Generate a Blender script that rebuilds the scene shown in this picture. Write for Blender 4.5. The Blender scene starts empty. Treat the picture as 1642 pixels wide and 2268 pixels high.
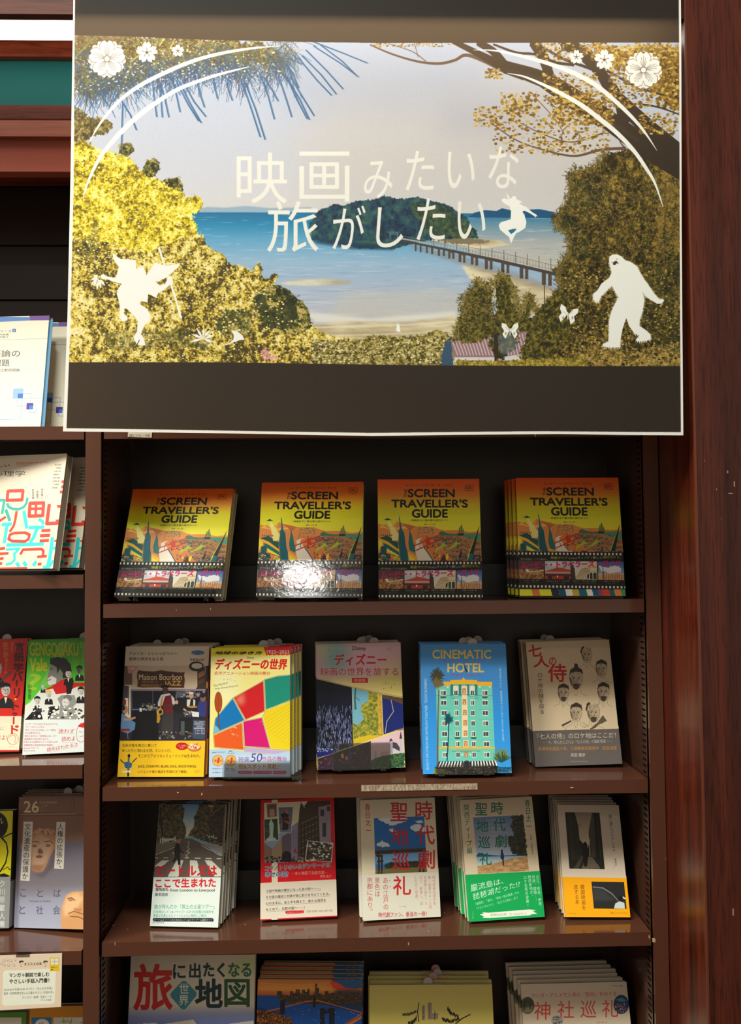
import bpy, bmesh, math, random
import numpy as np
from mathutils import Matrix, Vector
COL = bpy.context.scene.collection
SC = bpy.context.scene
EYE = 1.45                                         # lens height above the floor
# ---------------------------------------------------------------- camera
CAM = (0.4074, -1.5088, EYE); YAW, PIT, ROL = 0.0266, 0.0419, -0.0084; FPX = 2000.0
_f = np.array([math.sin(YAW)*math.cos(PIT), math.cos(YAW)*math.cos(PIT), math.sin(PIT)])
_r = np.array([math.cos(YAW), -math.sin(YAW), 0.]); _u = np.cross(_r, _f)
_r, _u = math.cos(ROL)*_r+math.sin(ROL)*_u, -math.sin(ROL)*_r+math.cos(ROL)*_u
cd = bpy.data.cameras.new('camera'); cam = bpy.data.objects.new('camera', cd); COL.objects.link(cam)
cd.sensor_fit = 'HORIZONTAL'; cd.sensor_width = 36; cd.lens = 36*FPX/1642; cd.clip_start = .02
cam.matrix_world = Matrix([[_r[i], _u[i], -_f[i], CAM[i]] for i in range(3)]+[[0, 0, 0, 1]])
SC.camera = cam
def to_px(P):
    d = np.asarray(P, float)-np.array(CAM); z = d@_f
    return np.stack([821+FPX*(d@_r)/z, 1134-FPX*(d@_u)/z], -1)
def at(px, py, Y):
    """the point of depth Y that the photograph shows at a pixel"""
    d = _f*FPX+_r*(px-821)-_u*(py-1134); t = (Y-CAM[1])/d[1]
    return np.array(CAM)+t*d
# ---------------------------------------------------------------- view, world, lights
SC.view_settings.view_transform = 'Standard'; SC.view_settings.look = 'None'; SC.view_settings.gamma = 1
SC.view_settings.use_curve_mapping = False; SC.view_settings.exposure = 0.1
SC.cycles.max_bounces = 8; SC.cycles.transparent_max_bounces = 12
w = bpy.data.worlds.new('shop'); SC.world = w; w.use_nodes = True
w.node_tree.nodes['Background'].inputs[0].default_value = (1.0, .88, .72, 1); w.node_tree.nodes['Background'].inputs[1].default_value = .385
def area(name, loc, aim, sx, sy, power, col, spread=math.pi):
    l = bpy.data.lights.new(name, 'AREA'); l.shape = 'RECTANGLE'; l.size, l.size_y = sx, sy; l.energy = power; l.color = col; l.spread = spread
    o = bpy.data.objects.new(name, l); COL.objects.link(o); o.location = loc
    o.rotation_euler = (Vector(aim)-Vector(loc)).to_track_quat('-Z', 'Y').to_euler(); return o
area('ceiling_tube', (-.35, -1.50, 4.22), (-.1, -1.2, 0), 1.6, .16, 128, (.95, 1, .90))
area('ceiling_panel', (-3.0, -2.0, 4.22), (0, 0, 1.7), .9, .4, 170, (1, .95, .84))
area('ceiling_spot', (-.88, -5.05, 4.2), (.33, 0, 1.4), .26, .14, 7, (1, .97, .92))
# ---------------------------------------------------------------- flat print painter (covers, poster, cards)
RS = np.random.RandomState
_tc = {}
def glyphs(s):
    """triangles of a line of lettering, ink box scaled to 0..1 (y up)"""
    if s not in _tc:
        c = bpy.data.curves.new('lettering', 'FONT'); c.body = s; c.resolution_u = 5
        o = bpy.data.objects.new('lettering', c); COL.objects.link(o)
        dg = bpy.context.evaluated_depsgraph_get(); e = o.evaluated_get(dg); m = e.to_mesh()
        v = np.empty(len(m.vertices)*3, np.float32); m.vertices.foreach_get('co', v); v = v.reshape(-1, 3)[:, :2]
        m.calc_loop_triangles()
        t = np.empty(len(m.loop_triangles)*3, np.int32); m.loop_triangles.foreach_get('vertices', t)
        tr = v[t].reshape(-1, 3, 2).astype(np.float64)
        e.to_mesh_clear(); bpy.data.objects.remove(o); bpy.data.curves.remove(c)
        if len(tr) == 0: tr = np.zeros((1, 3, 2))
        a = (tr[:, 1, 0]-tr[:, 0, 0])*(tr[:, 2, 1]-tr[:, 0, 1])-(tr[:, 2, 0]-tr[:, 0, 0])*(tr[:, 1, 1]-tr[:, 0, 1])
        tr[a < 0] = tr[a < 0][:, ::-1]
        lo, hi = tr.reshape(-1, 2).min(0), tr.reshape(-1, 2).max(0)
        _tc[s] = (tr, lo, hi)
    return _tc[s]
def raster(polys, W, H, sub=4):
    """signed-area coverage of closed polygons -> mask, x0, y0"""
    a = np.concatenate(polys); b = np.concatenate([np.roll(p, -1, 0) for p in polys])
    lo = np.floor(np.maximum(a.min(0), 0)).astype(int); hi = np.ceil(np.minimum(a.max(0), (W, H))).astype(int)
    w, h = hi[0]-lo[0]+2, hi[1]-lo[1]
    if w <= 2 or h <= 0 or hi[0] <= 0 or hi[1] <= 0: return None
    a = a-lo; b = b-lo
    s = np.sign(b[:, 1]-a[:, 1]); up = s > 0
    y0 = np.where(up, a[:, 1], b[:, 1]); y1 = np.where(up, b[:, 1], a[:, 1])
    k0 = np.clip(np.ceil(y0*sub-.5), 0, h*sub).astype(int); k1 = np.clip(np.ceil(y1*sub-.5), 0, h*sub).astype(int)
    n = np.maximum(k1-k0, 0); n[s == 0] = 0
    if n.sum() == 0: return None
    idx = np.repeat(np.arange(len(n)), n); k = np.arange(n.sum())-np.repeat(np.cumsum(n)-n, n)+k0[idx]
    y = (k+.5)/sub
    x = a[idx, 0]+(b[idx, 0]-a[idx, 0])*(y-a[idx, 1])/(b[idx, 1]-a[idx, 1])
    x = np.clip(x, 0, w-1.001); xi = x.astype(int); fr = x-xi; wt = s[idx]/sub; row = k//sub
    acc = np.bincount(row*w+xi, wt*(1-fr), h*w)+np.bincount(row*w+np.minimum(xi+1, w-1), wt*fr, h*w)
    m = np.abs(np.cumsum(acc.reshape(h, w), 1))
    return np.minimum(m, 1)[:, :w-2], lo[0], lo[1]
def blur(m, r):
    r = int(round(r))
    if r < 1: return m
    for ax in (0, 1, 0, 1):
        p = [(0, 0)]*m.ndim; p[ax] = (r+1, r)
        c = np.cumsum(np.pad(m, p, 'edge'), ax)
        n = m.shape[ax]
        hi_ = np.take(c, np.arange(2*r+1, 2*r+1+n), ax); lo_ = np.take(c, np.arange(0, n), ax)
        m = (hi_-lo_)/(2*r+1)
    return m
def dilate(m, r):
    if r <= 0: return m
    R = int(np.ceil(r)); m = np.pad(m, R); o = m.copy()
    for dy in range(-R, R+1):
        for dx in range(-R, R+1):
            d = math.hypot(dx, dy)
            if 0 < d < r+.6:
                k = min(1, r+.6-d)
                o = np.maximum(o, k*np.roll(np.roll(m, dy, 0), dx, 1))
    return o
def fbm(W, H, cell, seed, octs=4, gain=.55, stretch=1):
    out = np.zeros((H, W)); amp = 1; tot = 0; r = RS(seed)
    for o in range(octs):
        gx, gy = int(W/(cell*stretch))+3, int(H/cell)+3
        g = r.rand(gy, gx)
        xs = np.linspace(0, W/(cell*stretch), W); ys = np.linspace(0, H/cell, H)
        xi, yi = xs.astype(int), ys.astype(int); fx, fy = xs-xi, (ys-yi)[:, None]
        fx = fx*fx*(3-2*fx); fy = fy*fy*(3-2*fy)
        A = g[yi][:, xi]; B = g[yi][:, xi+1]; C_ = g[yi+1][:, xi]; D = g[yi+1][:, xi+1]
        out += amp*((A*(1-fx)+B*fx)*(1-fy)+(C_*(1-fx)+D*fx)*fy); tot += amp; amp *= gain; cell = max(cell/2, 1)
    return out/tot
def curve(pts, n=8):
    """smooth line through the given points"""
    p = np.asarray(pts, float); p = np.vstack([2*p[0]-p[1], p, 2*p[-1]-p[-2]]); out = []
    for i in range(1, len(p)-2):
        for t in np.arange(n)/n:
            a, b, c, d = p[i-1:i+3]; out.append(.5*(2*b+(c-a)*t+(2*a-5*b+4*c-d)*t*t+(3*b-a-3*c+d)*t**3))
    return np.array(out+[p[-2]])
def homog(src, dst):
    A = []; b = []
    for (x, y), (u, v) in zip(src, dst):
        A += [[x, y, 1, 0, 0, 0, -u*x, -u*y], [0, 0, 0, x, y, 1, -v*x, -v*y]]; b += [u, v]
    return np.append(np.linalg.solve(np.array(A), np.array(b)), 1).reshape(3, 3)
class Print:
    """a flat picture painted in the coordinates of a measured quad"""
    def __init__(s, quad, W, H, base=(255, 255, 255), seed=1):
        s.W, s.H = W, H; s.a = np.ones((H, W, 3))*np.array(base)/255.; s.seed = seed
        s.Hm = homog(quad, [(0, 0), (W, 0), (W, H), (0, H)]); s.z = (0, 0, 1)
    def zoom(s, x0, y0, k): s.z = (x0, y0, k); return s
    def tf(s, pts):
        p = np.asarray(pts, float).reshape(-1, 2)/s.z[2]+np.array(s.z[:2])
        q = np.c_[p, np.ones(len(p))]@s.Hm.T
        return q[:, :2]/q[:, 2:]
    def sc(s): a = s.tf([(500, 500), (510, 500)]); return np.linalg.norm(a[1]-a[0])/10
    def put(s, m, x0, y0, col, al=1., mul=False):
        h, w = m.shape; X0, Y0 = max(x0, 0), max(y0, 0); X1, Y1 = min(x0+w, s.W), min(y0+h, s.H)
        if X1 <= X0 or Y1 <= Y0: return
        m = m[Y0-y0:Y1-y0, X0-x0:X1-x0, None]*al
        if callable(col): c = col(X0, Y0, X1, Y1)
        else: c = np.array(col)/255.
        d = s.a[Y0:Y1, X0:X1]
        s.a[Y0:Y1, X0:X1] = d*(1-m)+(d*c if mul else c)*m
    def polys(s, ps, col, al=1., soft=0, grow=0, rag=0, cell=6, mul=False):
        r = raster(ps, s.W, s.H)
        if r is None: return
        m, x0, y0 = r
        pad = int(soft*2+grow+rag)+2 if (soft or grow or rag) else 0
        if pad: m = np.pad(m, pad); x0 -= pad; y0 -= pad
        if grow: m = dilate(m, grow)[math.ceil(grow):-math.ceil(grow), math.ceil(grow):-math.ceil(grow)]
        if rag:
            s.seed += 1; m = blur(m, rag/2); n = fbm(m.shape[1], m.shape[0], cell, s.seed, 4, .7)
            m = np.clip((m+(n-.5)*1.5-.5)*6+.5, 0, 1)*(m > .02)
        if soft: m = blur(m, soft)
        s.put(m, x0, y0, col, al, mul)
    def p(s, col, pts, **k): s.polys([s.tf(pts)], col, **k)
    def r(s, col, x0, y0, x1, y1, **k): s.p(col, [(x0, y0), (x1, y0), (x1, y1), (x0, y1)], **k)
    def e(s, col, cx, cy, rx, ry=None, rot=0, n=28, **k):
        ry = ry or rx; t = np.arange(n)*2*math.pi/n; c, q = math.cos(rot), math.sin(rot)
        s.p(col, np.c_[cx+rx*np.cos(t)*c-ry*np.sin(t)*q, cy+rx*np.cos(t)*q+ry*np.sin(t)*c], **k)
    def ring(s, col, cx, cy, r, w, **k):
        t = np.linspace(0, 2*math.pi, 29); s.l(col, np.c_[cx+r*np.cos(t), cy+r*np.sin(t)], w, **k)
    def stroke_poly(s, pts, w):
        p = s.tf(pts); k = s.sc(); w = np.broadcast_to(np.asarray(w, float), (len(p),))*k/2
        out = []
        for i in range(len(p)-1):
            d = p[i+1]-p[i]; L = np.hypot(*d)
            if L < 1e-6: continue
            n = np.array([-d[1], d[0]])/L
            out.append(np.array([p[i]+n*w[i], p[i+1]+n*w[i+1], p[i+1]-n*w[i+1], p[i]-n*w[i]]))
            if i and w[i] > .7:
                t = np.arange(8)*math.pi/4; out.append(p[i]+w[i]*np.c_[np.cos(-t), np.sin(-t)])
        return out
    def l(s, col, pts, w, **k):
        ps = s.stroke_poly(pts, w)
        if ps: s.polys(ps, col, **k)
    def lines(s, col, segs, w, **k):
        ps = []
        for g in segs: ps += s.stroke_poly(g, w)
        if ps: s.polys(ps, col, **k)
    def t(s, txt, x0, y0, x1, y1, col, b=0, out=None, quad=None, slant=0, al=1, rise=0, soft=0):
        """a line of lettering whose ink fills the box (or the quad TL TR BR BL)"""
        tr, lo, hi = glyphs(txt); u = (tr-lo)/np.maximum(hi-lo, 1e-6); X, Y = u[..., 0], 1-u[..., 1]
        if quad is None: quad = [(x0+slant, y0+rise), (x1+slant, y0-rise), (x1, y1-rise), (x0, y1+rise)]
        q = np.array(quad, float)
        P = (q[0]*(1-X)[..., None]+q[1]*X[..., None])*(1-Y)[..., None]+(q[3]*(1-X)[..., None]+q[2]*X[..., None])*Y[..., None]
        s._ink(P, col, b, out, al, soft)
    def _ink(s, P, col, b, out, al=1, soft=0):
        P = s.tf(P.reshape(-1, 2)).reshape(-1, 3, 2)
        A = (P[:, 1, 0]-P[:, 0, 0])*(P[:, 2, 1]-P[:, 0, 1])-(P[:, 2, 0]-P[:, 0, 0])*(P[:, 1, 1]-P[:, 0, 1])
        P = np.where((A < 0)[:, None, None], P[:, ::-1], P)
        if out: s.polys(list(P), out[0], grow=out[1]*s.sc()+b*s.sc(), soft=out[2] if len(out) > 2 else 0, al=al)
        s.polys(list(P), col, grow=b*s.sc(), al=al, soft=soft)
    def v(s, txt, x0, y0, x1, y1, col, b=0, out=None, dx=0, al=1):
        """a column of upright lettering; dx = drift of the column's foot"""
        n = len(txt); h = (y1-y0)/n; Ps = []
        for i, ch in enumerate(txt):
            if ch in ' 　': continue
            tr, lo, hi = glyphs(ch)
            if ch in 'ー―…「」『』（）~−-–':      # turned a quarter in a column
                c = (lo+hi)/2; d = tr-c; g = np.stack([d[..., 1]*(1 if ch not in 'ー' else 1), -d[..., 0]], -1)+(.5, .38)
            elif ch in '、。':
                g = tr+(.5, .55)
            elif ch in 'ィッャュョァぁっゃゅょ': g = tr+(.08, .05)
            else:
                g = tr.copy()
                if hi[0] < .75: g[..., 0] += .5-(lo[0]+hi[0])/2
            X = g[..., 0]; Y = .88-g[..., 1]
            off = dx*(i+.5)/n
            Ps.append(np.stack([x0+off+X*(x1-x0), y0+(i+Y)*h], -1))
        if Ps: s._ink(np.concatenate(Ps), col, b, out, al)
    def grad(s, stops, pts=None, ax=1, **k):
        """fill between (position, colour) stops along one measured axis"""
        P = s.tf([((500, q[0]) if ax else (q[0], 500)) for q in stops])[:, ax]
        cs = np.array([q[1] for q in stops])/255.
        o = np.argsort(P); P = P[o]; cs = cs[o]
        def f(X0, Y0, X1, Y1):
            v = np.arange(Y0, Y1) if ax else np.arange(X0, X1)
            c = np.stack([np.interp(v, P, cs[:, i]) for i in range(3)], -1)
            return c[:, None] if ax else c[None]
        if pts is None: s.put(np.ones((s.H, s.W)), 0, 0, f, k.get('al', 1))
        else: s.p(f, pts, **k)
    def tex(s, pal, cell=8, gain=.7, con=1.6, stretch=1, octs=4, big=0):
        """colour function: palette (dark to light) indexed by cloud noise"""
        s.seed += 1; sd = s.seed; pal = np.array(pal)/255.
        def f(X0, Y0, X1, Y1):
            n = (fbm(X1-X0, Y1-Y0, cell, sd, octs, gain, stretch)-.5)*con*1.6+.5
            if big: n += (fbm(X1-X0, Y1-Y0, cell*5, sd+99, 3, .6)-.5)*big
            n = np.clip(n, 0, .9999)*(len(pal)-1)
            i = n.astype(int); fr = (n-i)[..., None]
            return pal[i]*(1-fr)+pal[i+1]*fr
        return f
    def bits(s, box, cols, n, sz, seed=0, clip=None):
        """many tiny strokes of print inside a box"""
        r = RS(seed+7); x0, y0, x1, y1 = box
        for c in cols:
            ps = []
            for _ in range(n//len(cols)):
                x, y = r.uniform(x0, x1), r.uniform(y0, y1)
                if clip is not None and not inside(x, y, clip): continue
                a = r.uniform(0, 6.3); q = sz*r.uniform(.4, 1.2); t = a+np.arange(5)*1.257
                ps.append(s.tf(np.c_[x+q*np.cos(t), y+q*np.sin(t)*r.uniform(.4, 1)]))
            if ps: s.polys(ps, c)
    def grain(s, amp=.02, seed=5):
        s.a += (RS(seed).rand(s.H, s.W, 1)-.5)*amp
    def image(s, name, gain=1.):
        im = bpy.data.images.new(name, s.W, s.H); px = np.ones((s.H, s.W, 4), np.float32)
        px[..., :3] = np.clip(s.a*gain, 0, 1)[::-1]; im.pixels.foreach_set(px.ravel()); im.update(); im.pack()
        return im
def inside(x, y, poly):
    c = False; n = len(poly)
    for i in range(n):
        (a, b), (d, e) = poly[i], poly[i-1]
        if (b > y) != (e > y) and x < (d-a)*(y-b)/(e-b)+a: c = not c
    return c
# ---------------------------------------------------------------- the poster's print
def paint_poster(quad):
    P = Print(quad, 1560, 1180, (244, 242, 236), 11)
    R_ = RS(3)
    P.p((40, 38, 35), [(166, -90), (1504, -90), (1506, 500), (1507.5, 957), (1200, 955), (820, 958), (400, 952), (149, 949), (157, 700), (162, 400)])
    area = [(165, 79), (300, 82), (420, 88), (640, 93), (840, 96), (1200, 95), (1506, 94), (1507, 811), (1300, 812), (1000, 810), (830, 808), (500, 803), (159, 803), (162, 500)]
    P.grad([(79, (184, 197, 222)), (250, (196, 203, 222)), (380, (206, 208, 220)), (465, (214, 212, 214)), (812, (214, 212, 214))], area)
    # warm grey haze of cloud to the right
    P.p((206, 200, 198), [(760, 170), (1300, 150), (1500, 480), (700, 470), (640, 330)], al=.85, soft=60)
    P.p((168, 178, 200), [(560, 110), (1000, 110), (1180, 200), (900, 260), (620, 240)], al=.55, soft=45)
    P.p((160, 165, 185), [(980, 230), (1240, 220), (1200, 300), (960, 300)], al=.4, soft=35)
    # far hills, sea
    P.p((150, 178, 200), [(430, 466), (460, 459), (500, 461), (545, 457), (600, 462), (690, 460), (690, 474), (430, 474)], soft=1)
    P.grad([(470, (20, 112, 160)), (495, (28, 132, 178)), (530, (95, 165, 205)), (580, (150, 185, 215)), (640, (172, 188, 212)), (690, (186, 190, 205)), (740, (200, 198, 196))],
           [(400, 471), (1300, 474), (1300, 760), (400, 760)])
    P.grad([(480, (58, 128, 165)), (505, (120, 155, 175)), (540, (180, 182, 182)), (600, (202, 198, 186))], [(1035, 482), (1300, 484), (1300, 620), (1035, 560)])
    for i in range(420):
        y = R_.uniform(476, 735); x = R_.uniform(420, 1240); w = R_.uniform(10, 60)*(1+(y-470)/200)
        c = (226, 228, 232) if R_.rand() < .55 else (105, 150, 190)
        P.p(c, [(x, y), (x+w/2, y-1.2), (x+w, y), (x+w/2, y+1.2)], al=.3)
    P.p((8, 84, 128), [(1037, 482), (1050, 472), (1075, 466), (1100, 468), (1112, 462), (1130, 466), (1150, 471), (1170, 465), (1195, 464), (1225, 470), (1240, 484)])
    # sand flats and the beach
    sand = P.tex([(176, 160, 128), (206, 192, 158), (232, 220, 190)], 16, .6, 1.2, 5)
    P.p(sand, [(618, 628), (660, 620), (720, 618), (775, 622), (782, 627), (750, 632), (690, 634), (640, 633)], al=.75, soft=1)
    P.p(sand, [(690, 712), (800, 712), (900, 708), (1010, 700), (1060, 640), (1010, 560), (900, 536), (980, 522), (1060, 526), (1110, 540), (1240, 600), (1240, 700), (1000, 760), (690, 760)], al=.0)
    P.p(sand, [(985, 524), (1040, 528), (1110, 534), (1130, 543), (1090, 549), (1050, 552), (1010, 545), (960, 535), (930, 528)], soft=1)
    P.p(sand, [(1020, 585), (1120, 610), (1240, 645), (1245, 700), (1180, 700), (1090, 660), (1045, 625)], soft=2)
    P.p((200, 197, 190), [(760, 650), (980, 640), (1080, 660), (1010, 712), (720, 714)], al=.6, soft=12)
    P.p((236, 232, 222), [(670, 690), (820, 706), (1010, 690), (1010, 706), (820, 716), (700, 714)], al=.7, soft=3)
    P.p(sand, [(690, 722), (760, 712), (900, 714), (1020, 700), (1030, 770), (690, 770)], soft=2)
    for y, c in ((722, (240, 232, 205)), (733, (204, 190, 150)), (741, (236, 224, 190))):
        P.l(c, [(690, y+4), (800, y+1), (900, y-2), (1020, y-10)], 3, al=.7, soft=1)
    # island
    isl = [(690, 520), (684, 500), (700, 478), (708, 466), (730, 458), (742, 452), (760, 457), (790, 447), (830, 443), (852, 434), (880, 441), (905, 440), (925, 437), (960, 446),
           (985, 452), (1005, 462), (1020, 474), (1036, 482), (1042, 500), (1056, 512), (1060, 528), (1020, 534), (960, 531), (900, 545), (870, 552), (800, 551), (740, 542), (690, 532)]
    P.p(P.tex([(6, 40, 62), (14, 62, 88), (24, 80, 92), (60, 100, 84)], 12, .7, 1.5), isl, rag=5, cell=5)
    P.p(P.tex([(26, 50, 50), (52, 74, 50), (96, 112, 66)], 8, .7, 1.5), [(900, 450), (985, 455), (1040, 500), (1058, 525), (960, 528), (930, 490)], rag=10, cell=6, al=.75)
    P.p((130, 118, 96), [(960, 531), (1040, 528), (1090, 535), (1060, 541), (1000, 540)], rag=3)
    P.p((10, 58, 84), [(692, 530), (880, 546), (870, 555), (780, 553), (700, 540)], al=.7, soft=2)
    # bridge
    def dk(x): return 531+(x-885)*.1985+(x-885)**2*.00004
    P.p((132, 118, 104), [(900, 541), (1000, 562), (1100, 590), (1240, 640), (1242, 656), (1100, 612), (1000, 580), (930, 556)], al=.35, soft=3)
    for i, (a, b, y) in enumerate([(919, 922, 557), (930, 933, 559), (944, 947, 561), (955, 959, 563), (970, 974, 567), (981, 985, 568), (993, 997, 573), (1002, 1006, 574), (1016, 1021, 581), (1026, 1030, 583),
                                   (1043, 1048, 587), (1053, 1058, 589), (1074, 1080, 597), (1085, 1090, 598), (1110, 1116, 604), (1122, 1127, 606), (1151, 1158, 618), (1163, 1169, 619), (1200, 1208, 632), (1214, 1221, 634)]):
        P.p((84, 74, 68), [(a, dk(a)), (b+1, dk(b)), (b+1, y), (a, y)])
    for x0, x1 in ((990, 1008), (1013, 1034), (1040, 1062), (1070, 1094), (1106, 1132), (1147, 1174), (1196, 1226)):
        P.p((96, 84, 78), [(x0, dk(x0)+2), (x1, dk(x1)+2), (x1-3, dk(x1)+7), (x0+3, dk(x0)+7)])
    P.p((70, 66, 66), [(880, 530), (980, 549), (1100, 574), (1228, 604), (1228, 611), (1100, 581), (980, 554), (880, 534)])
    P.p((182, 180, 176), [(880, 526), (980, 543), (1100, 567), (1228, 597), (1228, 601), (1100, 571), (980, 547), (880, 529)])
    P.lines((120, 116, 112), [[(x, dk(x)-2), (x, dk(x)-6-(x-885)*.03)] for x in range(900, 1230, 7)], .9)
    P.lines((70, 66, 66), [[(x, dk(x)-2), (x, dk(x)-14-(x-885)*.045)] for x in range(960, 1230, 26)], 1.1)
    P.l((120, 116, 112), [(890, 524), (1000, 541), (1120, 563), (1228, 589)], 1)
    for g in ([(858, 515), (886, 515)], [(861, 519), (884, 519)], [(865, 514), (864, 530)], [(880, 514), (881, 530)]): P.l((110, 130, 140), g, 1.6)
    # left and lower foliage
    ybr = P.tex([(104, 92, 30), (176, 152, 30), (222, 198, 36), (244, 224, 64), (252, 244, 150)], 9, .85, 1.7, big=1.0)
    ymd = P.tex([(64, 60, 34), (128, 108, 44), (196, 168, 64), (232, 208, 84), (248, 234, 176)], 9, .85, 1.8, big=1.6)
    dkg = P.tex([(30, 40, 30), (58, 68, 36), (104, 102, 44), (168, 150, 76), (200, 180, 110)], 8, .85, 1.6, big=1.2)
    P.p(P.tex([(52, 52, 30), (92, 84, 40), (136, 116, 54), (190, 176, 130)], 8, .9, 1.6), [(150, 236), (176, 240), (200, 262), (228, 262), (254, 274), (240, 296), (205, 302), (190, 318), (150, 318)], rag=8, cell=5)
    P.p(dkg, [(262, 318), (292, 316), (300, 335), (280, 348), (262, 340)], rag=6, cell=5)
    P.p(dkg, [(325, 356), (346, 350), (355, 372), (342, 395), (310, 392)], rag=7, cell=5)
    P.p(dkg, [(365, 398), (398, 392), (408, 420), (380, 440), (350, 430)], rag=6, cell=5)
    P.p(ybr, [(140, 318), (190, 312), (215, 330), (240, 336), (262, 342), (290, 350), (305, 372), (330, 392), (352, 400), (380, 415), (402, 420), (412, 440), (438, 432), (452, 452), (440, 470),
              (424, 478), (430, 492), (440, 512), (440, 600), (330, 640), (140, 640)], rag=9, cell=6)
    P.p(ymd, [(140, 520), (330, 560), (430, 515), (452, 522), (458, 545), (478, 556), (496, 566), (508, 588), (540, 590), (560, 600), (574, 580), (582, 596), (580, 620), (600, 616), (612, 604), (618, 612),
              (600, 640), (650, 660), (680, 690), (696, 726), (720, 742), (800, 752), (790, 770), (700, 775), (680, 830), (140, 830)], rag=9, cell=6)
    P.p(dkg, [(566, 650), (590, 634), (620, 632), (650, 650), (668, 668), (686, 692), (690, 728), (660, 740), (620, 742), (580, 720), (562, 690)], rag=8, cell=6)
    P.p(P.tex([(24, 36, 30), (44, 58, 34), (80, 84, 44)], 8, .8), [(560, 655), (585, 648), (600, 690), (640, 660), (662, 700), (640, 730), (585, 726)], rag=10, cell=8, al=.85)
    P.p(dkg, [(484, 690), (520, 684), (560, 690), (560, 740), (520, 756), (480, 735)], rag=12, cell=9, al=.85)
    P.p(dkg, [(225, 735), (290, 735), (400, 730), (470, 745), (460, 775), (380, 765), (250, 782)], rag=14, cell=8, al=.7)
    P.p(dkg, [(200, 520), (216, 470), (222, 560), (210, 580), (160, 560)], rag=12, cell=9, al=.6)
    P.p((232, 158, 168), [(576, 778), (590, 770), (600, 786), (618, 792), (612, 800), (580, 794)], rag=5, al=.8)
    P.p(P.tex([(60, 58, 30), (104, 96, 44), (160, 144, 72), (206, 190, 128)], 7, .9, 1.7), [(690, 752), (780, 756), (830, 742), (880, 746), (940, 744), (960, 732), (990, 738), (1000, 752), (1010, 830), (690, 830)], rag=8, cell=6)
    # right woods
    wd = P.tex([(26, 26, 16), (52, 48, 24), (86, 74, 32), (120, 100, 42), (164, 136, 62)], 9, .85, 1.6, big=1.0)
    wg = P.tex([(18, 26, 20), (38, 46, 28), (74, 74, 36), (128, 110, 50)], 8, .85, 1.6, big=1.2)
    P.p(wd, [(1340, 340), (1400, 330), (1530, 330), (1530, 830), (1180, 830), (1200, 700), (1240, 640), (1230, 600), (1262, 560), (1262, 520), (1230, 480), (1262, 440), (1262, 385), (1320, 372)], rag=12, cell=7)
    P.p(wg, [(1215, 480), (1240, 470), (1275, 480), (1290, 500), (1280, 525), (1245, 510), (1225, 492)], rag=8, cell=5)
    P.p(wg, [(1262, 392), (1290, 400), (1320, 390), (1340, 430), (1300, 470), (1262, 450)], rag=10, cell=6, al=.8)
    P.p(wg, [(1262, 520), (1300, 530), (1310, 570), (1280, 580), (1260, 560)], rag=8, cell=5)
    P.p(wg, [(1380, 620), (1530, 560), (1530, 790), (1420, 760), (1380, 700)], rag=16, cell=10, al=.7)
    P.p(wg, [(1220, 596), (1260, 590), (1262, 610), (1232, 616)], rag=5, cell=4)
    P.p(P.tex([(110, 90, 40), (150, 122, 56), (182, 150, 78)], 5, .8, 1.3), [(1450, 380), (1507, 380), (1507, 560), (1452, 560)], rag=14, cell=8, al=.6)
    for x, w in ((1474, 5), (1376, 3), (1336, 2.5)): P.l((92, 74, 44), [(x, 400), (x-3, 620)], w, al=.6)
    P.p(P.tex([(70, 60, 26), (130, 106, 46), (180, 150, 76), (214, 190, 120)], 7, .9, 1.6), [(1290, 760), (1400, 775), (1507, 760), (1507, 812), (1250, 812)], rag=10, cell=6, al=.8)
    def tufts(pts, cols, L=13, n=22, w=1.2, sp=6):
        for c in cols:
            sg = []
            for (x, y) in pts:
                for _ in range(n//len(cols)):
                    a = R_.uniform(0, 6.28); r0 = R_.uniform(.3, 1)*L; ox, oy = R_.uniform(-sp, sp, 2)
                    sg.append([(x+ox, y+oy), (x+ox+r0*math.cos(a), y+oy+r0*math.sin(a))])
            P.lines(c, sg, w, al=.85)
    def along(pts, d):
        o = []
        for a, b in zip(pts[:-1], pts[1:]):
            k = max(1, int(math.hypot(b[0]-a[0], b[1]-a[1])/d)); o += [(a[0]+(b[0]-a[0])*i/k, a[1]+(b[1]-a[1])*i/k) for i in range(k)]
        return o
    redge = [(1340, 345), (1318, 372), (1262, 388), (1268, 440), (1240, 478), (1228, 495), (1262, 525), (1262, 560), (1236, 600), (1242, 640), (1205, 690), (1190, 740)]
    tufts(along(redge, 8), [(40, 40, 22), (86, 78, 38), (140, 116, 54)], 14, 24)
    tufts([(R_.uniform(1255, 1500), R_.uniform(370, 800)) for _ in range(420)], [(24, 28, 16), (60, 62, 30), (104, 90, 42), (164, 134, 62), (34, 44, 28)], 12, 15)
    P.bits((162, 320, 450, 640), [(250, 240, 130), (236, 210, 60), (150, 120, 24), (255, 248, 180)], 1700, 2.6, 21, [(150, 330), (215, 330), (300, 370), (400, 425), (450, 450), (430, 500), (440, 620), (150, 640)])
    P.bits((160, 560, 690, 802), [(244, 226, 140), (220, 190, 80), (84, 72, 34), (60, 60, 36), (236, 222, 170)], 2400, 2.6, 22, [(150, 560), (450, 540), (540, 600), (600, 640), (690, 740), (690, 802), (150, 802)])
    P.bits((690, 750, 1000, 806), [(200, 184, 120), (70, 66, 34), (150, 136, 70), (226, 212, 160)], 900, 3, 23)
    P.bits((1240, 600, 1506, 808), [(150, 124, 60), (36, 34, 20), (190, 160, 84)], 900, 3, 24)
    # tiled roof and the lower right pines
    P.p((52, 84, 112), [(985, 760), (1002, 745), (1002, 812), (975, 812)], rag=4)
    roof = [(998, 752), (1210, 730), (1215, 740), (1205, 778), (1110, 792), (1004, 792)]
    P.p((150, 118, 124), roof)
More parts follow.
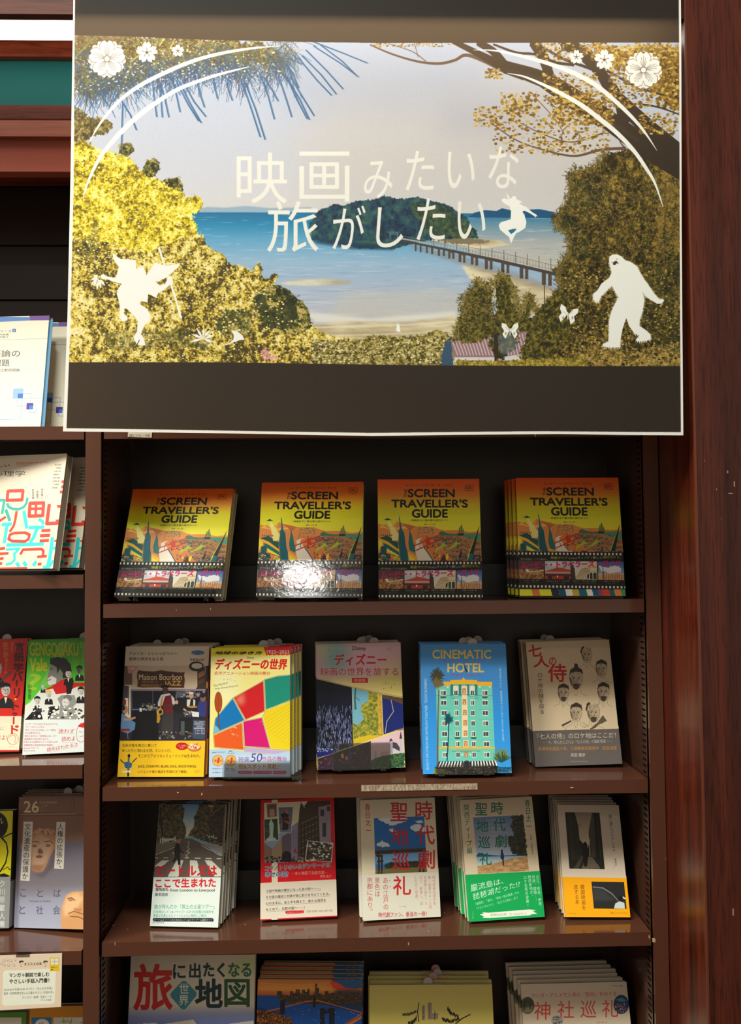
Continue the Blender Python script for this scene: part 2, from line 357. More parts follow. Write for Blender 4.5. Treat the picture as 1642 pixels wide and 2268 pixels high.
    P.lines((214, 190, 194), [[(x, 735), (x+26, 794)] for x in range(980, 1215, 7)], 2.6, al=.0)
    for x in range(996, 1200, 7):
        P.l((212, 188, 192), [(x+6, max(738, 755-(x-998)*.1)), (x+18, 788-(x > 1110)*(x-1110)*.12)], 2.4)
    P.p(wg, [(1095, 690), (1140, 700), (1150, 760), (1110, 800), (1080, 770)], rag=12, cell=6)
    P.p((120, 136, 156), [(1088, 745), (1130, 740), (1150, 760), (1120, 790), (1098, 770)], rag=7, al=.5)
    pin = P.tex([(26, 34, 20), (54, 56, 26), (92, 86, 36), (148, 124, 50)], 7, .85, 1.6)
    for q in ([(1008, 750), (1015, 705), (1030, 690), (1032, 650), (1046, 640), (1055, 622), (1066, 640), (1080, 620), (1090, 650), (1088, 690), (1098, 740), (1060, 760), (1020, 760)],
              [(1100, 690), (1098, 625), (1110, 608), (1130, 612), (1136, 640), (1132, 670), (1150, 700), (1162, 690), (1170, 650), (1180, 650), (1182, 680), (1170, 705), (1200, 700), (1250, 720), (1180, 735), (1110, 735)]):
        P.p(pin, q, rag=9, cell=5)
    tufts(along([(1008, 750), (1030, 690), (1046, 640), (1055, 622), (1080, 640), (1098, 625), (1112, 608), (1136, 640), (1150, 700), (1172, 655), (1182, 680), (1200, 702), (1250, 720)], 7), [(30, 38, 22), (84, 78, 36), (150, 130, 60)], 13, 24)
    tufts([(R_.uniform(1015, 1095), R_.uniform(640, 750)) for _ in range(70)], [(24, 32, 18), (70, 70, 32), (140, 120, 56)], 11, 15)
    P.l((50, 42, 28), [(1098, 740), (1100, 812)], 9)
    P.p(pin, [(1180, 700), (1215, 660), (1240, 640), (1262, 660), (1260, 760), (1200, 800), (1150, 812), (1150, 790)], rag=12, cell=7)
    P.l((80, 62, 44), [(1205, 600), (1206, 680)], 2)
    P.p(P.tex([(90, 78, 30), (150, 132, 50), (200, 178, 80)], 6, .9), [(1010, 798), (1100, 800), (1300, 790), (1300, 815), (1010, 815)], rag=6, cell=5)
    # pine needles, upper left
    P.zoom(140, 0, 2.346)
    P.p(P.tex([(44, 38, 26), (92, 80, 44), (128, 120, 60), (176, 170, 150)], 8, .9, 1.6), [(50, 180), (560, 190), (1000, 215), (1120, 260), (1150, 340), (900, 330), (700, 350), (480, 350), (420, 430), (250, 480), (120, 520), (50, 440)], rag=26, cell=12)
    P.p(P.tex([(60, 46, 30), (104, 84, 52), (150, 128, 84)], 9, .9), [(50, 180), (330, 182), (260, 250), (160, 300), (50, 330)], rag=10, cell=9, al=.8)
    hub = [(110, 300, 5), (180, 420, 6), (300, 400, 6), (380, 340, 6), (470, 330, 6), (560, 330, 6), (640, 300, 6), (720, 310, 6), (800, 280, 6), (880, 300, 6), (930, 340, 5), (1040, 280, 5), (1120, 330, 5), (1150, 250, 4), (90, 440, 4), (250, 330, 5)]
    for cset, kk in (((20, 96, 150), 0), ((52, 58, 92), 1), ((84, 82, 48), 2), ((150, 140, 70), 3), ((16, 78, 128), 4)):
        segs = []
        for (hx, hy, n) in hub:
            for j in range(n*(4 if kk in (0, 4) else 6)):
                a = R_.uniform(.15, 2.6) if kk in (0, 1, 4) else R_.uniform(-.5, 3.6)
                L = R_.uniform(70, 210) if kk in (0, 1, 4) else R_.uniform(40, 110)
                x, y = hx+R_.uniform(-60, 60), hy+R_.uniform(-60, 60)
                e = (x+L*math.cos(a)*.75, y+L*math.sin(a)*.9)
                segs.append([(x, y), ((x+e[0])/2+4, (y+e[1])/2-5), e])
        P.lines(cset, segs, 2.4 if kk in (0, 4) else 2.2, al=.8)
    P.bits((60, 330, 1150, 470), [(196, 204, 224), (206, 200, 190)], 300, 6, 31)
    P.bits((60, 200, 1100, 340), [(226, 206, 150), (60, 52, 34), (180, 150, 70)], 400, 6, 32)
    blue = [[(930, 430), (975, 560), (1025, 715)], [(945, 430), (1000, 570), (1050, 728)], [(1180, 400), (1240, 500), (1305, 605)], [(1170, 420), (1230, 520), (1280, 625)], [(1160, 400), (1215, 520), (1268, 620)],
            [(1130, 430), (1160, 520), (1188, 610)], [(1020, 380), (1065, 500), (1098, 622)], [(1040, 400), (1080, 460), (1118, 528)], [(1220, 300), (1320, 420), (1395, 498)], [(1240, 290), (1340, 390), (1420, 492)],
            [(1260, 260), (1370, 370), (1455, 465)], [(1300, 240), (1440, 330), (1535, 402)], [(1330, 230), (1450, 320), (1520, 390)], [(1290, 215), (1460, 280), (1582, 330)], [(860, 400), (850, 440), (880, 525)],
            [(700, 430), (715, 500), (735, 560)], [(600, 420), (660, 540), (718, 640)], [(590, 430), (650, 545), (705, 632)], [(620, 420), (680, 530), (742, 608)], [(560, 400), (590, 500), (608, 585)], [(500, 430), (530, 520), (550, 612)],
            [(460, 360), (470, 480), (487, 610)], [(500, 440), (510, 530), (516, 612)], [(300, 520), (350, 600), (382, 678)], [(310, 540), (306, 680), (304, 775)], [(1150, 330), (1190, 380), (1225, 460)], [(780, 400), (790, 460), (802, 515)]]
    P.lines((24, 104, 156), blue, 6)
    P.lines((52, 66, 110), [[(x+6, y+2) for x, y in g] for g in blue], 3, al=.6)
    P.lines((120, 150, 96), [[(60, 305), (180, 180)], [(290, 235), (325, 186)], [(470, 255), (520, 195)]], 9, al=.7)
    P.lines((222, 196, 120), [[(350, 325), (420, 270)], [(560, 250), (585, 195)], [(500, 240), (530, 196)]], 8, al=.7)
    # upper right branches
    P.zoom(820, 0, 2.346)
    br = (46, 42, 36)
    def leafs(box, n, sz, seed, cols=((176, 138, 60), (146, 110, 44), (208, 176, 92), (112, 86, 36))): P.bits(box, cols, int(n*1.9), sz*.72, seed)
    P.p(P.tex([(88, 68, 30), (144, 110, 44), (186, 150, 66), (226, 206, 150)], 8, .9, 1.7), [(1100, 228), (1300, 235), (1640, 235), (1640, 600), (1560, 560), (1480, 470), (1400, 400), (1260, 350), (1140, 280)], rag=30, cell=12)
    P.p(P.tex([(40, 34, 18), (96, 74, 28), (150, 116, 40), (190, 156, 60)], 9, .9, 1.6), [(1500, 300), (1640, 250), (1640, 600), (1520, 560), (1500, 450)], rag=22, cell=12)
    for pts, w in (([(0, 235), (120, 285), (250, 322), (360, 332), (440, 315), (500, 288), (600, 322), (690, 365), (800, 400)], [7, 9, 11, 13, 14, 16, 20, 26, 40]),
                   ([(430, 215), (560, 280), (690, 345), (800, 385), (900, 420)], [26, 34, 50, 60, 70]), ([(560, 222), (640, 270), (700, 340)], [34, 40, 44]),
                   ([(640, 232), (760, 275), (860, 285), (960, 325), (1060, 340)], [10, 12, 12, 14, 14]), ([(850, 222), (900, 300), (930, 390), (945, 420)], [54, 56, 50, 50]),
                   ([(700, 350), (900, 410), (1050, 500), (1200, 600), (1340, 700), (1480, 800), (1640, 900)], [66, 72, 86, 96, 104, 100, 96]),
                   ([(820, 400), (950, 480), (1100, 580), (1200, 640)], [10, 34, 44, 50]),
                   ([(1010, 225), (1090, 270), (1190, 370), (1250, 470), (1330, 560), (1440, 660), (1640, 820)], [70, 66, 60, 60, 80, 84, 80]), ([(1250, 450), (1300, 540), (1320, 640)], [60, 60, 60]),
                   ([(900, 250), (1010, 310), (1120, 350), (1250, 400)], [12, 14, 14, 12]), ([(1230, 370), (1380, 450), (1500, 490), (1640, 520)], [12, 10, 9, 8]), ([(1380, 540), (1500, 560), (1640, 610)], [10, 8, 6]),
                   ([(640, 650), (760, 730), (900, 780), (1060, 812), (1200, 780), (1330, 772)], [5, 6, 8, 10, 13, 16]), ([(780, 640), (900, 700), (1050, 740), (1220, 690)], [4, 5, 6, 7]), ([(1040, 640), (1000, 690), (990, 760)], [4, 4, 3]),
                   ([(1260, 640), (1300, 740), (1330, 775)], [6, 6, 8]), ([(100, 230), (220, 270), (290, 320)], [3, 4, 4]), ([(230, 225), (250, 300)], [3, 3]), ([(870, 520), (960, 620), (1010, 700)], [4, 4, 4]),
                   ([(900, 500), (1000, 590), (1130, 650)], [4, 5, 4])):
        P.l(br if w[0] > 8 else (98, 76, 66), curve(pts), curve(np.array(w, float)[:, None])[:, 0])
    P.p((74, 66, 50), [(700, 355), (900, 405), (1060, 490), (1240, 610), (1400, 730), (1390, 742), (1220, 630), (1040, 515), (880, 430), (700, 375)], al=.5, soft=2)
    leafs((540, 555, 690, 660), 60, 13, 1); leafs((680, 480, 880, 600), 110, 14, 2); leafs((600, 360, 690, 410), 30, 12, 3); leafs((640, 600, 1240, 800), 230, 13, 4)
    leafs((940, 480, 1260, 650), 260, 15, 5); leafs((900, 380, 1180, 540), 160, 12, 6); leafs((1240, 240, 1620, 560), 380, 14, 7); leafs((860, 225, 1250, 320), 110, 12, 8); leafs((0, 220, 420, 245), 60, 9, 9)
    leafs((900, 730, 980, 810), 20, 11, 10); leafs((1400, 590, 1620, 700), 90, 13, 11)
    P.zoom(0, 0, 1)
    K_ = (40, 38, 35); Wb = (244, 242, 236)
    P.p(K_, [(100, -160), (1560, -160), (1560, 95), (1507, 95), (1200, 95.5), (840, 96), (640, 93), (420, 88), (300, 82), (160, 79), (100, 79)])
    P.p(K_, [(100, 803), (500, 803), (830, 808), (1000, 810), (1300, 812), (1560, 811), (1560, 1000), (100, 1000)])
    for pg in ([(60, -200), (60, 1060), (149, 1060), (149, 949), (157, 700), (164, 400), (166, 79), (169, -200)], [(1600, -200), (1600, 1060), (1507, 1060), (1507.5, 950), (1505.5, 500), (1504, 90), (1502, -200)],
               [(60, 1060), (60, 949), (149, 949), (400, 952.5), (820, 959), (1020, 957), (1200, 955.5), (1600, 958), (1600, 1060)]): P.p(Wb, pg)
    # white drawing -------------------------------------------------
    Wt = (252, 248, 240)
    P.zoom(140, 0, 2.346)
    def arc(pts, w): P.l(Wt, curve(pts), curve(np.array(w, float)[:, None])[:, 0])
    arc([(140, 738), (165, 690), (200, 635), (260, 560), (330, 495), (420, 435), (520, 385), (620, 340), (720, 305), (820, 280), (920, 262), (1020, 249), (1120, 241)], [2, 7, 11, 15, 18, 20, 21, 20, 18, 16, 13, 9, 2])
    arc([(103, 1035), (125, 960), (160, 880), (200, 810), (260, 735), (330, 660), (410, 590), (500, 525), (600, 465), (700, 425), (800, 392), (900, 365), (970, 349)], [3, 10, 15, 19, 22, 24, 24, 22, 20, 17, 14, 9, 2])
    def petal(cx, cy, a, R, w, notch, col):
        c, q = math.cos(a), math.sin(a)
        pr = [(0.05, 0), (.35, -.62), (.7, -.85), (.93, -.55), (1, -.28), (1-notch, 0), (1, .28), (.93, .55), (.7, .85), (.35, .62)]
        P.p(col, [(cx+R*u*c-w*v*q, cy+R*u*q+w*v*c) for u, v in pr])
    def sakura(cx, cy, R, big):
        if big:
            for i in range(5): petal(cx, cy, -math.pi/2+math.pi/5+i*2*math.pi/5, R, R*.5, .14, Wt)
            for i in range(5): petal(cx, cy, -math.pi/2+i*2*math.pi/5, R*.995, R*.5, .14, (90, 74, 60))
            for i in range(5): petal(cx, cy, -math.pi/2+i*2*math.pi/5, R*.97, R*.47, .12, Wt)
            sg = []
            for i in range(5):
                for d, L in ((0, .78), (.22, .7), (-.22, .7), (.42, .5), (-.42, .5)):
                    a = -math.pi/2+i*2*math.pi/5+d*.8; sg.append([(cx+R*.17*math.cos(a), cy+R*.17*math.sin(a)), (cx+R*L*math.cos(a), cy+R*L*math.sin(a))])
            P.lines((90, 78, 66), sg, 1.8)
            P.e((90, 78, 66), cx, cy, R*.17); P.e(Wt, cx, cy, R*.14)
        else:
            for i in range(5): petal(cx, cy, -math.pi/2+i*2*math.pi/5, R, R*.46, .2, Wt)
            P.lines((70, 60, 48), [[(cx, cy), (cx+R*.42*math.cos(-math.pi/2+i*1.2566+.0), cy+R*.42*math.sin(-math.pi/2+i*1.2566))] for i in range(5)], 2.4)
            P.e((70, 60, 48), cx, cy, R*.11)
            for i in range(5): P.e((70, 60, 48), cx+R*.4*math.cos(-1.5708+i*1.2566), cy+R*.4*math.sin(-1.5708+i*1.2566), R*.045)
    sakura(229, 308, 99, True); sakura(436, 275, 56, False); sakura(597, 266, 33, False)
    P.zoom(820, 0, 2.346)
    arc([(535, 262), (630, 263), (740, 282), (860, 312), (980, 350), (1080, 392), (1180, 450), (1260, 515), (1340, 590), (1400, 655), (1445, 715), (1490, 784)], [2, 7, 13, 18, 21, 23, 23, 22, 19, 15, 9, 2])
    arc([(712, 382), (800, 400), (900, 442), (1000, 492), (1100, 550), (1200, 625), (1290, 700), (1370, 785), (1430, 870), (1480, 955), (1522, 1075)], [2, 9, 15, 20, 23, 24, 23, 21, 18, 12, 3])
    sakura(1420, 366, 98, True); sakura(1217, 312, 54, False); sakura(1072, 298, 38, False)
    # title
    P.zoom(140, 0, 2.346)
    T = (240, 236, 228)
    P.t('映', 903, 795, 1165, 1060, T, .2); P.t('画', 1228, 790, 1488, 1050, T, .2)
    P.t('旅', 1060, 1048, 1328, 1312, T, .9)
    P.zoom(0, 0, 1)
    for ch, b in (('み', (805, 357, 868, 440)), ('た', (897, 335, 960, 423)), ('い', (988, 337, 1050, 418)), ('な', (1080, 325, 1146, 418)),
                  ('が', (735, 456, 806, 553)), ('し', (832, 460, 892, 549)), ('た', (921, 440, 985, 533)), ('い', (1010, 447, 1074, 530))):
        P.t(ch, *b, T, .25, slant=5)
    # silhouettes: winged goblin with a staff
    P.zoom(140, 480, 2.346)
    P.p(Wt, [(257, 188), (275, 205), (300, 220), (378, 226), (380, 275), (395, 262), (415, 265), (430, 285), (432, 305), (450, 280), (478, 238), (530, 256), (575, 252), (612, 242), (600, 262), (580, 275), (572, 290), (556, 300),
              (535, 318), (505, 333), (478, 340), (505, 358), (530, 350), (552, 305), (568, 320), (572, 345), (545, 365), (520, 385), (495, 395), (485, 424), (442, 400), (440, 446), (405, 440), (400, 456), (440, 482), (456, 515),
              (448, 545), (425, 565), (405, 610), (420, 632), (430, 668), (405, 672), (382, 662), (365, 628), (385, 600), (388, 540), (355, 500), (328, 478), (318, 480), (316, 500), (335, 524), (336, 540), (308, 546), (294, 520), (296, 470),
              (288, 430), (278, 400), (290, 370), (305, 350), (260, 338), (225, 325), (200, 322), (196, 305), (210, 298), (230, 312), (275, 318), (282, 290), (290, 262), (270, 235), (260, 215)])
    for a, b in (((180, 325), (150, 345)), ((178, 320), (158, 362)), ((184, 330), (176, 380)), ((190, 330), (196, 372)), ((195, 328), (218, 360)), ((178, 315), (146, 330)), ((180, 312), (165, 306))):
        P.l(Wt, [a, ((a[0]+b[0])/2, (a[1]+b[1])/2), b], [6, 13, 3])
    P.l(Wt, [(498, 160), (540, 290), (580, 410), (614, 530)], [10, 10, 9, 11]); P.ring(Wt, 508, 170, 12, 3)
    P.l((60, 60, 44), [(398, 642), (384, 668)], 4)
    for a in range(7):
        t = -math.pi/2+(a-3)*.62+.05; L = (72, 70, 66, 62, 66, 68, 60)[a]*.95
        P.p(Wt, [(728, 634), (728+L*.55*math.cos(t-.2), 634+L*.55*math.sin(t-.2)), (728+L*math.cos(t), 634+L*math.sin(t)), (728+L*.55*math.cos(t+.2), 634+L*.55*math.sin(t+.2))])
    P.l(Wt, [(738, 640), (765, 655), (784, 680)], 4)
    P.p(Wt, [(875, 590), (905, 596), (930, 615), (944, 640), (920, 642), (900, 648), (880, 656), (860, 664), (842, 670), (842, 664), (868, 655), (884, 640), (888, 620)])
    P.zoom(820, 480, 2.346)
    hair = [(1240, 235), (1242, 210), (1258, 198), (1285, 197), (1305, 208), (1322, 226), (1360, 240), (1388, 262), (1400, 288), (1425, 330), (1450, 362), (1475, 400), (1502, 430), (1520, 428), (1527, 438), (1515, 453), (1490, 454), (1465, 438),
            (1435, 420), (1412, 385), (1424, 430), (1418, 480), (1400, 540), (1398, 568), (1430, 590), (1455, 612), (1458, 635), (1440, 645), (1390, 650), (1380, 640), (1400, 620), (1370, 605), (1345, 570), (1330, 528), (1312, 580), (1300, 640), (1298, 678),
            (1260, 682), (1208, 676), (1210, 662), (1238, 650), (1240, 600), (1240, 540), (1258, 480), (1290, 420), (1268, 385), (1258, 360), (1235, 378), (1200, 415), (1186, 444), (1172, 446), (1158, 428), (1158, 404), (1180, 385), (1200, 350),
            (1240, 320), (1255, 290), (1246, 262)]
    P.p(Wt, hair)
    sp = []
    h = np.array(hair, float)
    for i in range(len(h)):
        a, b = h[i], h[(i+1) % len(h)]; L = np.hypot(*(b-a)); n = np.array([(b-a)[1], -(b-a)[0]])/L
        if i in (0, 1, 2, 3, 14, 15, 16, 17, 31, 32, 33, 34) or 52 < i < 56: continue
        for t in np.arange(.1, .95, 9/L):
            q = a+(b-a)*t; sp.append(P.tf([q-(b-a)/L*3, q+(b-a)/L*3, q+n*8+(0, 5)]))
    P.polys([q if ((q[1]-q[0])[0]*(q[2]-q[0])[1]-(q[1]-q[0])[1]*(q[2]-q[0])[0]) > 0 else q[::-1] for q in sp], Wt)
    P.p((70, 58, 36), [(1262, 238), (1278, 230), (1292, 246), (1280, 244), (1272, 254), (1260, 250)]); P.e((70, 58, 36), 1256, 238, 2.5); P.e((70, 58, 36), 1282, 222, 2.5)
    # leaping figure over the bay
    P.zoom(820, 0, 2.346)
    P.p(Wt, [(706, 1000), (714, 1014), (724, 1022), (722, 1034), (734, 1032), (742, 1020), (756, 1022), (762, 1038), (785, 1048), (790, 1056), (774, 1056), (784, 1066), (812, 1078), (842, 1104), (862, 1116), (872, 1128), (860, 1124), (862, 1134),
              (846, 1120), (826, 1108), (800, 1096), (792, 1100), (800, 1126), (802, 1136), (770, 1140), (730, 1138), (732, 1100), (724, 1072), (706, 1064), (686, 1050), (684, 1036), (700, 1032), (712, 1040), (716, 1030), (710, 1018)])
    P.zoom(820, 480, 2.346)
    P.p(Wt, [(736, -20), (800, -15), (812, 30), (806, 60), (780, 78), (758, 88), (742, 118), (732, 142), (722, 108), (700, 90), (676, 70), (668, 46), (680, 30), (730, 15)])
    P.p((28, 110, 150), [(716, 72), (740, 66), (762, 64), (748, 82), (732, 92)])
    # moth and butterfly, lighthouse
    for cx, cy, k, rot in ((726, 595, 1, .0), (1026, 512, 1.1, .25)):
        for sgn in (-1, 1):
            q = [(sgn*2, -4), (sgn*20, -34), (sgn*42, -42), (sgn*44, -20), (sgn*30, 0), (sgn*40, 18), (sgn*24, 42), (sgn*10, 14)]
            c_, s_ = math.cos(rot), math.sin(rot)
            P.p(Wt, [(cx+k*(x*c_-y*s_), cy+k*(x*s_+y*c_)) for x, y in q])
            P.l((110, 100, 60), [(cx+k*sgn*8, cy-4), (cx+k*sgn*24, cy-20)], 2, al=.7); P.e((110, 100, 60), cx+k*sgn*22, cy+14*k, 5, 9, al=.55)
        P.l(Wt, [(cx, cy-14), (cx, cy+24)], 5)
    P.p(Wt, [(136, 596), (138, 570), (142, 552), (148, 560), (154, 568), (158, 600)])
    P.grain(.035)
    return P
# ---------------------------------------------------------------- cover prints, in measured coordinates
BK = (28, 24, 22)
def cover_A(P, full=True):       # film travel guide: sunset over a painted landscape (drawn from the third copy)
    P.zoom(820, 1040, 5.473)
    P.grad([(118, (216, 82, 22)), (230, (216, 98, 26)), (330, (214, 140, 36)), (440, (214, 196, 34)), (560, (218, 220, 40)), (760, (236, 226, 52)), (1100, (236, 226, 52))])
    P.p((222, 140, 72), [(80, 700), (110, 655), (150, 670), (190, 665), (230, 700), (290, 670), (330, 625), (350, 640), (380, 645), (440, 660), (500, 670), (540, 690), (620, 690), (700, 690), (760, 690), (830, 720), (900, 738), (980, 735), (1100, 735), (1200, 760), (1340, 745), (1350, 1120), (80, 1120)])
    P.p((238, 190, 88), [(150, 670), (200, 700), (260, 715), (330, 640), (300, 700), (360, 700), (420, 690), (470, 690), (560, 710), (480, 720), (400, 715), (300, 740), (180, 710), (110, 700)])
    P.p((196, 108, 56), [(380, 648), (430, 690), (480, 740), (560, 690), (500, 680)])
    P.p((60, 120, 84), [(830, 770), (870, 745), (930, 770), (1000, 780), (1340, 775), (1340, 860), (1100, 800), (900, 810), (850, 800)])
    P.p((76, 148, 116), [(1060, 785), (1340, 778), (1342, 870), (1200, 840), (1090, 800)])
    P.p(P.tex([(120, 84, 60), (168, 118, 76), (186, 136, 88)], 8, .7, 1.3, 3), [(740, 830), (900, 800), (1100, 800), (1260, 850), (1342, 880), (1346, 1110), (960, 1110), (900, 960), (790, 900)])
    P.p((214, 126, 62), [(560, 790), (850, 800), (760, 830), (800, 900), (900, 990), (1010, 1105), (760, 1105), (600, 900), (560, 850)])
    P.bits((760, 820, 1330, 1100), [(84, 74, 66), (54, 92, 88)], 130, 14, 3)
    P.bits((1100, 1030, 1345, 1105), [(40, 66, 84), (64, 50, 56)], 60, 18, 5)
    P.bits((570, 700, 770, 780), [(120, 132, 92), (84, 120, 100)], 70, 9, 4)
    P.p((232, 222, 206), [(575, 1105), (545, 960), (560, 900), (550, 860), (590, 835), (640, 828), (600, 850), (600, 880), (640, 930), (700, 1010), (760, 1105)])
    P.l((20, 96, 110), [(655, 945), (710, 1020), (765, 1105)], 12)
    for y in (905, 925, 945, 960): P.l((240, 232, 220), [(560, y), (640, y-15)], 5)
    # city at the left
    P.p((238, 226, 60), [(85, 830), (140, 860), (150, 910), (120, 950), (100, 1010), (85, 1010)])
    P.p((22, 84, 78), [(95, 835), (210, 800), (290, 850), (300, 870), (340, 875), (345, 1000), (200, 900), (110, 830)])
    P.p((10, 104, 106), [(160, 890), (345, 960), (360, 1060), (280, 1040), (180, 960)])
    P.p((246, 184, 54), [(90, 822), (215, 870), (350, 970), (350, 1000), (200, 900), (90, 850)])
    P.p((246, 184, 54), [(455, 990), (575, 1070), (575, 1105), (470, 1050)])
    P.p((240, 224, 60), [(200, 950), (350, 1040), (370, 1060), (300, 1040), (210, 1000)])
    P.p((244, 220, 70), [(465, 1030), (560, 1105), (480, 1105)])
    P.p((10, 88, 100), [(130, 935), (170, 925), (190, 940), (200, 1020), (240, 1020), (260, 1105), (90, 1105), (90, 1030), (130, 1000)])
    P.p((14, 54, 66), [(170, 1020), (250, 1020), (240, 1050), (180, 1050)])
    P.p((210, 220, 60), [(270, 1070), (330, 1060), (400, 1075), (430, 1105), (310, 1100)])
    P.bits((100, 1030, 460, 1105), [(236, 214, 70), (20, 60, 70), (220, 90, 50)], 60, 12, 9)
    tower = (8, 98, 112)
    P.p(tower, [(346, 530), (352, 570), (360, 580), (380, 700), (395, 740), (412, 760), (430, 900), (436, 940), (455, 1000), (465, 1105), (395, 1105), (370, 1100), (350, 940), (344, 900), (350, 780), (345, 745), (362, 710), (356, 640)])
    for x in (365, 385, 405): P.l((18, 66, 80), [(x, 780), (x+28, 1090)], 5)
    P.p((14, 112, 108), [(480, 700), (490, 760), (508, 800), (520, 870), (548, 960), (545, 1010), (480, 980), (465, 900), (475, 790)])
    P.p((246, 240, 150), [(215, 625), (236, 625), (345, 780), (340, 855), (270, 865)], al=.9)
    P.e((14, 92, 92), 214, 606, 40, 8); P.e((10, 70, 76), 214, 598, 16, 10)
    for x in (140, 165, 190, 215, 240, 262): P.p((18, 58, 48), [(x-7, 805), (x, 780), (x+7, 805)])
    # biplane
    rd = (176, 34, 22)
    P.l(rd, [(525, 928), (858, 788)], 12); P.l(rd, [(548, 984), (880, 836)], 12); P.l(rd, [(660, 852), (735, 822)], 9)
    P.lines((120, 24, 18), [[(600, 900), (610, 950)], [(820, 808), (835, 850)], [(680, 800), (705, 850)], [(690, 950), (750, 930)]], 6)
    P.e((206, 46, 24), 704, 880, 27, 38, -.1); P.e(BK, 696, 946, 8, 14); P.e(BK, 758, 926, 8, 12)
    P.p((168, 196, 44), [(785, 990), (810, 950), (870, 912), (880, 880), (900, 900), (950, 930), (900, 930), (860, 950), (800, 998)])
    P.p((168, 196, 44), [(890, 985), (960, 950), (1020, 900), (1040, 870), (1060, 885), (1105, 895), (1060, 910), (1000, 950), (930, 975)])
    P.p((120, 140, 70), [(1060, 780), (1075, 720), (1100, 680), (1112, 665), (1120, 700), (1142, 750), (1140, 780)], al=.8); P.p((34, 46, 40), [(1056, 775), (1143, 775), (1130, 800), (1070, 800)])
    P.lines((50, 60, 44), [[(1085, 775), (1085, 700)], [(1108, 775), (1108, 665)], [(1128, 775), (1128, 720)]], 5)
    P.p((206, 212, 50), [(1328, 668), (1330, 720), (1180, 1105), (1182, 1050)]); P.p((24, 36, 32), [(1326, 675), (1290, 860), (1256, 1025), (1206, 1015)])
    P.p((20, 104, 120), [(1206, 1015), (1256, 1022), (1235, 1105), (1190, 1105)]); P.p((24, 36, 32), [(1105, 950), (1112, 1030), (1098, 1075), (1078, 1070)]); P.p((20, 104, 120), [(1078, 1070), (1098, 1074), (1090, 1105), (1070, 1105)])
    P.p((86, 30, 24), [(850, 1105), (870, 1070), (885, 1045), (905, 1045), (915, 1070), (930, 1105)]); P.e((240, 214, 60), 935, 1060, 15, 38, .2); P.e((240, 214, 60), 846, 1050, 10, 16)
    # lettering
    T = (22, 22, 18)
    P.t('ムービー・トラベラーズ・ガイド', 430, 172, 1005, 205, (70, 30, 16), .6)
    P.t('SCREEN', 462, 240, 1022, 332, T, 5.2); P.t("TRAVELLER'S", 262, 364, 1182, 458, T, 5.2); P.t('GUIDE', 512, 484, 938, 580, T, 5.6)
    P.t('THE', 0, 0, 0, 0, T, 1.6, quad=[(414, 334), (414, 240), (448, 240), (448, 334)])
    P.t('- 映画好きに贈る夢の旅行ガイド -', 485, 603, 972, 628, T, .5); P.t('翻訳・井上 舞', 655, 654, 790, 672, (70, 66, 30), 0)
    P.l((60, 26, 16), [(1152, 190), (1190, 188), (1203, 194), (1216, 188), (1252, 188), (1252, 255), (1216, 255), (1204, 262), (1192, 255), (1152, 255), (1152, 190)], 5)
    P.t('DK', 1168, 204, 1238, 238, (60, 26, 16), 1.6)
    # black film strip band
    P.r((20, 20, 20), 60, 1106, 1400, 1600)
    for y, h in ((1133, 14), (1534, 14)):
        for i in range(30):
            x = 110+i*44.8; P.r((248, 246, 226), x-12, y-h, x+10, y+h, soft=1)
    P.t('傑作映画&ドラマの裏側へ。', 130, 1188, 462, 1216, (190, 186, 170), 0)
    P.t('映画マニア', 492, 1166, 690, 1200, (228, 222, 40), 1.4); P.t('のための', 700, 1174, 802, 1198, (236, 232, 220), .5); P.t('ディープ', 812, 1162, 945, 1196, (236, 232, 220), 1.4)
    P.t('で', 958, 1172, 980, 1192, (236, 232, 220), .4); P.t('新しい', 990, 1158, 1106, 1194, (236, 232, 220), 1.4); P.t('旅行ガイド。', 1114, 1152, 1322, 1188, (228, 222, 40), 1.4)
    # four little photographs
    P.r((120, 90, 84), 107, 1222, 405, 1445); P.p((92, 62, 70), [(107, 1222), (405, 1222), (405, 1330), (260, 1300), (107, 1330)], rag=4)
    P.p(P.tex([(84, 52, 28), (158, 106, 58), (206, 160, 100)], 9, .8, 1.5), [(107, 1320), (405, 1330), (405, 1445), (107, 1445)]); P.p((228, 222, 214), [(185, 1330), (200, 1318), (222, 1330), (228, 1360), (210, 1372), (195, 1358)], rag=3)
    P.l((232, 214, 180), [(220, 1358), (300, 1352), (405, 1335)], 10); P.lines((220, 196, 160), [[(x, 1352), (x, 1390)] for x in range(240, 400, 18)], 5)
    P.r((190, 196, 204), 418, 1222, 722, 1445); P.e((226, 228, 232), 540, 1260, 110, 26, soft=6); P.p((196, 66, 44), [(418, 1345), (480, 1330), (570, 1300), (640, 1310), (722, 1330), (722, 1380), (418, 1380)])
    P.r((186, 172, 160), 420, 1352, 722, 1376); P.r((90, 34, 30), 418, 1380, 722, 1404); P.r((178, 54, 40), 418, 1404, 722, 1445); P.e((236, 226, 210), 566, 1410, 8, 14); P.r((50, 34, 34), 450, 1404, 500, 1445); P.r((50, 34, 34), 640, 1404, 700, 1445)
    P.r((214, 216, 214), 732, 1222, 1036, 1445); P.p((228, 212, 176), [(760, 1400), (830, 1320), (900, 1270), (1036, 1222), (1036, 1445), (760, 1445)]); P.p((70, 52, 40), [(732, 1260), (770, 1310), (780, 1445), (732, 1445)])
    P.lines((110, 84, 66), [[(780+i*22, 1440), (860+i*12, 1310)] for i in range(8)], 5); P.lines((150, 116, 84), [[(880, 1310), (1036, 1290)], [(880, 1345), (1036, 1340)]], 5)
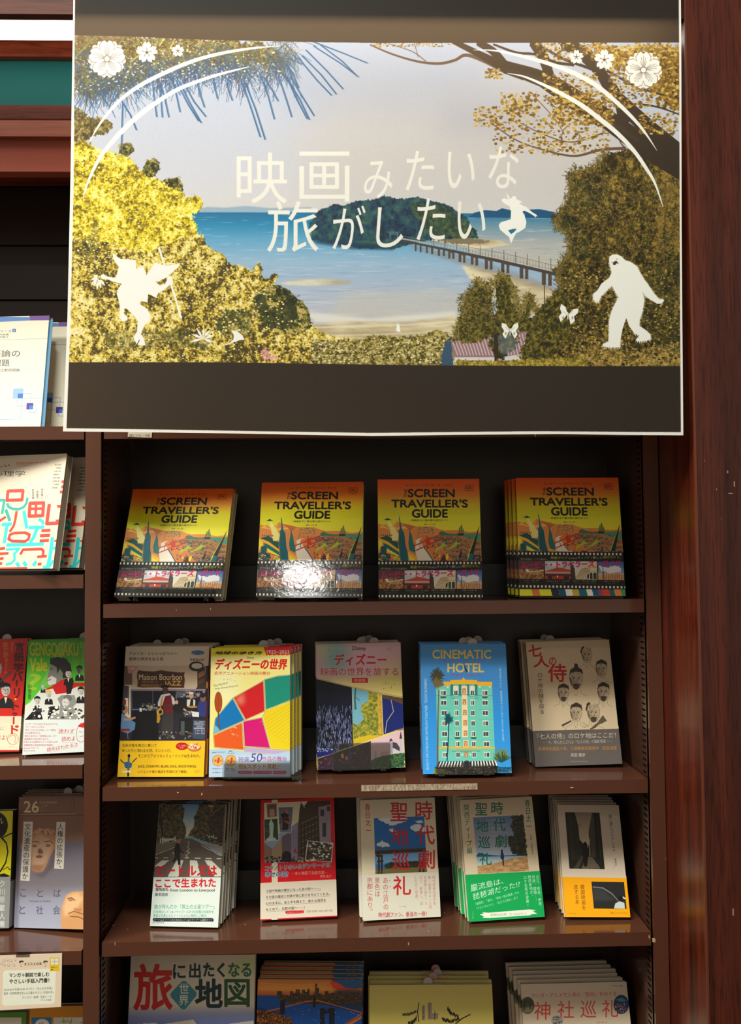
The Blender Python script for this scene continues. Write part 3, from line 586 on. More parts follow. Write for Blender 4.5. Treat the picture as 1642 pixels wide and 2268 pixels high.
    P.r((40, 66, 56), 950, 1375, 980, 1440); P.r((40, 66, 56), 990, 1372, 1028, 1440); P.e((40, 66, 56), 965, 1375, 15, 16); P.e((40, 66, 56), 1009, 1374, 19, 16); P.r((60, 44, 40), 918, 1380, 936, 1430)
    P.grad([(1222, (52, 92, 168)), (1350, (128, 156, 206)), (1390, (226, 190, 150))], [(1048, 1222), (1352, 1222), (1352, 1445), (1048, 1445)]); P.p((230, 232, 238), [(1060, 1270), (1150, 1300), (1260, 1260), (1330, 1310), (1320, 1350), (1180, 1360), (1070, 1340)], rag=10, cell=14)
    P.p(P.tex([(190, 138, 90), (226, 178, 120)], 8), [(1048, 1395), (1150, 1375), (1250, 1370), (1352, 1385), (1352, 1445), (1048, 1445)], rag=3); P.l((60, 52, 66), [(1106, 1300), (1110, 1440)], 7); P.l((60, 52, 66), [(1090, 1440), (1106, 1330), (1122, 1440)], 3)
    P.lines((150, 96, 66), [[(x, 1440), (x+4, 1375)] for x in range(1140, 1345, 26)], 7)
    P.t('ムービー・トラベラーズ・ガイド', 140, 1222, 1318, 1296, (232, 34, 112), 2.6, out=((110, 8, 60), 1.6), quad=[(140, 1238), (1318, 1205), (1318, 1278), (140, 1312)])
    for s_, a, b, y in (('ハリー・ポッター', 168, 350, 1464), ('ストレンジャー・シングス', 438, 706, 1466), ('グランド・ブダペスト・ホテル', 746, 1026, 1464), ('スター・ウォーズ', 1114, 1290, 1464)): P.t(s_, a, y-11, b, y+11, (240, 236, 224), .9)
    for s_, a, b in (('HARRY POTTER', 190, 328), ('STRANGER THINGS', 486, 658), ('THE GRAND BUDAPEST HOTEL', 754, 1028), ('STAR WARS', 1152, 1252)): P.t(s_, a, 1484, b, 1497, (120, 116, 108), 0)
    P.grain(.05)
def cover_B1(P):
    P.zoom(240, 1400, 5.473); P.r((226, 208, 182), 0, 0, 1642, 420)
    P.t('アメリカ・ミシシッピリバー', 254, 240, 832, 280, BK, .5); P.t('音楽の源流を辿る旅', 250, 303, 668, 345, BK, .5); P.t('牧野森太郎', 990, 320, 1160, 352, BK, .5)
    P.e((46, 104, 160), 1085, 250, 76, 28); P.r((46, 104, 160), 1012, 232, 1158, 268); P.t('旅のとっておき', 1020, 252, 1150, 268, (236, 232, 220), .2); P.t('Makings of travel', 1030, 234, 1140, 243, (220, 226, 230), 0)
    P.r((38, 36, 48), 140, 410, 1230, 1320)
    P.p((206, 186, 158), [(270, 410), (1180, 410), (1180, 560), (1100, 640), (1060, 690), (270, 690)]); P.r((120, 92, 84), 190, 410, 290, 640); P.p((214, 150, 140), [(230, 410), (380, 410), (290, 500), (240, 500)]); P.t('CAFE', 246, 424, 320, 455, (240, 236, 230), 1)
    P.r((222, 206, 180), 200, 640, 272, 1040); P.lines((54, 40, 44), [[(x, 650), (x, 1000)] for x in (192, 246)], 9); P.r((70, 60, 66), 186, 650, 240, 800); P.r((120, 40, 40), 180, 820, 214, 880)
    P.e((44, 40, 44), 1068, 415, 90, 60); P.e((226, 214, 196), 1075, 410, 66, 34)
    P.p((64, 52, 46), [(1080, 470), (1170, 420), (1190, 690), (1080, 690)]); P.p((150, 112, 62), [(1090, 500), (1165, 460), (1170, 520), (1095, 560)]); P.p((110, 60, 40), [(1090, 590), (1165, 540), (1170, 600), (1095, 640)]); P.r((186, 140, 60), 1190, 600, 1225, 680)
    sg = [(350, 490), (368, 462), (440, 474), (560, 478), (640, 462), (720, 476), (860, 488), (928, 486), (918, 520), (928, 580), (918, 676), (740, 672), (560, 668), (420, 672), (348, 664), (360, 600), (348, 550)]
    P.p((78, 46, 34), sg); P.l((156, 120, 84), sg+sg[:1], 5)
    P.t('Maison Bourbon', 372, 510, 892, 580, (238, 218, 176), 2.4); P.t('DEDICATED TO', 404, 592, 600, 618, (214, 154, 84), 1.2); P.t('PRESERVATION OF', 402, 632, 664, 660, (214, 154, 84), 1.2); P.t('JAZZ', 680, 592, 880, 664, (232, 172, 72), 3)
    P.r((24, 24, 36), 280, 700, 1200, 960); P.r((150, 130, 150), 272, 690, 1180, 712); P.lines((120, 112, 140), [[(285, 700), (285, 930)], [(540, 710), (540, 900)], [(840, 700), (820, 860)]], 7); P.l((90, 110, 170), [(280, 940), (590, 930)], 12)
    P.p((120, 130, 140), [(820, 720), (1000, 700), (900, 790), (810, 800)], al=.6); P.bits((860, 700, 1190, 800), [(96, 100, 120), (150, 146, 140)], 40, 22, 2)
    P.p((16, 16, 22), [(300, 960), (600, 950), (610, 1310), (280, 1310)]); P.bits((400, 870, 590, 950), [(74, 74, 84), (170, 160, 140)], 30, 18, 4); P.r((214, 210, 200), 378, 918, 408, 964)
    P.p((96, 134, 176), [(165, 980), (230, 1030), (330, 1100), (320, 1180), (240, 1230), (150, 1200), (150, 1060)]); P.e((186, 130, 100), 205, 940, 34, 52); P.e((30, 26, 28), 182, 920, 22, 30); P.l((196, 140, 110), [(180, 1060), (250, 1060), (330, 1035)], 24); P.r((156, 42, 34), 150, 1170, 260, 1200); P.l((150, 140, 140), [(230, 1200), (240, 1300)], 6)
    # players
    P.e((24, 18, 18), 682, 660, 52, 24); P.e((84, 54, 40), 690, 706, 34, 42); P.p((224, 214, 214), [(640, 760), (740, 740), (800, 800), (812, 880), (770, 900), (690, 890), (600, 900), (600, 850)])
    P.p((120, 26, 40), [(690, 780), (760, 760), (790, 960), (750, 1008), (690, 980), (650, 900)]); P.p((60, 54, 52), [(660, 980), (790, 980), (790, 1100), (770, 1290), (700, 1290), (640, 1180)])
    P.l((200, 146, 46), [(660, 770), (645, 840), (630, 930), (600, 960), (610, 1050), (600, 1100)], [8, 16, 20, 26, 44, 30]); P.ring((214, 164, 70), 626, 966, 34, 15); P.l((90, 58, 44), [(790, 880), (700, 890), (640, 900)], 18)
    P.e((30, 26, 28), 850, 920, 70, 60); P.e((208, 176, 156), 828, 850, 22, 24)
    P.p((30, 28, 30), [(900, 900), (950, 820), (1040, 810), (1080, 880), (1060, 940), (920, 990)]); P.p((226, 222, 214), [(952, 820), (1000, 810), (985, 900), (952, 900)]); P.p((226, 222, 214), [(1030, 810), (1056, 830), (1050, 900), (1030, 900)]); P.e((206, 154, 130), 1006, 768, 30, 40); P.e((226, 222, 216), 1004, 738, 28, 14); P.l((206, 160, 136), [(910, 930), (950, 960)], 20)
    P.e((46, 60, 124), 1150, 920, 70, 110); P.e((140, 96, 74), 1148, 800, 34, 44); P.e((30, 28, 30), 1140, 772, 36, 24); P.e((186, 132, 70), 1020, 906, 62, 14); P.p((226, 226, 226), [(1005, 960), (1100, 970), (1100, 1030), (1020, 1025)]); P.bits((920, 960, 1010, 1020), [(190, 190, 190), (90, 90, 90)], 30, 14, 6)
    P.r((24, 24, 28), 860, 1040, 1020, 1260); P.r((74, 84, 84), 880, 1080, 925, 1250); P.p((60, 72, 96), [(1028, 1066), (1180, 1070), (1172, 1306), (1022, 1290)])
    for s_, a, y, h in (('The LEROY', 1042, 1090, 24), ('MARSHALL', 1042, 1115, 24), ('BAND', 1072, 1142, 20), ('1 for $15', 1054, 1195, 24), ('2 for $25', 1054, 1228, 24)): P.t(s_, a, y-h/2, 1170 if s_ != 'BAND' else 1146, y+h/2, (226, 226, 226), .8)
    P.r((150, 160, 190), 1036, 1158, 1168, 1174); P.bits((620, 1200, 1020, 1300), [(110, 84, 74), (150, 150, 150), (60, 56, 60)], 60, 14, 8)
    P.r((246, 192, 28), 80, 1316, 1230, 1800)
    P.t('北米大陸を南北に貫いて', 168, 1354, 586, 1392, BK, .4); P.t('ゆったりと流れる大河、ミシシッピ。', 168, 1416, 762, 1456, BK, .4); P.t('そこからアメリカンミュージックは生まれた。', 362, 1480, 1116, 1520, BK, .4)
    P.t('JAZZ, COUNTRY, BLUES, SOUL, ROCK’N’ROLL', 360, 1614, 1070, 1650, BK, 1.6); P.t('レジェンド達の逸話を写真付きで解説。', 358, 1674, 960, 1710, BK, .3); P.t('SHC', 1050, 1672, 1116, 1706, (180, 130, 30), .2)
    P.e((190, 24, 20), 894, 1384, 76, 46); P.t('グルメ情報も', 836, 1368, 952, 1386, (250, 240, 230), .5); P.t('充実！', 866, 1392, 920, 1410, (250, 240, 230), .5)
    P.e((196, 116, 50), 1044, 1398, 84, 52); P.e((230, 184, 130), 1040, 1386, 76, 38); P.bits((975, 1355, 1110, 1415), [(170, 80, 50), (240, 220, 190)], 60, 10, 3)
    P.p((34, 98, 160), [(190, 1580), (240, 1570), (290, 1590), (280, 1640), (240, 1660), (200, 1640)]); P.l(BK, [(145, 1545), (190, 1590)], 10); P.l(BK, [(345, 1525), (290, 1580)], 10); P.l((90, 96, 110), [(250, 1480), (240, 1750)], 22); P.e(BK, 250, 1500, 16, 20); P.r((226, 226, 220), 165, 1680, 280, 1702); P.r(BK, 232, 1700, 250, 1750)
    P.grain(.04)
def cover_B2(P):                 # comic-panel travel guide; the cartoon figures are left out
    P.zoom(440, 1400, 5.473); P.r((252, 240, 150), 0, 0, 1300, 1900); P.e((255, 250, 190), 330, 640, 160, 260, soft=30)
    P.grad([(170, (246, 222, 26)), (270, (246, 226, 40)), (300, (252, 240, 150))], [(100, 150), (1130, 150), (1130, 310), (100, 310)])
    P.p((232, 28, 30), [(785, 170), (1130, 170), (1130, 282)]+[(1120-i*26+(13 if i % 2 else 0), 282-(12 if i % 2 else 0)) for i in range(12)]+[(822, 284)])
    P.t('1923~2023', 828, 218, 1098, 260, (252, 250, 240), 2); P.t('地球の歩き方', 196, 234, 760, 270, BK, 3.4, slant=22)
    P.t('Disney', 588, 298, 672, 328, BK, .8); P.t('ディズニーの世界', 196, 326, 1062, 452, (224, 30, 26), 5.4, slant=22); P.t('名作アニメーション映画の舞台', 188, 478, 862, 520, (212, 56, 34), 1.2, slant=8)
    P.t('The World of', 0, 0, 0, 0, (120, 96, 60), .2, quad=[(180, 640), (352, 600), (354, 628), (182, 666)]); P.t('Walt Disney Pictures', 0, 0, 0, 0, (120, 96, 60), .2, quad=[(195, 680), (476, 636), (478, 664), (198, 704)])
    P.bits((270, 540, 480, 590), [(200, 170, 90)], 14, 7, 2)
    B = (252, 242, 170); S = [((420, 795), (790, 585), (805, 960), (570, 1065)), ((796, 575), (960, 530), (1130, 515), (1130, 830), (812, 945)), ((1130, 820), (1130, 1440), (880, 1420), (775, 1035), (812, 950)),
                             ((540, 1080), (770, 1035), (872, 1410), (556, 1385)), ((178, 1250), (530, 1095), (545, 1385), (556, 1430), (190, 1400)), ((175, 1240), (200, 1050), (415, 798), (560, 1070)), ((556, 1398), (1130, 1432), (1130, 1500), (556, 1460))]
    cols = [(216, 26, 34), (18, 146, 124), (244, 216, 30), (222, 16, 122), (240, 96, 34), (6, 122, 196), (200, 176, 226)]
    for q, c in zip(S, cols): P.p(c, q)
    P.lines((250, 232, 90), [[(850+i*40, 1440), (1130+i*40-200, 950)] for i in range(-6, 9)], 12, al=.0)
    for i in range(14): P.l((224, 190, 20), [(800+i*30-60, 1100+i*26), (1120, 860+i*42)], 9, al=.55)
    P.p((255, 250, 180), [(440, 800), (560, 730), (560, 880), (470, 880)], al=.45, soft=12)
    for q in S: P.l(B, list(q)+[q[0]], 12); P.l((60, 54, 40), list(q)+[q[0]], 3)
    P.e((176, 78, 26), 240, 850, 48, 128); P.l((130, 70, 34), [(238, 960), (252, 1190)], 16); P.l((150, 62, 20), [(240, 740), (238, 960)], 5)
    P.p((120, 190, 230), [(185, 1230), (200, 1120), (260, 1190)], rag=5); P.bits((390, 1150, 480, 1260), [(250, 180, 130)], 10, 14, 4)
    P.p((190, 216, 242), [(90, 1424), (300, 1416), (520, 1440), (700, 1478), (900, 1480), (1130, 1440), (1130, 1800), (90, 1800)]); P.e((226, 238, 252), 620, 1600, 330, 90, soft=20)
    P.t('amazon ランキング', 162, 1446, 318, 1466, BK, .5); P.t('楽天', 370, 1434, 412, 1452, BK, .5); P.t('ブックス', 352, 1460, 432, 1480, BK, .5)
    for x in (234, 392):
        P.e((206, 140, 52), x, 1558, 68); P.e((240, 190, 96), x, 1558, 60); P.t('第', x-46, 1544, x-14, 1576, (120, 60, 30), .5); P.t('位', x+18, 1544, x+48, 1576, (120, 60, 30), .5); P.t('1', x-12, 1520, x+10, 1592, (226, 60, 40), 2.6, out=((252, 246, 230), 1.5), slant=14)
    for s_, a, b, y in (('本>旅行ガイド', 166, 296, 1656), ('本>映画ガイド', 166, 296, 1702), ('趣味・実用', 332, 424, 1654), ('アウトドア部門', 322, 448, 1678)): P.t(s_, a, y-9, b, y+9, (60, 60, 90), .3)
    P.grad([(480, (120, 70, 170)), (800, (200, 40, 130)), (1080, (110, 80, 190))], [(0, 0)]*3, ax=0)
    P.t('映画', 486, 1512, 616, 1576, (120, 66, 168), 1); P.t('50', 628, 1472, 764, 1572, (86, 70, 170), 1.2, slant=16); P.t('作品の舞台', 772, 1508, 1066, 1566, (190, 54, 130), 1)
    P.t('街&スポット満載!!', 486, 1598, 976, 1660, (150, 50, 150), 1, out=((250, 240, 140), 3, 2))
    for s_, a, b in (('写真&マップ', 480, 650), ('ウォルトゆかりの地', 658, 892), ('モデルプラン', 904, 1066)):
        P.r((208, 20, 120), a+12, 1682, b-12, 1718); P.e((208, 20, 120), a+16, 1700, 17); P.e((208, 20, 120), b-16, 1700, 17); P.t(s_, a+16, 1690, b-14, 1710, (252, 244, 250), .9)
    P.grain(.03)
def cover_B3(P):                 # storybook travel cover; figures left out, scenery kept
    P.zoom(660, 1400, 5.473)
    P.grad([(120, (226, 190, 190)), (330, (228, 180, 196)), (480, (232, 186, 200)), (600, (234, 214, 150)), (800, (238, 220, 120)), (1700, (238, 220, 120))])
    P.e((116, 190, 186), 470, 290, 150, 190, soft=45); P.e((222, 220, 150), 250, 190, 110, 120, soft=40); P.e((234, 222, 130), 1180, 560, 220, 190, soft=50); P.e((236, 190, 204), 800, 330, 190, 150, soft=50, al=.8)
    P.t('Disney', 662, 172, 826, 232, (46, 34, 50), 1.6); P.t('ディズニー', 445, 268, 1072, 400, (206, 34, 44), 5, out=((250, 226, 220), 2.4)); P.t('映画の世界を旅する', 280, 430, 1218, 528, (190, 34, 48), 1.6, out=((252, 238, 232), 3))
    P.r((206, 26, 36), 656, 555, 850, 614); P.t('新装版', 684, 566, 822, 602, (250, 240, 230), .8)
    for bx in ((350, 175, 430, 370), (1075, 190, 1140, 220), (1030, 545, 1200, 710)): P.bits(bx, [(110, 96, 50)], 13, 6, int(bx[0]))
    P.p((196, 176, 120), [(215, 552), (660, 658), (1020, 735), (1280, 782), (1280, 802), (1020, 752), (660, 674), (215, 568)])
    P.p((10, 16, 40), [(215, 568), (655, 672), (670, 1380), (240, 1520), (215, 1520)])
    R_ = RS(5); P.lines((150, 160, 226), [[(x, y), (x, y+R_.uniform(20, 90))] for x, y in zip(R_.uniform(235, 655, 230), R_.uniform(880, 1420, 230))], 3.4)
    P.lines((226, 228, 250), [[(x, y), (x, y+R_.uniform(8, 50))] for x, y in zip(R_.uniform(240, 655, 130), R_.uniform(940, 1420, 130))], 3)
    P.p((26, 40, 130), [(235, 1440), (560, 1405), (400, 1480), (240, 1525)]); P.bits((240, 1410, 500, 1450), [(190, 196, 240)], 60, 8, 8)
    P.p(P.tex([(90, 110, 40), (150, 150, 50), (204, 186, 70)], 12, .8), [(662, 675), (1012, 752), (1030, 1250), (740, 1350), (672, 1360)])
    P.p((122, 186, 210), [(662, 675), (860, 720), (850, 830), (760, 900), (800, 1060), (720, 1130), (668, 1100)], rag=9, cell=9); P.p(P.tex([(196, 150, 50), (230, 190, 80)], 10), [(960, 745), (1012, 755), (1030, 1240), (980, 1240)], rag=6); P.p((226, 190, 40), [(680, 1290), (860, 1250), (1020, 1250), (760, 1345), (676, 1360)], rag=5)
    P.l((60, 96, 104), [(700, 680), (690, 800), (700, 940)], [14, 18, 22]); P.l((60, 96, 104), [(690, 780), (750, 830)], 8)
    P.p((24, 40, 120), [(1020, 756), (1278, 802), (1282, 1165), (1040, 1240)]); P.p((96, 72, 50), [(1020, 756), (1278, 802), (1278, 880), (1130, 820), (1030, 800)]); P.l((200, 186, 140), [(1130, 820), (1160, 960), (1080, 1080), (1060, 1220)], 9)
    P.p((150, 120, 110), [(1150, 1195), (1282, 1160), (1282, 1190)]); P.p((236, 200, 210), [(885, 1320), (1282, 1182), (1294, 1650), (885, 1660)])
    P.p((60, 40, 60), [(240, 1535), (885, 1320), (885, 1660), (245, 1672)]); P.bits((250, 1400, 880, 1655), [(226, 120, 60), (150, 80, 60), (110, 80, 120)], 70, 11, 9, [(250, 1540), (880, 1330), (880, 1650), (250, 1660)])
    P.p((250, 200, 90), [(520, 1480), (550, 1470), (560, 1520), (535, 1535)]); P.p((240, 150, 70), [(575, 1510), (605, 1505), (605, 1550), (580, 1555)]); P.p((86, 74, 120), [(500, 1560), (540, 1600), (620, 1570), (660, 1520), (650, 1440), (610, 1430), (600, 1560)], al=.8)
    P.p((196, 190, 198), [(1110, 1320), (1150, 1310), (1155, 1470), (1112, 1460)]); P.p((60, 56, 74), [(1105, 1325), (1128, 1285), (1155, 1320)]); P.p((214, 206, 208), [(1150, 1400), (1200, 1330), (1240, 1360), (1280, 1340), (1282, 1500), (1150, 1500)]); P.p((74, 66, 86), [(1150, 1330), (1200, 1345), (1250, 1420), (1245, 1450), (1150, 1400)])
    P.r((206, 200, 206), 1236, 1290, 1262, 1460); P.p((60, 56, 74), [(1232, 1292), (1248, 1200), (1266, 1292)]); P.p((214, 180, 178), [(1000, 1450), (1110, 1440), (1110, 1560), (1000, 1560)]); P.r((190, 186, 190), 930, 1440, 955, 1560)
    P.p(P.tex([(24, 60, 44), (52, 96, 56), (90, 130, 76)], 8), [(885, 1560), (960, 1520), (1140, 1480), (1294, 1460), (1296, 1700), (885, 1700)], rag=6)
    P.grain(.03)
def cover_B4(P):                 # blue hotel cover
    P.zoom(890, 1400, 5.473)
    P.grad([(150, (70, 146, 212)), (600, (64, 142, 214)), (1000, (46, 150, 232)), (1730, (56, 160, 240))])
    Y = (238, 200, 96)
    P.t('CINEMATIC', 376, 216, 1084, 320, Y, 4.4); P.t('HOTEL', 558, 380, 994, 486, Y, 4.4); P.t('シネマティック　ホテル', 455, 336, 1002, 360, (190, 60, 130), .6); P.t('そこは映画のような世界のホテル', 540, 508, 990, 532, (196, 50, 110), .4)
    P.p((60, 50, 90), [(750, 385), (775, 430), (808, 480), (785, 488), (765, 455)])
    P.t('CINEMATIC HOTEL · BEAUTIFUL HOTELS IN THE WORLD LIKE A MOVIE', 0, 0, 0, 0, (200, 222, 246), 1.4, quad=[(304, 562), (330, 1670), (300, 1672), (272, 564)])
    P.v('一度は泊まりたい、映画美術のように作り込まれた夢の空間。', 1178, 405, 1206, 1350, (210, 226, 244), .4, dx=42)
    m, m2, dkc = (112, 208, 190), (86, 186, 172), (42, 130, 130)
    P.p(m, [(415, 660), (590, 640), (1098, 640), (1102, 780), (1135, 1560), (440, 1560)]); P.p(m2, [(590, 628), (920, 628), (922, 780), (590, 780)])
    P.p((246, 184, 46), [(500, 600), (590, 600), (592, 580), (730, 576), (750, 545), (770, 576), (912, 580), (920, 600), (1098, 602), (1098, 652), (920, 652), (918, 632), (590, 632), (588, 652), (520, 652)])
    for x in (608, 710, 800, 902): P.r(dkc, x-16, 636, x+16, 765)
    for x in (657, 756, 856): P.r((236, 232, 206), x-32, 655, x+32, 760); P.e((236, 232, 206), x, 668, 32, 20)
    P.r((250, 222, 180), 730, 650, 796, 1275)
    P.p((250, 222, 180), [(734, 800), (798, 800), (806, 1272), (742, 1272)]); P.r((250, 222, 180), 748, 1308, 812, 1392)
    for i, y in enumerate((715, 845, 975, 1100, 1225, 1352, 1485)):
        x = 757+i*4.4; P.r((196, 130, 80), x-22, y-32, x+22, y+32)
        for a in (-10, 8): P.e((240, 210, 160), x+a, y-8, 6, 8)
        P.e((250, 240, 220), x, y+16, 7, 9)
    for i, (y, xs) in enumerate(((735, (505, 657, 857, 1010)), (855, (510, 663, 858, 1012)), (980, (516, 667, 863, 1015)), (1105, (522, 672, 867, 1018)), (1233, (522, 676, 871, 1022)), (1355, (530, 680, 875, 1030)), (1485, (530, 684, 880, 1032)))):
        for j, x in enumerate(xs):
            w, h = (36, 34) if j in (0, 3) else (26, 36)
            P.r((236, 240, 226), x-w, y-h, x+w, y+h); P.r((70, 84, 96) if (i+j) % 3 else (130, 150, 140), x-w+6, y-h+12, x-2, y+h-8); P.r((60, 66, 84), x+3, y-h+12, x+w-6, y+h-8)
    P.lines((50, 120, 120), [[(408, 772), (590, 772), (600, 760), (920, 760), (935, 772), (1105, 772)], [(598, 806), (620, 796), (645, 806)], [(890, 806), (910, 796), (930, 806)], [(610, 1445), (955, 1443)]], 5)
    P.lines((84, 176, 164), [[(430, y), (620, y)] for y in (800, 925, 1050, 1175, 1300)]+[[(930, y), (1110, y)] for y in (814, 940, 1060, 1140, 1180, 1310)], 3)
    for x, y in ((505, 780), (1010, 780), (678, 1275), (873, 1275)): P.p((60, 90, 80), [(x-38, y), (x+38, y), (x+25, y+22), (x-25, y+22)])
    P.r((246, 184, 46), 445, 1392, 1130, 1414); P.t('THE GEORGIAN', 670, 1418, 890, 1440, (196, 160, 84), 1.4)
    for x, y in ((560, 668), (948, 664), (1068, 664), (736, 1485), (830, 1485)): P.e((240, 236, 200), x, y, 11)
    P.l((120, 92, 74), [(450, 700), (440, 1100), (436, 1450), (436, 1720)], [12, 16, 20, 24]); P.l((20, 74, 96), [(572, 1080), (566, 1300), (552, 1560)], 13)
    R_ = RS(9)
    for cx, cy, rx, ry, c, n in ((430, 540, 95, 130, (66, 66, 48), 130), (440, 620, 80, 90, (120, 100, 60), 60), (570, 1050, 62, 84, (14, 74, 92), 60)):
        P.lines(c, [[(cx, cy), (cx+rx*R_.uniform(.5, 1.05)*math.cos(a), cy+ry*R_.uniform(.5, 1.05)*math.sin(a))] for a in R_.uniform(0, 6.28, n)], [13, 4])
    P.lines((130, 140, 50), [[(1215, 1560), (1215+130*math.cos(a)*k, 1520+130*math.sin(a)*k)] for a, k in zip(R_.uniform(-3.4, .2, 60), R_.uniform(.5, 1, 60))], 6); P.lines((40, 80, 60), [[(1215, 1580), (1215+120*math.cos(a)*k, 1540+110*math.sin(a)*k)] for a, k in zip(R_.uniform(-3.4, .2, 40), R_.uniform(.4, 1, 40))], 5)
    P.p((36, 40, 40), [(400, 1640), (1170, 1620), (1180, 1725), (400, 1730)]); P.p(P.tex([(40, 66, 40), (120, 140, 60), (196, 186, 130)], 7, .9), [(385, 1700), (400, 1650), (520, 1660), (620, 1690), (640, 1735), (380, 1735)], rag=5); P.bits((640, 1640, 1180, 1725), [(200, 190, 170), (80, 90, 80), (140, 120, 90)], 110, 13, 3)
    aw = [(455, 1572), (1140, 1556), (1165, 1622), (420, 1640)]; P.p((240, 238, 228), aw)
    for i in range(20):
        a, b = i/20., (i+.5)/20.; f = lambda t, u: (455+685*t+(-35+60*t)*u, 1572-16*t+(68-2*t)*u)
        P.p((30, 30, 34), [f(a, 0), f(b, 0), f(b, 1), f(a, 1)])
    P.e((30, 30, 34), 790, 1606, 48, 50); P.ring((90, 90, 90), 790, 1606, 36, 5); P.r((16, 96, 150), 1165, 1635, 1300, 1700); P.bits((1160, 1640, 1330, 1715), [(20, 60, 60), (70, 120, 110)], 40, 13, 6)
    P.grain(.025)
def sketch(P, x, y, s, flip=1, hair='top', beard=False, al=.75):
    """a pencil head: outline, brows, nose, mouth and hair drawn in strokes"""
    c = (70, 58, 50); R_ = RS(int(x+y)); q = lambda pts: [(x+flip*a*s, y+b*s) for a, b in pts]
    P.p((196, 172, 140), q([(-30, -35), (0, -50), (30, -35), (34, 5), (22, 40), (0, 56), (-22, 40), (-34, 5)]), al=.55, soft=2)
    P.l(c, q([(-34, -20), (-34, 8), (-24, 38), (-6, 55), (10, 55), (26, 38), (35, 5), (35, -20)]), 3, al=al)
    P.lines(c, [q([(-22, -10), (-6, -7)]), q([(6, -8), (24, -12)]), q([(-18, 0), (-7, 1)]), q([(8, 0), (20, -1)]), q([(-1, 0), (-6, 18), (3, 20)]), q([(-10, 34), (0, 31), (12, 34)]), q([(-6, 40), (8, 40)])], 6, al=al)
    P.lines(c, [q([(a, b), (a-9, b+13)]) for a, b in zip(R_.uniform(8, 34, 22), R_.uniform(-24, 36, 22))]+[q([(a, b), (a-6, b+9)]) for a, b in zip(R_.uniform(-30, 0, 12), R_.uniform(-22, 40, 12))], 2.6, al=.5)
    P.p((60, 50, 44), q([(30, -10), (38, -6), (34, 16), (22, 40), (24, 14)]), al=.65, rag=2); P.e((60, 50, 44), *q([(-13, -1)])[0], 5*s, 3.4*s, al=.7); P.e((60, 50, 44), *q([(14, -2)])[0], 5*s, 3.4*s, al=.7)
    P.p((150, 128, 104), q([(10, 5), (30, 0), (24, 36), (8, 46)]), al=.4, soft=3)
    hs = {'top': [(-36, -18), (-30, -48), (-10, -60), (-6, -78), (10, -80), (12, -60), (32, -48), (37, -15), (26, -32), (0, -38), (-26, -32)], 'short': [(-37, -10), (-32, -45), (0, -62), (32, -45), (38, -8), (28, -30), (0, -36), (-26, -28)],
          'bald': [(20, -50), (34, -36), (40, 0), (46, -20), (40, -50), (26, -60)]}[hair]
    P.p((48, 40, 36), q(hs), rag=2, al=.9); P.lines((60, 50, 44), [q([(a, b), (a+R_.uniform(-6, 6), b+16)]) for a, b in zip(R_.uniform(-32, 34, 26), R_.uniform(-60, -30, 26))], 2.2, al=.6)
    if beard: P.p((58, 48, 42), q([(-20, 28), (0, 24), (20, 28), (14, 50), (0, 60), (-14, 50)]), rag=2, al=.8)
    P.lines(c, [q([(-20, 42), (-26, 76)]), q([(20, 44), (28, 72)]), q([(-26, 76), (-60, 92)]), q([(28, 72), (62, 88)]), q([(-10, 60), (0, 92)]), q([(14, 60), (4, 92)])], 3.4, al=.6)
def cover_B5(P):                 # cream cover with pencil heads
    P.zoom(1120, 1390, 5.473); P.r((232, 210, 174), 0, 0, 1642, 1900); Rr = (206, 34, 30)
    P.t('七', 0, 0, 0, 0, Rr, 5, quad=[(275, 215), (430, 205), (440, 340), (290, 360)]); P.t('人', 345, 345, 530, 478, Rr, 5); P.t('の', 530, 362, 615, 458, Rr, 2.4); P.t('侍', 520, 442, 738, 655, Rr, 5)
    P.v('ロケ地の謎を探る', 382, 545, 448, 1050, (70, 60, 50), .3, dx=30)
    sketch(P, 990, 330, 1.75, -1, 'bald'); sketch(P, 1165, 500, 1.9, -1, 'short'); sketch(P, 860, 620, 2.3, -1, 'top', True); sketch(P, 705, 790, 1.9, -1, 'short', True); sketch(P, 1190, 780, 2.0, -1, 'short', True); sketch(P, 860, 1030, 2.0, -1, 'short'); sketch(P, 1070, 1030, 2.1, -1, 'bald', True)
    P.p((60, 50, 44), [(680, 1180), (800, 1120), (800, 1140), (690, 1200)], al=.9); P.p((66, 54, 46), [(1020, 1230), (1120, 1150), (1180, 1060), (1230, 1130), (1130, 1180), (1060, 1235)], rag=5, al=.75); P.l((110, 96, 80), [(700, 1200), (740, 1240)], 4); P.l((110, 96, 80), [(930, 1150), (1010, 1200)], 4)
    P.p((108, 100, 96), [(280, 1254), (1500, 1222), (1500, 1900), (280, 1900)])
    W = (232, 220, 200)
    P.t('『七人の侍』のロケ地はここだ！', 385, 1276, 1335, 1345, W, .4, rise=9); P.t('── 今、明らかにされる『七人の侍』の撮影現場 ──', 438, 1362, 1292, 1408, (206, 194, 176), 0, rise=9)
    P.t('黒澤明生誕百十年、三船敏郎生誕百年　記念出版', 400, 1440, 1346, 1486, (222, 150, 60), .4, rise=7); P.t('高田 雅彦', 792, 1520, 966, 1566, W, .6); P.t('アルファベータブックス', 786, 1612, 992, 1632, W, .3); P.grain(.035)
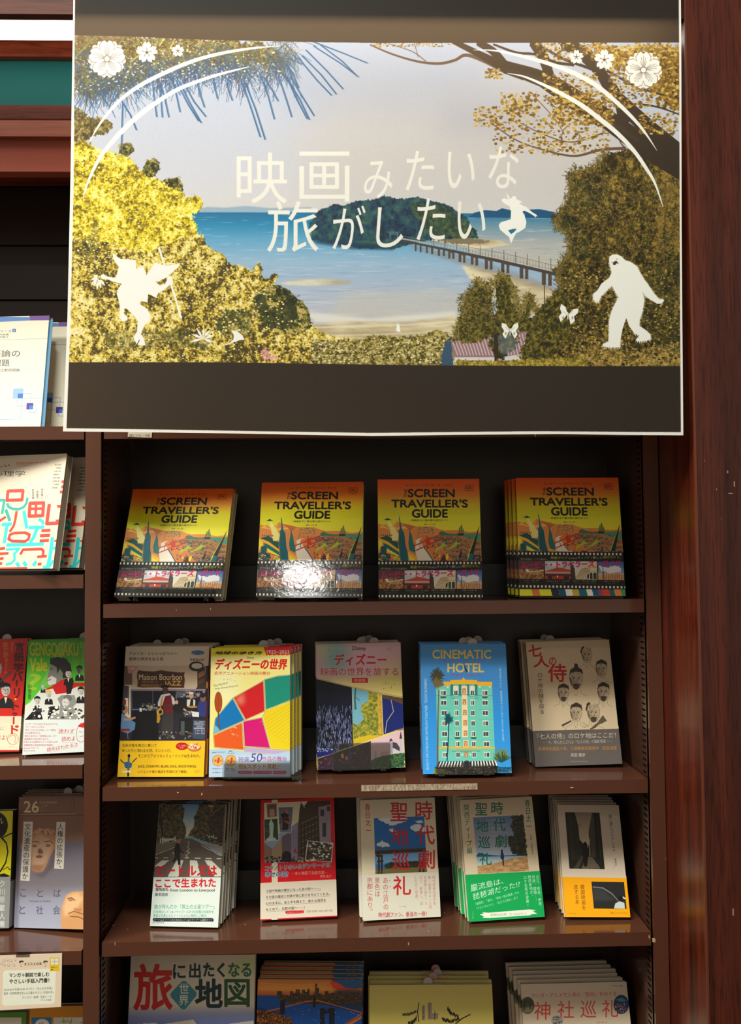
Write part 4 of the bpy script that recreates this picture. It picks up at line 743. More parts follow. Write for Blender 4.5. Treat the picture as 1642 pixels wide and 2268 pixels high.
def cover_C1(P):                 # street crossing cover
    P.zoom(300, 1740, 5.473); P.r((224, 232, 226), 0, 0, 1642, 1900)
    P.p((120, 166, 196), [(200, 200), (1200, 200), (1150, 1110), (180, 1110)]); P.grad([(230, (104, 150, 190)), (400, (150, 180, 196)), (560, (214, 208, 186))], [(400, 215), (900, 215), (900, 620), (400, 620)])
    tr = P.tex([(24, 24, 16), (58, 52, 32), (96, 82, 46), (120, 110, 60)], 9, .85, 1.6)
    P.p(tr, [(240, 210), (560, 215), (600, 300), (570, 420), (620, 520), (600, 640), (250, 720)], rag=9); P.p(tr, [(770, 220), (1100, 220), (1080, 740), (780, 660), (640, 600), (720, 480), (710, 380), (760, 300)], rag=9); P.p(P.tex([(18, 20, 14), (44, 42, 28), (84, 58, 40)], 9, .8), [(880, 400), (1080, 260), (1060, 700), (900, 600)], rag=8, al=.8)
    P.lines((206, 200, 186), [[(305, 640), (305, 700)], [(330, 625), (330, 700)], [(480, 620), (480, 670)]], 16); P.p((196, 190, 176), [(340, 640), (470, 640), (470, 660), (340, 690)], rag=3)
    P.lines((28, 24, 18), [[(300, 260), (330, 620)], [(320, 500), (290, 400)]], [16, 20]); P.bits((870, 570, 1000, 640), [(190, 200, 210)], 14, 14, 2)
    P.p((96, 86, 78), [(580, 640), (680, 640), (780, 690), (1060, 860), (1040, 1110), (190, 1110), (235, 850), (440, 740)]); P.p((150, 138, 124), [(790, 700), (1066, 740), (1060, 830), (880, 740)]); P.p((120, 104, 92), [(250, 720), (540, 670), (440, 745), (240, 840)])
    P.l((226, 220, 206), [(640, 670), (650, 720), (630, 740), (655, 770), (620, 800), (660, 810), (610, 850), (650, 880)], 6); P.l((226, 220, 206), [(800, 720), (880, 770), (940, 790), (990, 830), (1050, 850)], 6); P.l((210, 200, 186), [(240, 840), (320, 810), (440, 760), (480, 740)], 6)
    P.lines((230, 226, 214), [[(240, 876), (275, 876)], [(340, 876), (400, 876)], [(600, 876), (640, 876)], [(720, 880), (790, 880)], [(850, 884), (920, 884)], [(985, 886), (1040, 886)]], 9)
    for q in ([(320, 905), (410, 905), (330, 980), (225, 980)], [(500, 905), (580, 905), (520, 1105), (390, 1105)], [(660, 905), (750, 905), (790, 1105), (660, 1105)], [(840, 905), (920, 905), (1040, 1020), (1040, 1100), (960, 1105)]): P.p((218, 222, 206), q, rag=2)
    P.e((176, 120, 90), 527, 680, 20, 28); P.p((24, 24, 26), [(490, 700), (530, 700), (556, 790), (590, 810), (580, 825), (545, 800), (545, 900), (548, 965), (520, 960), (505, 880), (470, 930), (445, 930), (480, 860), (470, 780)])
    P.p((206, 190, 90), [(452, 830), (462, 800), (475, 830)]); P.p((240, 170, 130), [(880, 245), (930, 235), (960, 250), (920, 262)], soft=2)
    Rr = (216, 24, 36)
    P.t('ビートルズは', 262, 962, 985, 1090, Rr, 5); P.t('ここで生まれた', 246, 1125, 974, 1230, Rr, 4, rise=4); P.t('聖地巡礼', 246, 1240, 400, 1276, BK, 1.6); P.t('from London to Liverpool', 422, 1250, 962, 1294, BK, 1.4); P.t('藤本国彦', 236, 1300, 396, 1340, BK, .6)
    G = (52, 156, 124)
    P.t('誰が呼んだか「冥土の土産ツアー」', 228, 1440, 958, 1496, G, .6); P.t('日本発ロンドン&リヴァプール行き8日間の珍道中を', 222, 1512, 950, 1548, G, .4); P.t('豊富な写真とエピソードとともに愉快にご案内!', 218, 1558, 862, 1594, G, .4)
    P.r((30, 34, 44), 225, 1606, 936, 1648); P.e((30, 34, 44), 228, 1625, 18, 20); P.e((30, 34, 44), 934, 1630, 16, 20); P.t('ビートルズ ファンのためのロンドン&リヴァプール最新ガイド', 228, 1612, 934, 1644, (240, 240, 236), .9); P.t('DU BOOKS', 208, 1654, 348, 1670, (90, 90, 90), .2); P.grain(.03)
def cover_C2(P):                 # red cover with city pictures
    P.zoom(530, 1740, 5.473); Rd = (214, 10, 24); P.r(Rd, 0, 0, 1642, 1900); P.r((232, 220, 192), 395, 100, 468, 1900)
    P.p((232, 222, 190), [(302, 210), (1105, 180), (1112, 910), (306, 935)]); P.p((150, 176, 216), [(306, 680), (520, 560), (620, 480), (620, 930), (306, 935)])
    P.p((150, 126, 104), [(306, 700), (400, 760), (404, 935), (306, 935)]); P.p((176, 150, 118), [(404, 760), (470, 690), (516, 640), (520, 900), (408, 930)]); P.p((110, 96, 110), [(516, 620), (580, 580), (640, 520), (720, 440), (720, 910), (520, 925)]); P.p((150, 140, 170), [(630, 500), (710, 440), (706, 900), (630, 900)])
    P.p((74, 60, 44), [(720, 440), (730, 300), (750, 200), (770, 235), (800, 240), (830, 190), (1105, 180), (1112, 700), (800, 910), (712, 910)]); P.p((156, 140, 156), [(960, 260), (1108, 230), (1112, 700), (980, 740)])
    P.lines((150, 130, 96), [[(735, 470+i*75-0), (950, 370+i*75)] for i in range(6)], 7); P.lines((38, 32, 26), [[(750+i*42, 460-i*12), (752+i*42, 880-i*10)] for i in range(6)], 12)
    for q in ((985, 290, 1030, 370), (1065, 250, 1100, 310), (1010, 450, 1055, 620)): P.r((60, 60, 72), *q)
    P.lines((120, 112, 140), [[(640+i*20, 560-i*10), (640+i*20, 760)] for i in range(4)], 6); P.bits((640, 770, 700, 810), [(170, 40, 50)], 12, 12, 3); P.bits((310, 860, 800, 930), [(60, 54, 60), (150, 130, 120), (30, 28, 32)], 130, 15, 4); P.e((26, 22, 24), 575, 860, 58, 66); P.p((26, 22, 24), [(510, 925), (530, 840), (620, 840), (640, 925)])
    P.p((96, 150, 140), [(768, 235), (800, 240), (795, 275), (775, 260)])
    for q, c in ((((328, 218), (458, 210), (462, 380), (340, 392)), (146, 110, 90)), (((470, 255), (660, 252), (630, 580), (488, 572)), (110, 120, 140)), (((298, 404), (468, 392), (482, 662), (306, 680)), (44, 76, 44)), (((828, 664), (1144, 700), (1122, 928), (796, 906)), (60, 70, 50))):
        P.p((236, 226, 196), q); cx, cy = np.mean(q, 0); P.p(c, [(cx+(x-cx)*.93, cy+(y-cy)*.94) for x, y in q])
    P.e((190, 160, 140), 398, 330, 32, 60); P.p((120, 84, 70), [(350, 240), (440, 236), (430, 280), (360, 284)]); P.lines((90, 64, 54), [[(350, 260), (360, 380)], [(440, 250), (440, 370)]], 8)
    P.p((34, 30, 36), [(500, 350), (560, 320), (610, 370), (590, 540), (520, 550), (530, 420)]); P.e((200, 110, 90), 575, 315, 18, 24); P.bits((490, 380, 640, 460), [(220, 90, 50), (60, 60, 70)], 26, 14, 3); P.p((150, 150, 150), [(490, 540), (630, 530), (628, 575), (490, 568)], al=.6)
    P.p((186, 214, 206), [(362, 450), (390, 420), (418, 460), (420, 500), (410, 600), (420, 640), (350, 640), (370, 600)]); P.e((200, 224, 216), 388, 428, 13, 18); P.p((206, 220, 210), [(335, 640), (440, 632), (452, 662), (320, 668)]); P.bits((310, 420, 470, 640), [(30, 60, 34), (74, 110, 60)], 50, 13, 6, [(310, 420), (355, 420), (355, 640), (310, 640)])
    P.bits((820, 700, 1120, 900), [(30, 34, 60), (200, 200, 200), (150, 80, 60), (40, 56, 36), (230, 230, 226)], 150, 17, 7)
    P.t('コウノトリのいるデンマークは', 314, 946, 1104, 1018, (44, 74, 122), 2.2, out=((240, 240, 236), 3.2), quad=[(314, 972), (1104, 930), (1104, 985), (314, 1034)]); P.t('幸せの国?', 316, 1040, 594, 1108, (44, 74, 122), 2.4, out=((240, 240, 236), 3.2), rise=4)
    P.t('─本と映画で北欧の旅─', 632, 1035, 1075, 1080, (240, 214, 170), 1.2, rise=8); P.t('福地 晶子', 980, 1082, 1118, 1114, (238, 206, 190), .5)
    P.p((226, 214, 196), [(200, 1184), (1250, 1132), (1250, 1572), (200, 1624)])
    for i, (s_, x1) in enumerate((('小説や映画の舞台になったあの街へ──。', 985), ('その街の歴史と列車が旅に彩りを与えてくれる。', 1095), ('心のままに、友と手を携えて、新たな発見を', 1050), ('もとめて、北欧の国へ──！', 795))):
        y = 1262+i*74; r = (x1-326)*.055; P.t(s_, 0, 0, 0, 0, BK, .7, quad=[(328, y), (x1, y-r), (x1, y+36-r), (328, y+36)]); P.l((120, 110, 100), [(326, y+46), (x1, y+46-r)], 2)
    P.p(Rd, [(562, 1522), (600, 1518), (780, 1514), (790, 1528), (780, 1546), (580, 1556), (562, 1542)]); P.t('文芸社セレクション', 578, 1524, 782, 1548, (250, 230, 226), .7, rise=4); P.t('文芸社 ◎定価（本体1,500円＋税）', 812, 1506, 1130, 1534, (110, 100, 90), .2, rise=6)
    P.grain(.03)
def bridge_photo(P):
    P.p((30, 110, 190), [(430, 395), (1040, 372), (1072, 1045), (450, 1072)]); cl = (226, 232, 236)
    for q in ([(450, 395), (560, 390), (800, 384), (850, 420), (760, 450), (660, 490), (560, 450)], [(860, 520), (920, 460), (1000, 470), (1050, 520), (1040, 560), (940, 560)], [(930, 430), (1000, 420), (1040, 450), (960, 455)], [(445, 720), (520, 670), (600, 700), (640, 730), (500, 745)], [(610, 530), (680, 520), (720, 580), (650, 585)]): P.p(cl, q, rag=8, cell=10)
    P.p((150, 196, 226), [(445, 830), (1060, 800), (1066, 930), (450, 950)], al=.7, soft=6); P.p(P.tex([(26, 34, 20), (60, 64, 36)], 8), [(560, 960), (620, 930), (800, 930), (900, 910), (1060, 920), (1070, 1000), (560, 1010)], rag=6); P.p((110, 104, 60), [(450, 1010), (1070, 985), (1072, 1045), (450, 1072)])
    P.p((60, 46, 44), [(442, 780), (1056, 752), (1058, 800), (444, 836)]); P.p((96, 84, 80), [(442, 780), (1056, 752), (1056, 762), (442, 792)]); P.lines((54, 40, 36), [[(490, 830), (490, 1068)], [(525, 840), (525, 1066)], [(455, 850), (540, 850)], [(470, 920), (545, 915)], [(985, 820), (985, 1046)], [(1030, 820), (1030, 1046)]], 22)
def cover_C3(P):                 # cream cover, red columns of writing over a bridge
    P.zoom(750, 1740, 5.473); P.r((226, 214, 186), 0, 0, 1642, 1900); bridge_photo(P); Rd = (206, 34, 44)
    P.p((226, 222, 206), [(200, 1090), (1300, 1050), (1300, 1900), (200, 1900)])
    for s_, q in (('聖', (630, 208, 838, 428)), ('地', (636, 508, 852, 716)), ('巡', (652, 800, 866, 1018)), ('礼', (664, 1096, 876, 1326)), ('時', (936, 190, 1138, 410)), ('代', (948, 484, 1166, 712)), ('劇', (964, 778, 1166, 1008))): P.t(s_, *q, Rd, 3.4)
    P.v('春日太一', 315, 215, 385, 590, Rd, 1.0, dx=16); P.v('京都にあり。', 342, 1108, 418, 1560, (196, 84, 84), .6, dx=8); P.v('景色は', 440, 1108, 506, 1350, (196, 84, 84), .6); P.v('あの江戸の', 536, 1108, 602, 1510, (196, 84, 84), .6, dx=8)
    P.e((150, 60, 60), 622, 1152, 5); P.e((150, 60, 60), 626, 1224, 5)
    for s_, a in (('時代劇研究家が京', 1134), ('都・滋賀の41カ所', 1082), ('を実際に巡り、う', 1030), ('なり、歓喜し、記', 978), ('した文と写真。', 918)): P.v(s_, a, 1090, a+36, 1090+45*len(s_), (206, 120, 116), .3, dx=12)
    P.t('ミシマ社', 738, 1454, 818, 1474, (140, 90, 80), .3); P.t('時代劇ファン、垂涎の一冊！', 488, 1530, 1066, 1590, (190, 40, 50), 1.4, rise=8); P.grain(.025)
def cover_C4(P):                 # cream and green companion cover
    P.zoom(970, 1740, 5.473); P.r((224, 206, 174), 0, 0, 1642, 1900); G = (14, 110, 86)
    P.grad([(380, (96, 124, 172)), (620, (150, 162, 186)), (850, (170, 190, 210))], [(428, 386), (1036, 358), (1086, 860), (1106, 1036), (486, 1070), (470, 850)])
    for i in range(9): P.p((200, 198, 200), [(450+i*10, 430+i*45), (700, 400+i*48), (880, 440+i*42), (700, 430+i*50)], al=.35, soft=4)
    P.p((34, 84, 130), [(468, 850), (500, 812), (560, 830), (640, 840), (760, 850), (900, 842), (1080, 828), (1080, 856), (470, 866)]); P.grad([(860, (130, 170, 196)), (960, (196, 214, 214))], [(470, 862), (1086, 850), (900, 880), (640, 960), (482, 975)])
    P.p(P.tex([(150, 110, 70), (196, 150, 100), (214, 176, 124)], 10, .8, 1.4, 3), [(484, 975), (640, 950), (900, 880), (1088, 856), (1106, 1036), (486, 1070)])
    tr = P.tex([(22, 30, 20), (46, 52, 34), (84, 84, 56)], 8, .85); P.p(tr, [(880, 370), (1036, 358), (1060, 600), (1088, 850), (1000, 850), (900, 820), (860, 720), (850, 620), (930, 610), (880, 480), (920, 430)], rag=10, cell=8); P.l((34, 28, 24), [(1060, 700), (1000, 800), (1020, 850)], 12)
    P.p((40, 44, 74), [(766, 800), (790, 800), (806, 860), (800, 900), (806, 965), (788, 968), (782, 900), (762, 880)]); P.e((40, 36, 44), 778, 788, 11, 14)
    for s_, q in (('聖', (455, 212, 600, 360)), ('地', (470, 412, 612, 556)), ('巡', (490, 612, 636, 758)), ('礼', (508, 812, 654, 962)), ('時', (652, 198, 792, 348)), ('代', (672, 395, 822, 550)), ('劇', (694, 596, 834, 748))): P.t(s_, *q, G, 2.2)
    P.v('関西ディープ編', 308, 222, 378, 830, G, .6, dx=46); P.v('春日太一', 1050, 165, 1120, 540, G, .6, dx=26); P.v('写真・来間孝司', 1112, 590, 1140, 840, (70, 120, 90), .2, dx=26)
    P.p((10, 170, 86), [(270, 1086), (1300, 1032), (1400, 1900), (270, 1900)]); W = (232, 246, 226)
    P.t('巌流島は、', 0, 0, 0, 0, W, .8, quad=[(396, 1196), (790, 1120), (796, 1188), (404, 1290)]); P.t('琵琶湖だった!?', 0, 0, 0, 0, W, .8, quad=[(422, 1312), (990, 1150), (996, 1226), (434, 1388)])
    P.t('『座頭市』『鬼平』『柳生一族の陰謀』から', 0, 0, 0, 0, W, .8, quad=[(452, 1420), (978, 1276), (984, 1310), (460, 1454)]); P.t('『ラストサムライ』『るろうに剣心』まで', 0, 0, 0, 0, W, .8, quad=[(466, 1476), (966, 1338), (972, 1372), (474, 1510)])
    for s_, x, y, h in (('近江、奈良、甲賀、', 1184, 1085, 46), ('丹波、姫路……', 1134, 1085, 46), ('関西各地が、', 1084, 1085, 46), ('ロケ名所の宝庫！', 1034, 1090, 48)): P.v(s_, x, y, x+40, y+h*len(s_), W, .4, dx=40)
    P.p((246, 246, 232), [(510, 1562), (560, 1550), (540, 1535), (620, 1540), (1110, 1500), (1190, 1510), (1150, 1524), (1205, 1552), (1140, 1560), (1110, 1572), (620, 1606), (540, 1602), (560, 1584)]); P.t('怒涛の59カ所、オールカラー！', 640, 1544, 1070, 1576, (120, 150, 110), .6, rise=8)
    P.v('ミシマ社', 418, 1522, 440, 1612, (200, 236, 190), .2); P.grain(.03)
def cover_C5(P):                 # grey-cream cover, black and white lane, orange band
    P.zoom(1180, 1740, 5.473); P.r((214, 198, 178), 0, 0, 1642, 1900)
    P.p((30, 28, 24), [(394, 322), (812, 330), (876, 1014), (448, 1006)]); P.grad([(330, (150, 134, 112)), (620, (190, 176, 150)), (760, (214, 200, 172))], [(512, 326), (720, 330), (700, 450), (680, 560), (690, 700), (660, 780), (610, 700), (570, 650), (555, 500)])
    P.p((70, 66, 56), [(720, 332), (742, 332), (760, 870), (716, 860), (700, 640), (680, 560)]); P.p((44, 42, 34), [(400, 330), (510, 328), (560, 640), (600, 800), (560, 900), (460, 900)]); P.lines((80, 74, 60), [[(740, 340), (770, 880)], [(780, 340), (830, 900)], [(450, 340), (490, 900)]], 5)
    P.p((120, 108, 92), [(660, 860), (720, 860), (830, 1008), (590, 1006)], rag=3, al=.8); P.p((90, 80, 68), [(600, 840), (620, 860), (560, 1006), (500, 1004)], al=.7); P.p((14, 12, 10), [(615, 700), (640, 676), (664, 710), (676, 860), (660, 980), (625, 980), (610, 820)]); P.l((206, 196, 170), [(690, 640), (698, 850)], 8); P.l((46, 42, 34), [(556, 470), (600, 490)], 4)
    P.v('旅と酒とコリアシネマ', 918, 350, 962, 810, (70, 62, 56), .3, dx=48); P.v('鄭銀淑', 994, 880, 1016, 970, (70, 62, 56), .5, dx=8); P.v('チョン・ウンスク', 974, 880, 988, 1000, (110, 100, 90), 0, dx=10)
    P.p((250, 168, 8), [(300, 1106), (1250, 1124), (1300, 1900), (300, 1900)]); P.v('韓国映画を', 578, 1196, 630, 1510, (110, 62, 30), .4, dx=22); P.v('旅する本', 498, 1196, 548, 1440, (110, 62, 30), .4, dx=22)
    P.p((38, 38, 38), [(714, 1164), (1106, 1170), (1138, 1496), (744, 1490)]); P.l((120, 120, 120), [(728, 1228), (850, 1240), (960, 1310), (1040, 1400)], [12, 16, 14, 10]); P.p((80, 84, 84), [(730, 1235), (850, 1250), (1000, 1390), (740, 1400)], al=.4, soft=6); P.p((196, 206, 206), [(985, 1490), (1000, 1430), (1050, 1400), (1110, 1420), (1120, 1494)]); P.e((24, 22, 22), 1062, 1372, 28, 34); P.bits((1090, 1330, 1125, 1370), [(230, 230, 220)], 8, 12, 2)
    P.t('A PEOPLE', 446, 1546, 530, 1560, (160, 100, 20), .2); P.t('［薬味 ちゅうぼうから］', 942, 1532, 1150, 1556, (150, 90, 20), .2); P.grain(.03)
def cover_D1(P):
    P.zoom(220, 2080, 4.105); P.grad([(140, (214, 200, 176)), (600, (226, 216, 196)), (700, (150, 160, 206)), (780, (120, 140, 210)), (900, (100, 140, 210)), (2600, (60, 110, 190))])
    P.p((190, 206, 130), [(1300, 150), (1420, 180), (1410, 300), (1280, 330), (1180, 380), (1130, 300)], soft=16, al=.7); P.p((196, 186, 176), [(560, 150), (900, 160), (700, 200)], soft=12, al=.6)
    for q in ([(300, 770), (520, 760), (540, 775)], [(560, 775), (850, 730), (900, 790), (600, 800)], [(1180, 770), (1400, 740), (1410, 800), (1200, 800)]): P.p((236, 230, 216), q, rag=5)
    D = (22, 52, 60)
    P.t('旅', 318, 232, 660, 640, (212, 34, 34), 9); P.t('に', 674, 232, 782, 356, D, 4.6); P.t('出', 820, 222, 920, 352, D, 4.6); P.t('たくなる', 948, 216, 1380, 342, (52, 100, 82), 4.2)
    P.t('たく', 948, 222, 1140, 342, D, 4.2); P.t('地', 878, 366, 1116, 618, D, 8); P.t('図', 1142, 368, 1364, 612, (42, 86, 50), 6)
    P.p((64, 140, 152), [(645, 505), (660, 480), (750, 385), (768, 378), (790, 385), (880, 480), (886, 505), (870, 530), (790, 630), (768, 642), (745, 632), (655, 530)]); P.t('世', 728, 402, 814, 494, (236, 232, 214), 2); P.t('界', 726, 512, 812, 602, (236, 232, 214), 2); P.grain(.03)
def cover_D2(P):                 # dusk city
    P.zoom(540, 2080, 5.473); P.grad([(480, (206, 120, 60)), (600, (240, 156, 60)), (680, (200, 96, 60)), (690, (16, 60, 110)), (2600, (14, 80, 160))]); P.p((40, 96, 150), [(1050, 480), (1500, 480), (1500, 600), (1250, 600), (1100, 560)], rag=9, cell=14); P.p((236, 70, 40), [(1040, 500), (1120, 520), (1250, 600), (1450, 590), (1250, 640), (1080, 590)], rag=7); P.p((74, 60, 70), [(1100, 620), (1500, 610), (1500, 820), (1100, 760)], soft=8)
    P.lines((250, 190, 90), [[(200, 530+i*26), (560, 560+i*22), (1000, 540+i*24)] for i in range(4)], 7, al=.5)
    R_ = RS(4); x = 405
    for h, w in ((110, 60), (70, 40), (60, 60), (110, 30), (90, 40), (130, 46), (80, 30), (125, 36), (100, 30), (140, 26), (60, 40), (90, 28), (200, 24), (150, 24), (80, 40), (60, 30), (110, 46), (80, 30), (90, 50), (60, 40), (110, 50), (70, 60), (60, 50), (90, 40), (80, 70)):
        P.r((64, 50, 34), x, 740-h, x+w, 790); P.bits((x, 740-h, x+w, 780), [(206, 160, 80), (120, 90, 50)], int(h*w/260)+4, 5, int(x)); x += w*.99
    P.p((14, 84, 170), [(150, 690), (400, 690), (440, 740), (600, 790), (760, 780), (1000, 800), (1430, 900), (1430, 1200), (560, 1200), (480, 900), (300, 860), (150, 820)]); P.l((214, 110, 50), [(160, 910), (430, 840), (760, 755), (900, 745), (1100, 800), (1430, 890)], [20, 14, 12, 12, 10, 12]); P.l((110, 60, 40), [(160, 1000), (300, 930), (480, 860)], 22)
    P.p(P.tex([(24, 18, 14), (90, 52, 30), (220, 130, 50)], 6, .9), [(150, 850), (400, 900), (590, 960), (590, 1300), (150, 1300)], rag=5); P.p((26, 24, 28), [(445, 745), (500, 740), (500, 910), (440, 910)]); P.r((26, 24, 28), 840, 700, 872, 830)
    P.p((22, 30, 50), [(925, 840), (980, 830), (985, 1300), (925, 1300)]); P.p((22, 30, 50), [(1035, 830), (1105, 840), (1095, 1300), (1035, 1300)]); P.r((22, 30, 50), 930, 850, 1100, 900); P.p((214, 110, 56), [(1220, 1029), (1430, 900), (1530, 830), (1530, 900), (1300, 1040)]); P.l((70, 40, 30), [(1240, 1029), (1500, 880)], 7); P.bits((620, 830, 1400, 1100), [(240, 220, 160)], 40, 6, 8); P.grain(.04)
def cover_D3(P):                 # yellow sketch cover
    P.zoom(800, 2080, 4.829); P.grad([(470, (214, 196, 104)), (800, (230, 216, 110)), (2600, (236, 222, 110))]); R_ = RS(6)
    def scr(c, pts, w, amp):
        o = []; n = len(pts)-1
        for i in range(n):
            for t in np.linspace(0, 1, 12, False):
                x = pts[i][0]*(1-t)+pts[i+1][0]*t; y = pts[i][1]*(1-t)+pts[i+1][1]*t; o.append((x+R_.uniform(-6, 6), y+(amp if len(o) % 2 else -amp)*R_.uniform(.6, 1)))
        P.l(c, o, w)
    scr(BK, [(440, 810), (520, 800), (600, 770)], 6, 16); P.l(BK, [(620, 680), (604, 780), (620, 885)], 9); scr(BK, [(505, 905), (570, 880), (600, 830)], 8, 22)
    for x, y0, y1, w in ((668, 700, 870, 16), (735, 670, 860, 22), (790, 780, 860, 34)): scr((96, 66, 130), [(x, y0), (x, y1)], 4, w/2); P.lines((96, 66, 130), [[(x-w, y), (x+w, y-4)] for y in range(y0+20, y1, 11)], 5)
    scr(BK, [(925, 740), (960, 790), (1050, 830)], 9, 18); P.l(BK, [(1170, 805), (1080, 850), (1010, 908)], 10); scr(BK, [(870, 855), (950, 880), (1060, 850)], 9, 20); P.grain(.03)
def cover_D4(P):
    P.zoom(1100, 2080, 4.321); P.r((224, 206, 180), 0, 0, 1642, 3000); Rd = (216, 76, 62)
    P.t('x-Knowledge', 1104, 440, 1212, 456, (90, 80, 80), .2); P.t('マンガ・アニメで人気の「聖地」をめぐる', 336, 510, 1150, 552, Rd, .8, rise=10)
    for s_, q in (('神', (362, 600, 516, 772)), ('社', (585, 592, 742, 760)), ('巡', (805, 590, 955, 752)), ('礼', (1012, 580, 1166, 748))): P.t(s_, *q, Rd, 1.2)
    P.e((74, 78, 50), 298, 635, 66, 82); P.p((150, 138, 100), [(240, 660), (350, 640), (340, 700), (270, 710)], soft=3); P.r((40, 50, 40), 262, 590, 275, 680); P.r((40, 50, 40), 318, 590, 328, 670); P.r((50, 60, 44), 255, 588, 335, 600)
    P.e((30, 60, 96), 1195, 625, 74, 92); P.p((70, 150, 170), [(1140, 580), (1200, 560), (1250, 590), (1200, 600)], soft=2); P.bits((1140, 620, 1250, 700), [(200, 170, 170), (30, 30, 50), (120, 90, 110)], 60, 11, 3); P.e((176, 170, 160), 582, 780, 58, 48); P.bits((540, 745, 625, 820), [(90, 86, 84)], 24, 10, 4); P.t('監修 岡本 亮', 960, 790, 1060, 804, Rd, .3); P.grain(.03)
def cover_E1(P):
    P.zoom(0, 680, 6.315); P.r((240, 232, 212), -1600, -100, 1642, 2100); P.p((70, 128, 200), [(-1600, 190), (-1600, 100), (412, 142), (415, 188), (0, 208)]); P.p((70, 128, 200), [(-900, 150), (412, 142), (418, 188), (-900, 230)]); P.p((104, 60, 146), [(412, 120), (760, 120), (760, 184), (418, 188)]); B = (120, 160, 206)
    P.t('言語学シリーズ', -230, 318, 162, 352, BK, .8); P.r((40, 90, 170), 174, 305, 222, 350); P.t('1', 190, 314, 204, 342, (240, 240, 240), .6); P.t('監修・野村益寛', -190, 372, 122, 396, BK, .8); P.t('編集・田中智之', -190, 410, 120, 432, BK, .8)
    P.l((110, 140, 180), [(-900, 480), (0, 460), (672, 440)], 4); P.t('統語論の', -260, 602, 280, 700, (50, 50, 60), 1.2, rise=3); P.t('新課題', -210, 732, 132, 828, (50, 50, 60), 1.2, rise=2); P.t('―語と比較統語論', -160, 862, 276, 904, (50, 50, 60), .6, rise=3)
    P.p((150, 184, 226), [(188, 1140), (330, 1138), (320, 1278), (174, 1282)]); P.p((46, 110, 196), [(252, 1212), (322, 1210), (318, 1276), (246, 1278)]); P.p((88, 54, 150), [(374, 1342), (468, 1342), (460, 1430), (368, 1432)]); P.p((56, 124, 206), [(412, 1378), (466, 1378), (460, 1430), (406, 1432)])
    for q in ([(322, 1212), (437, 1210), (426, 1340)], [(246, 1278), (238, 1388), (372, 1384)], [(300, 1278), (600, 1272)], [(312, 1276), (290, 1572), (0, 1576), (-600, 1580)], [(464, 1382), (514, 1382), (504, 1474), (406, 1474), (410, 1430)]): P.l(B, q, 6)
    P.grain(.02)
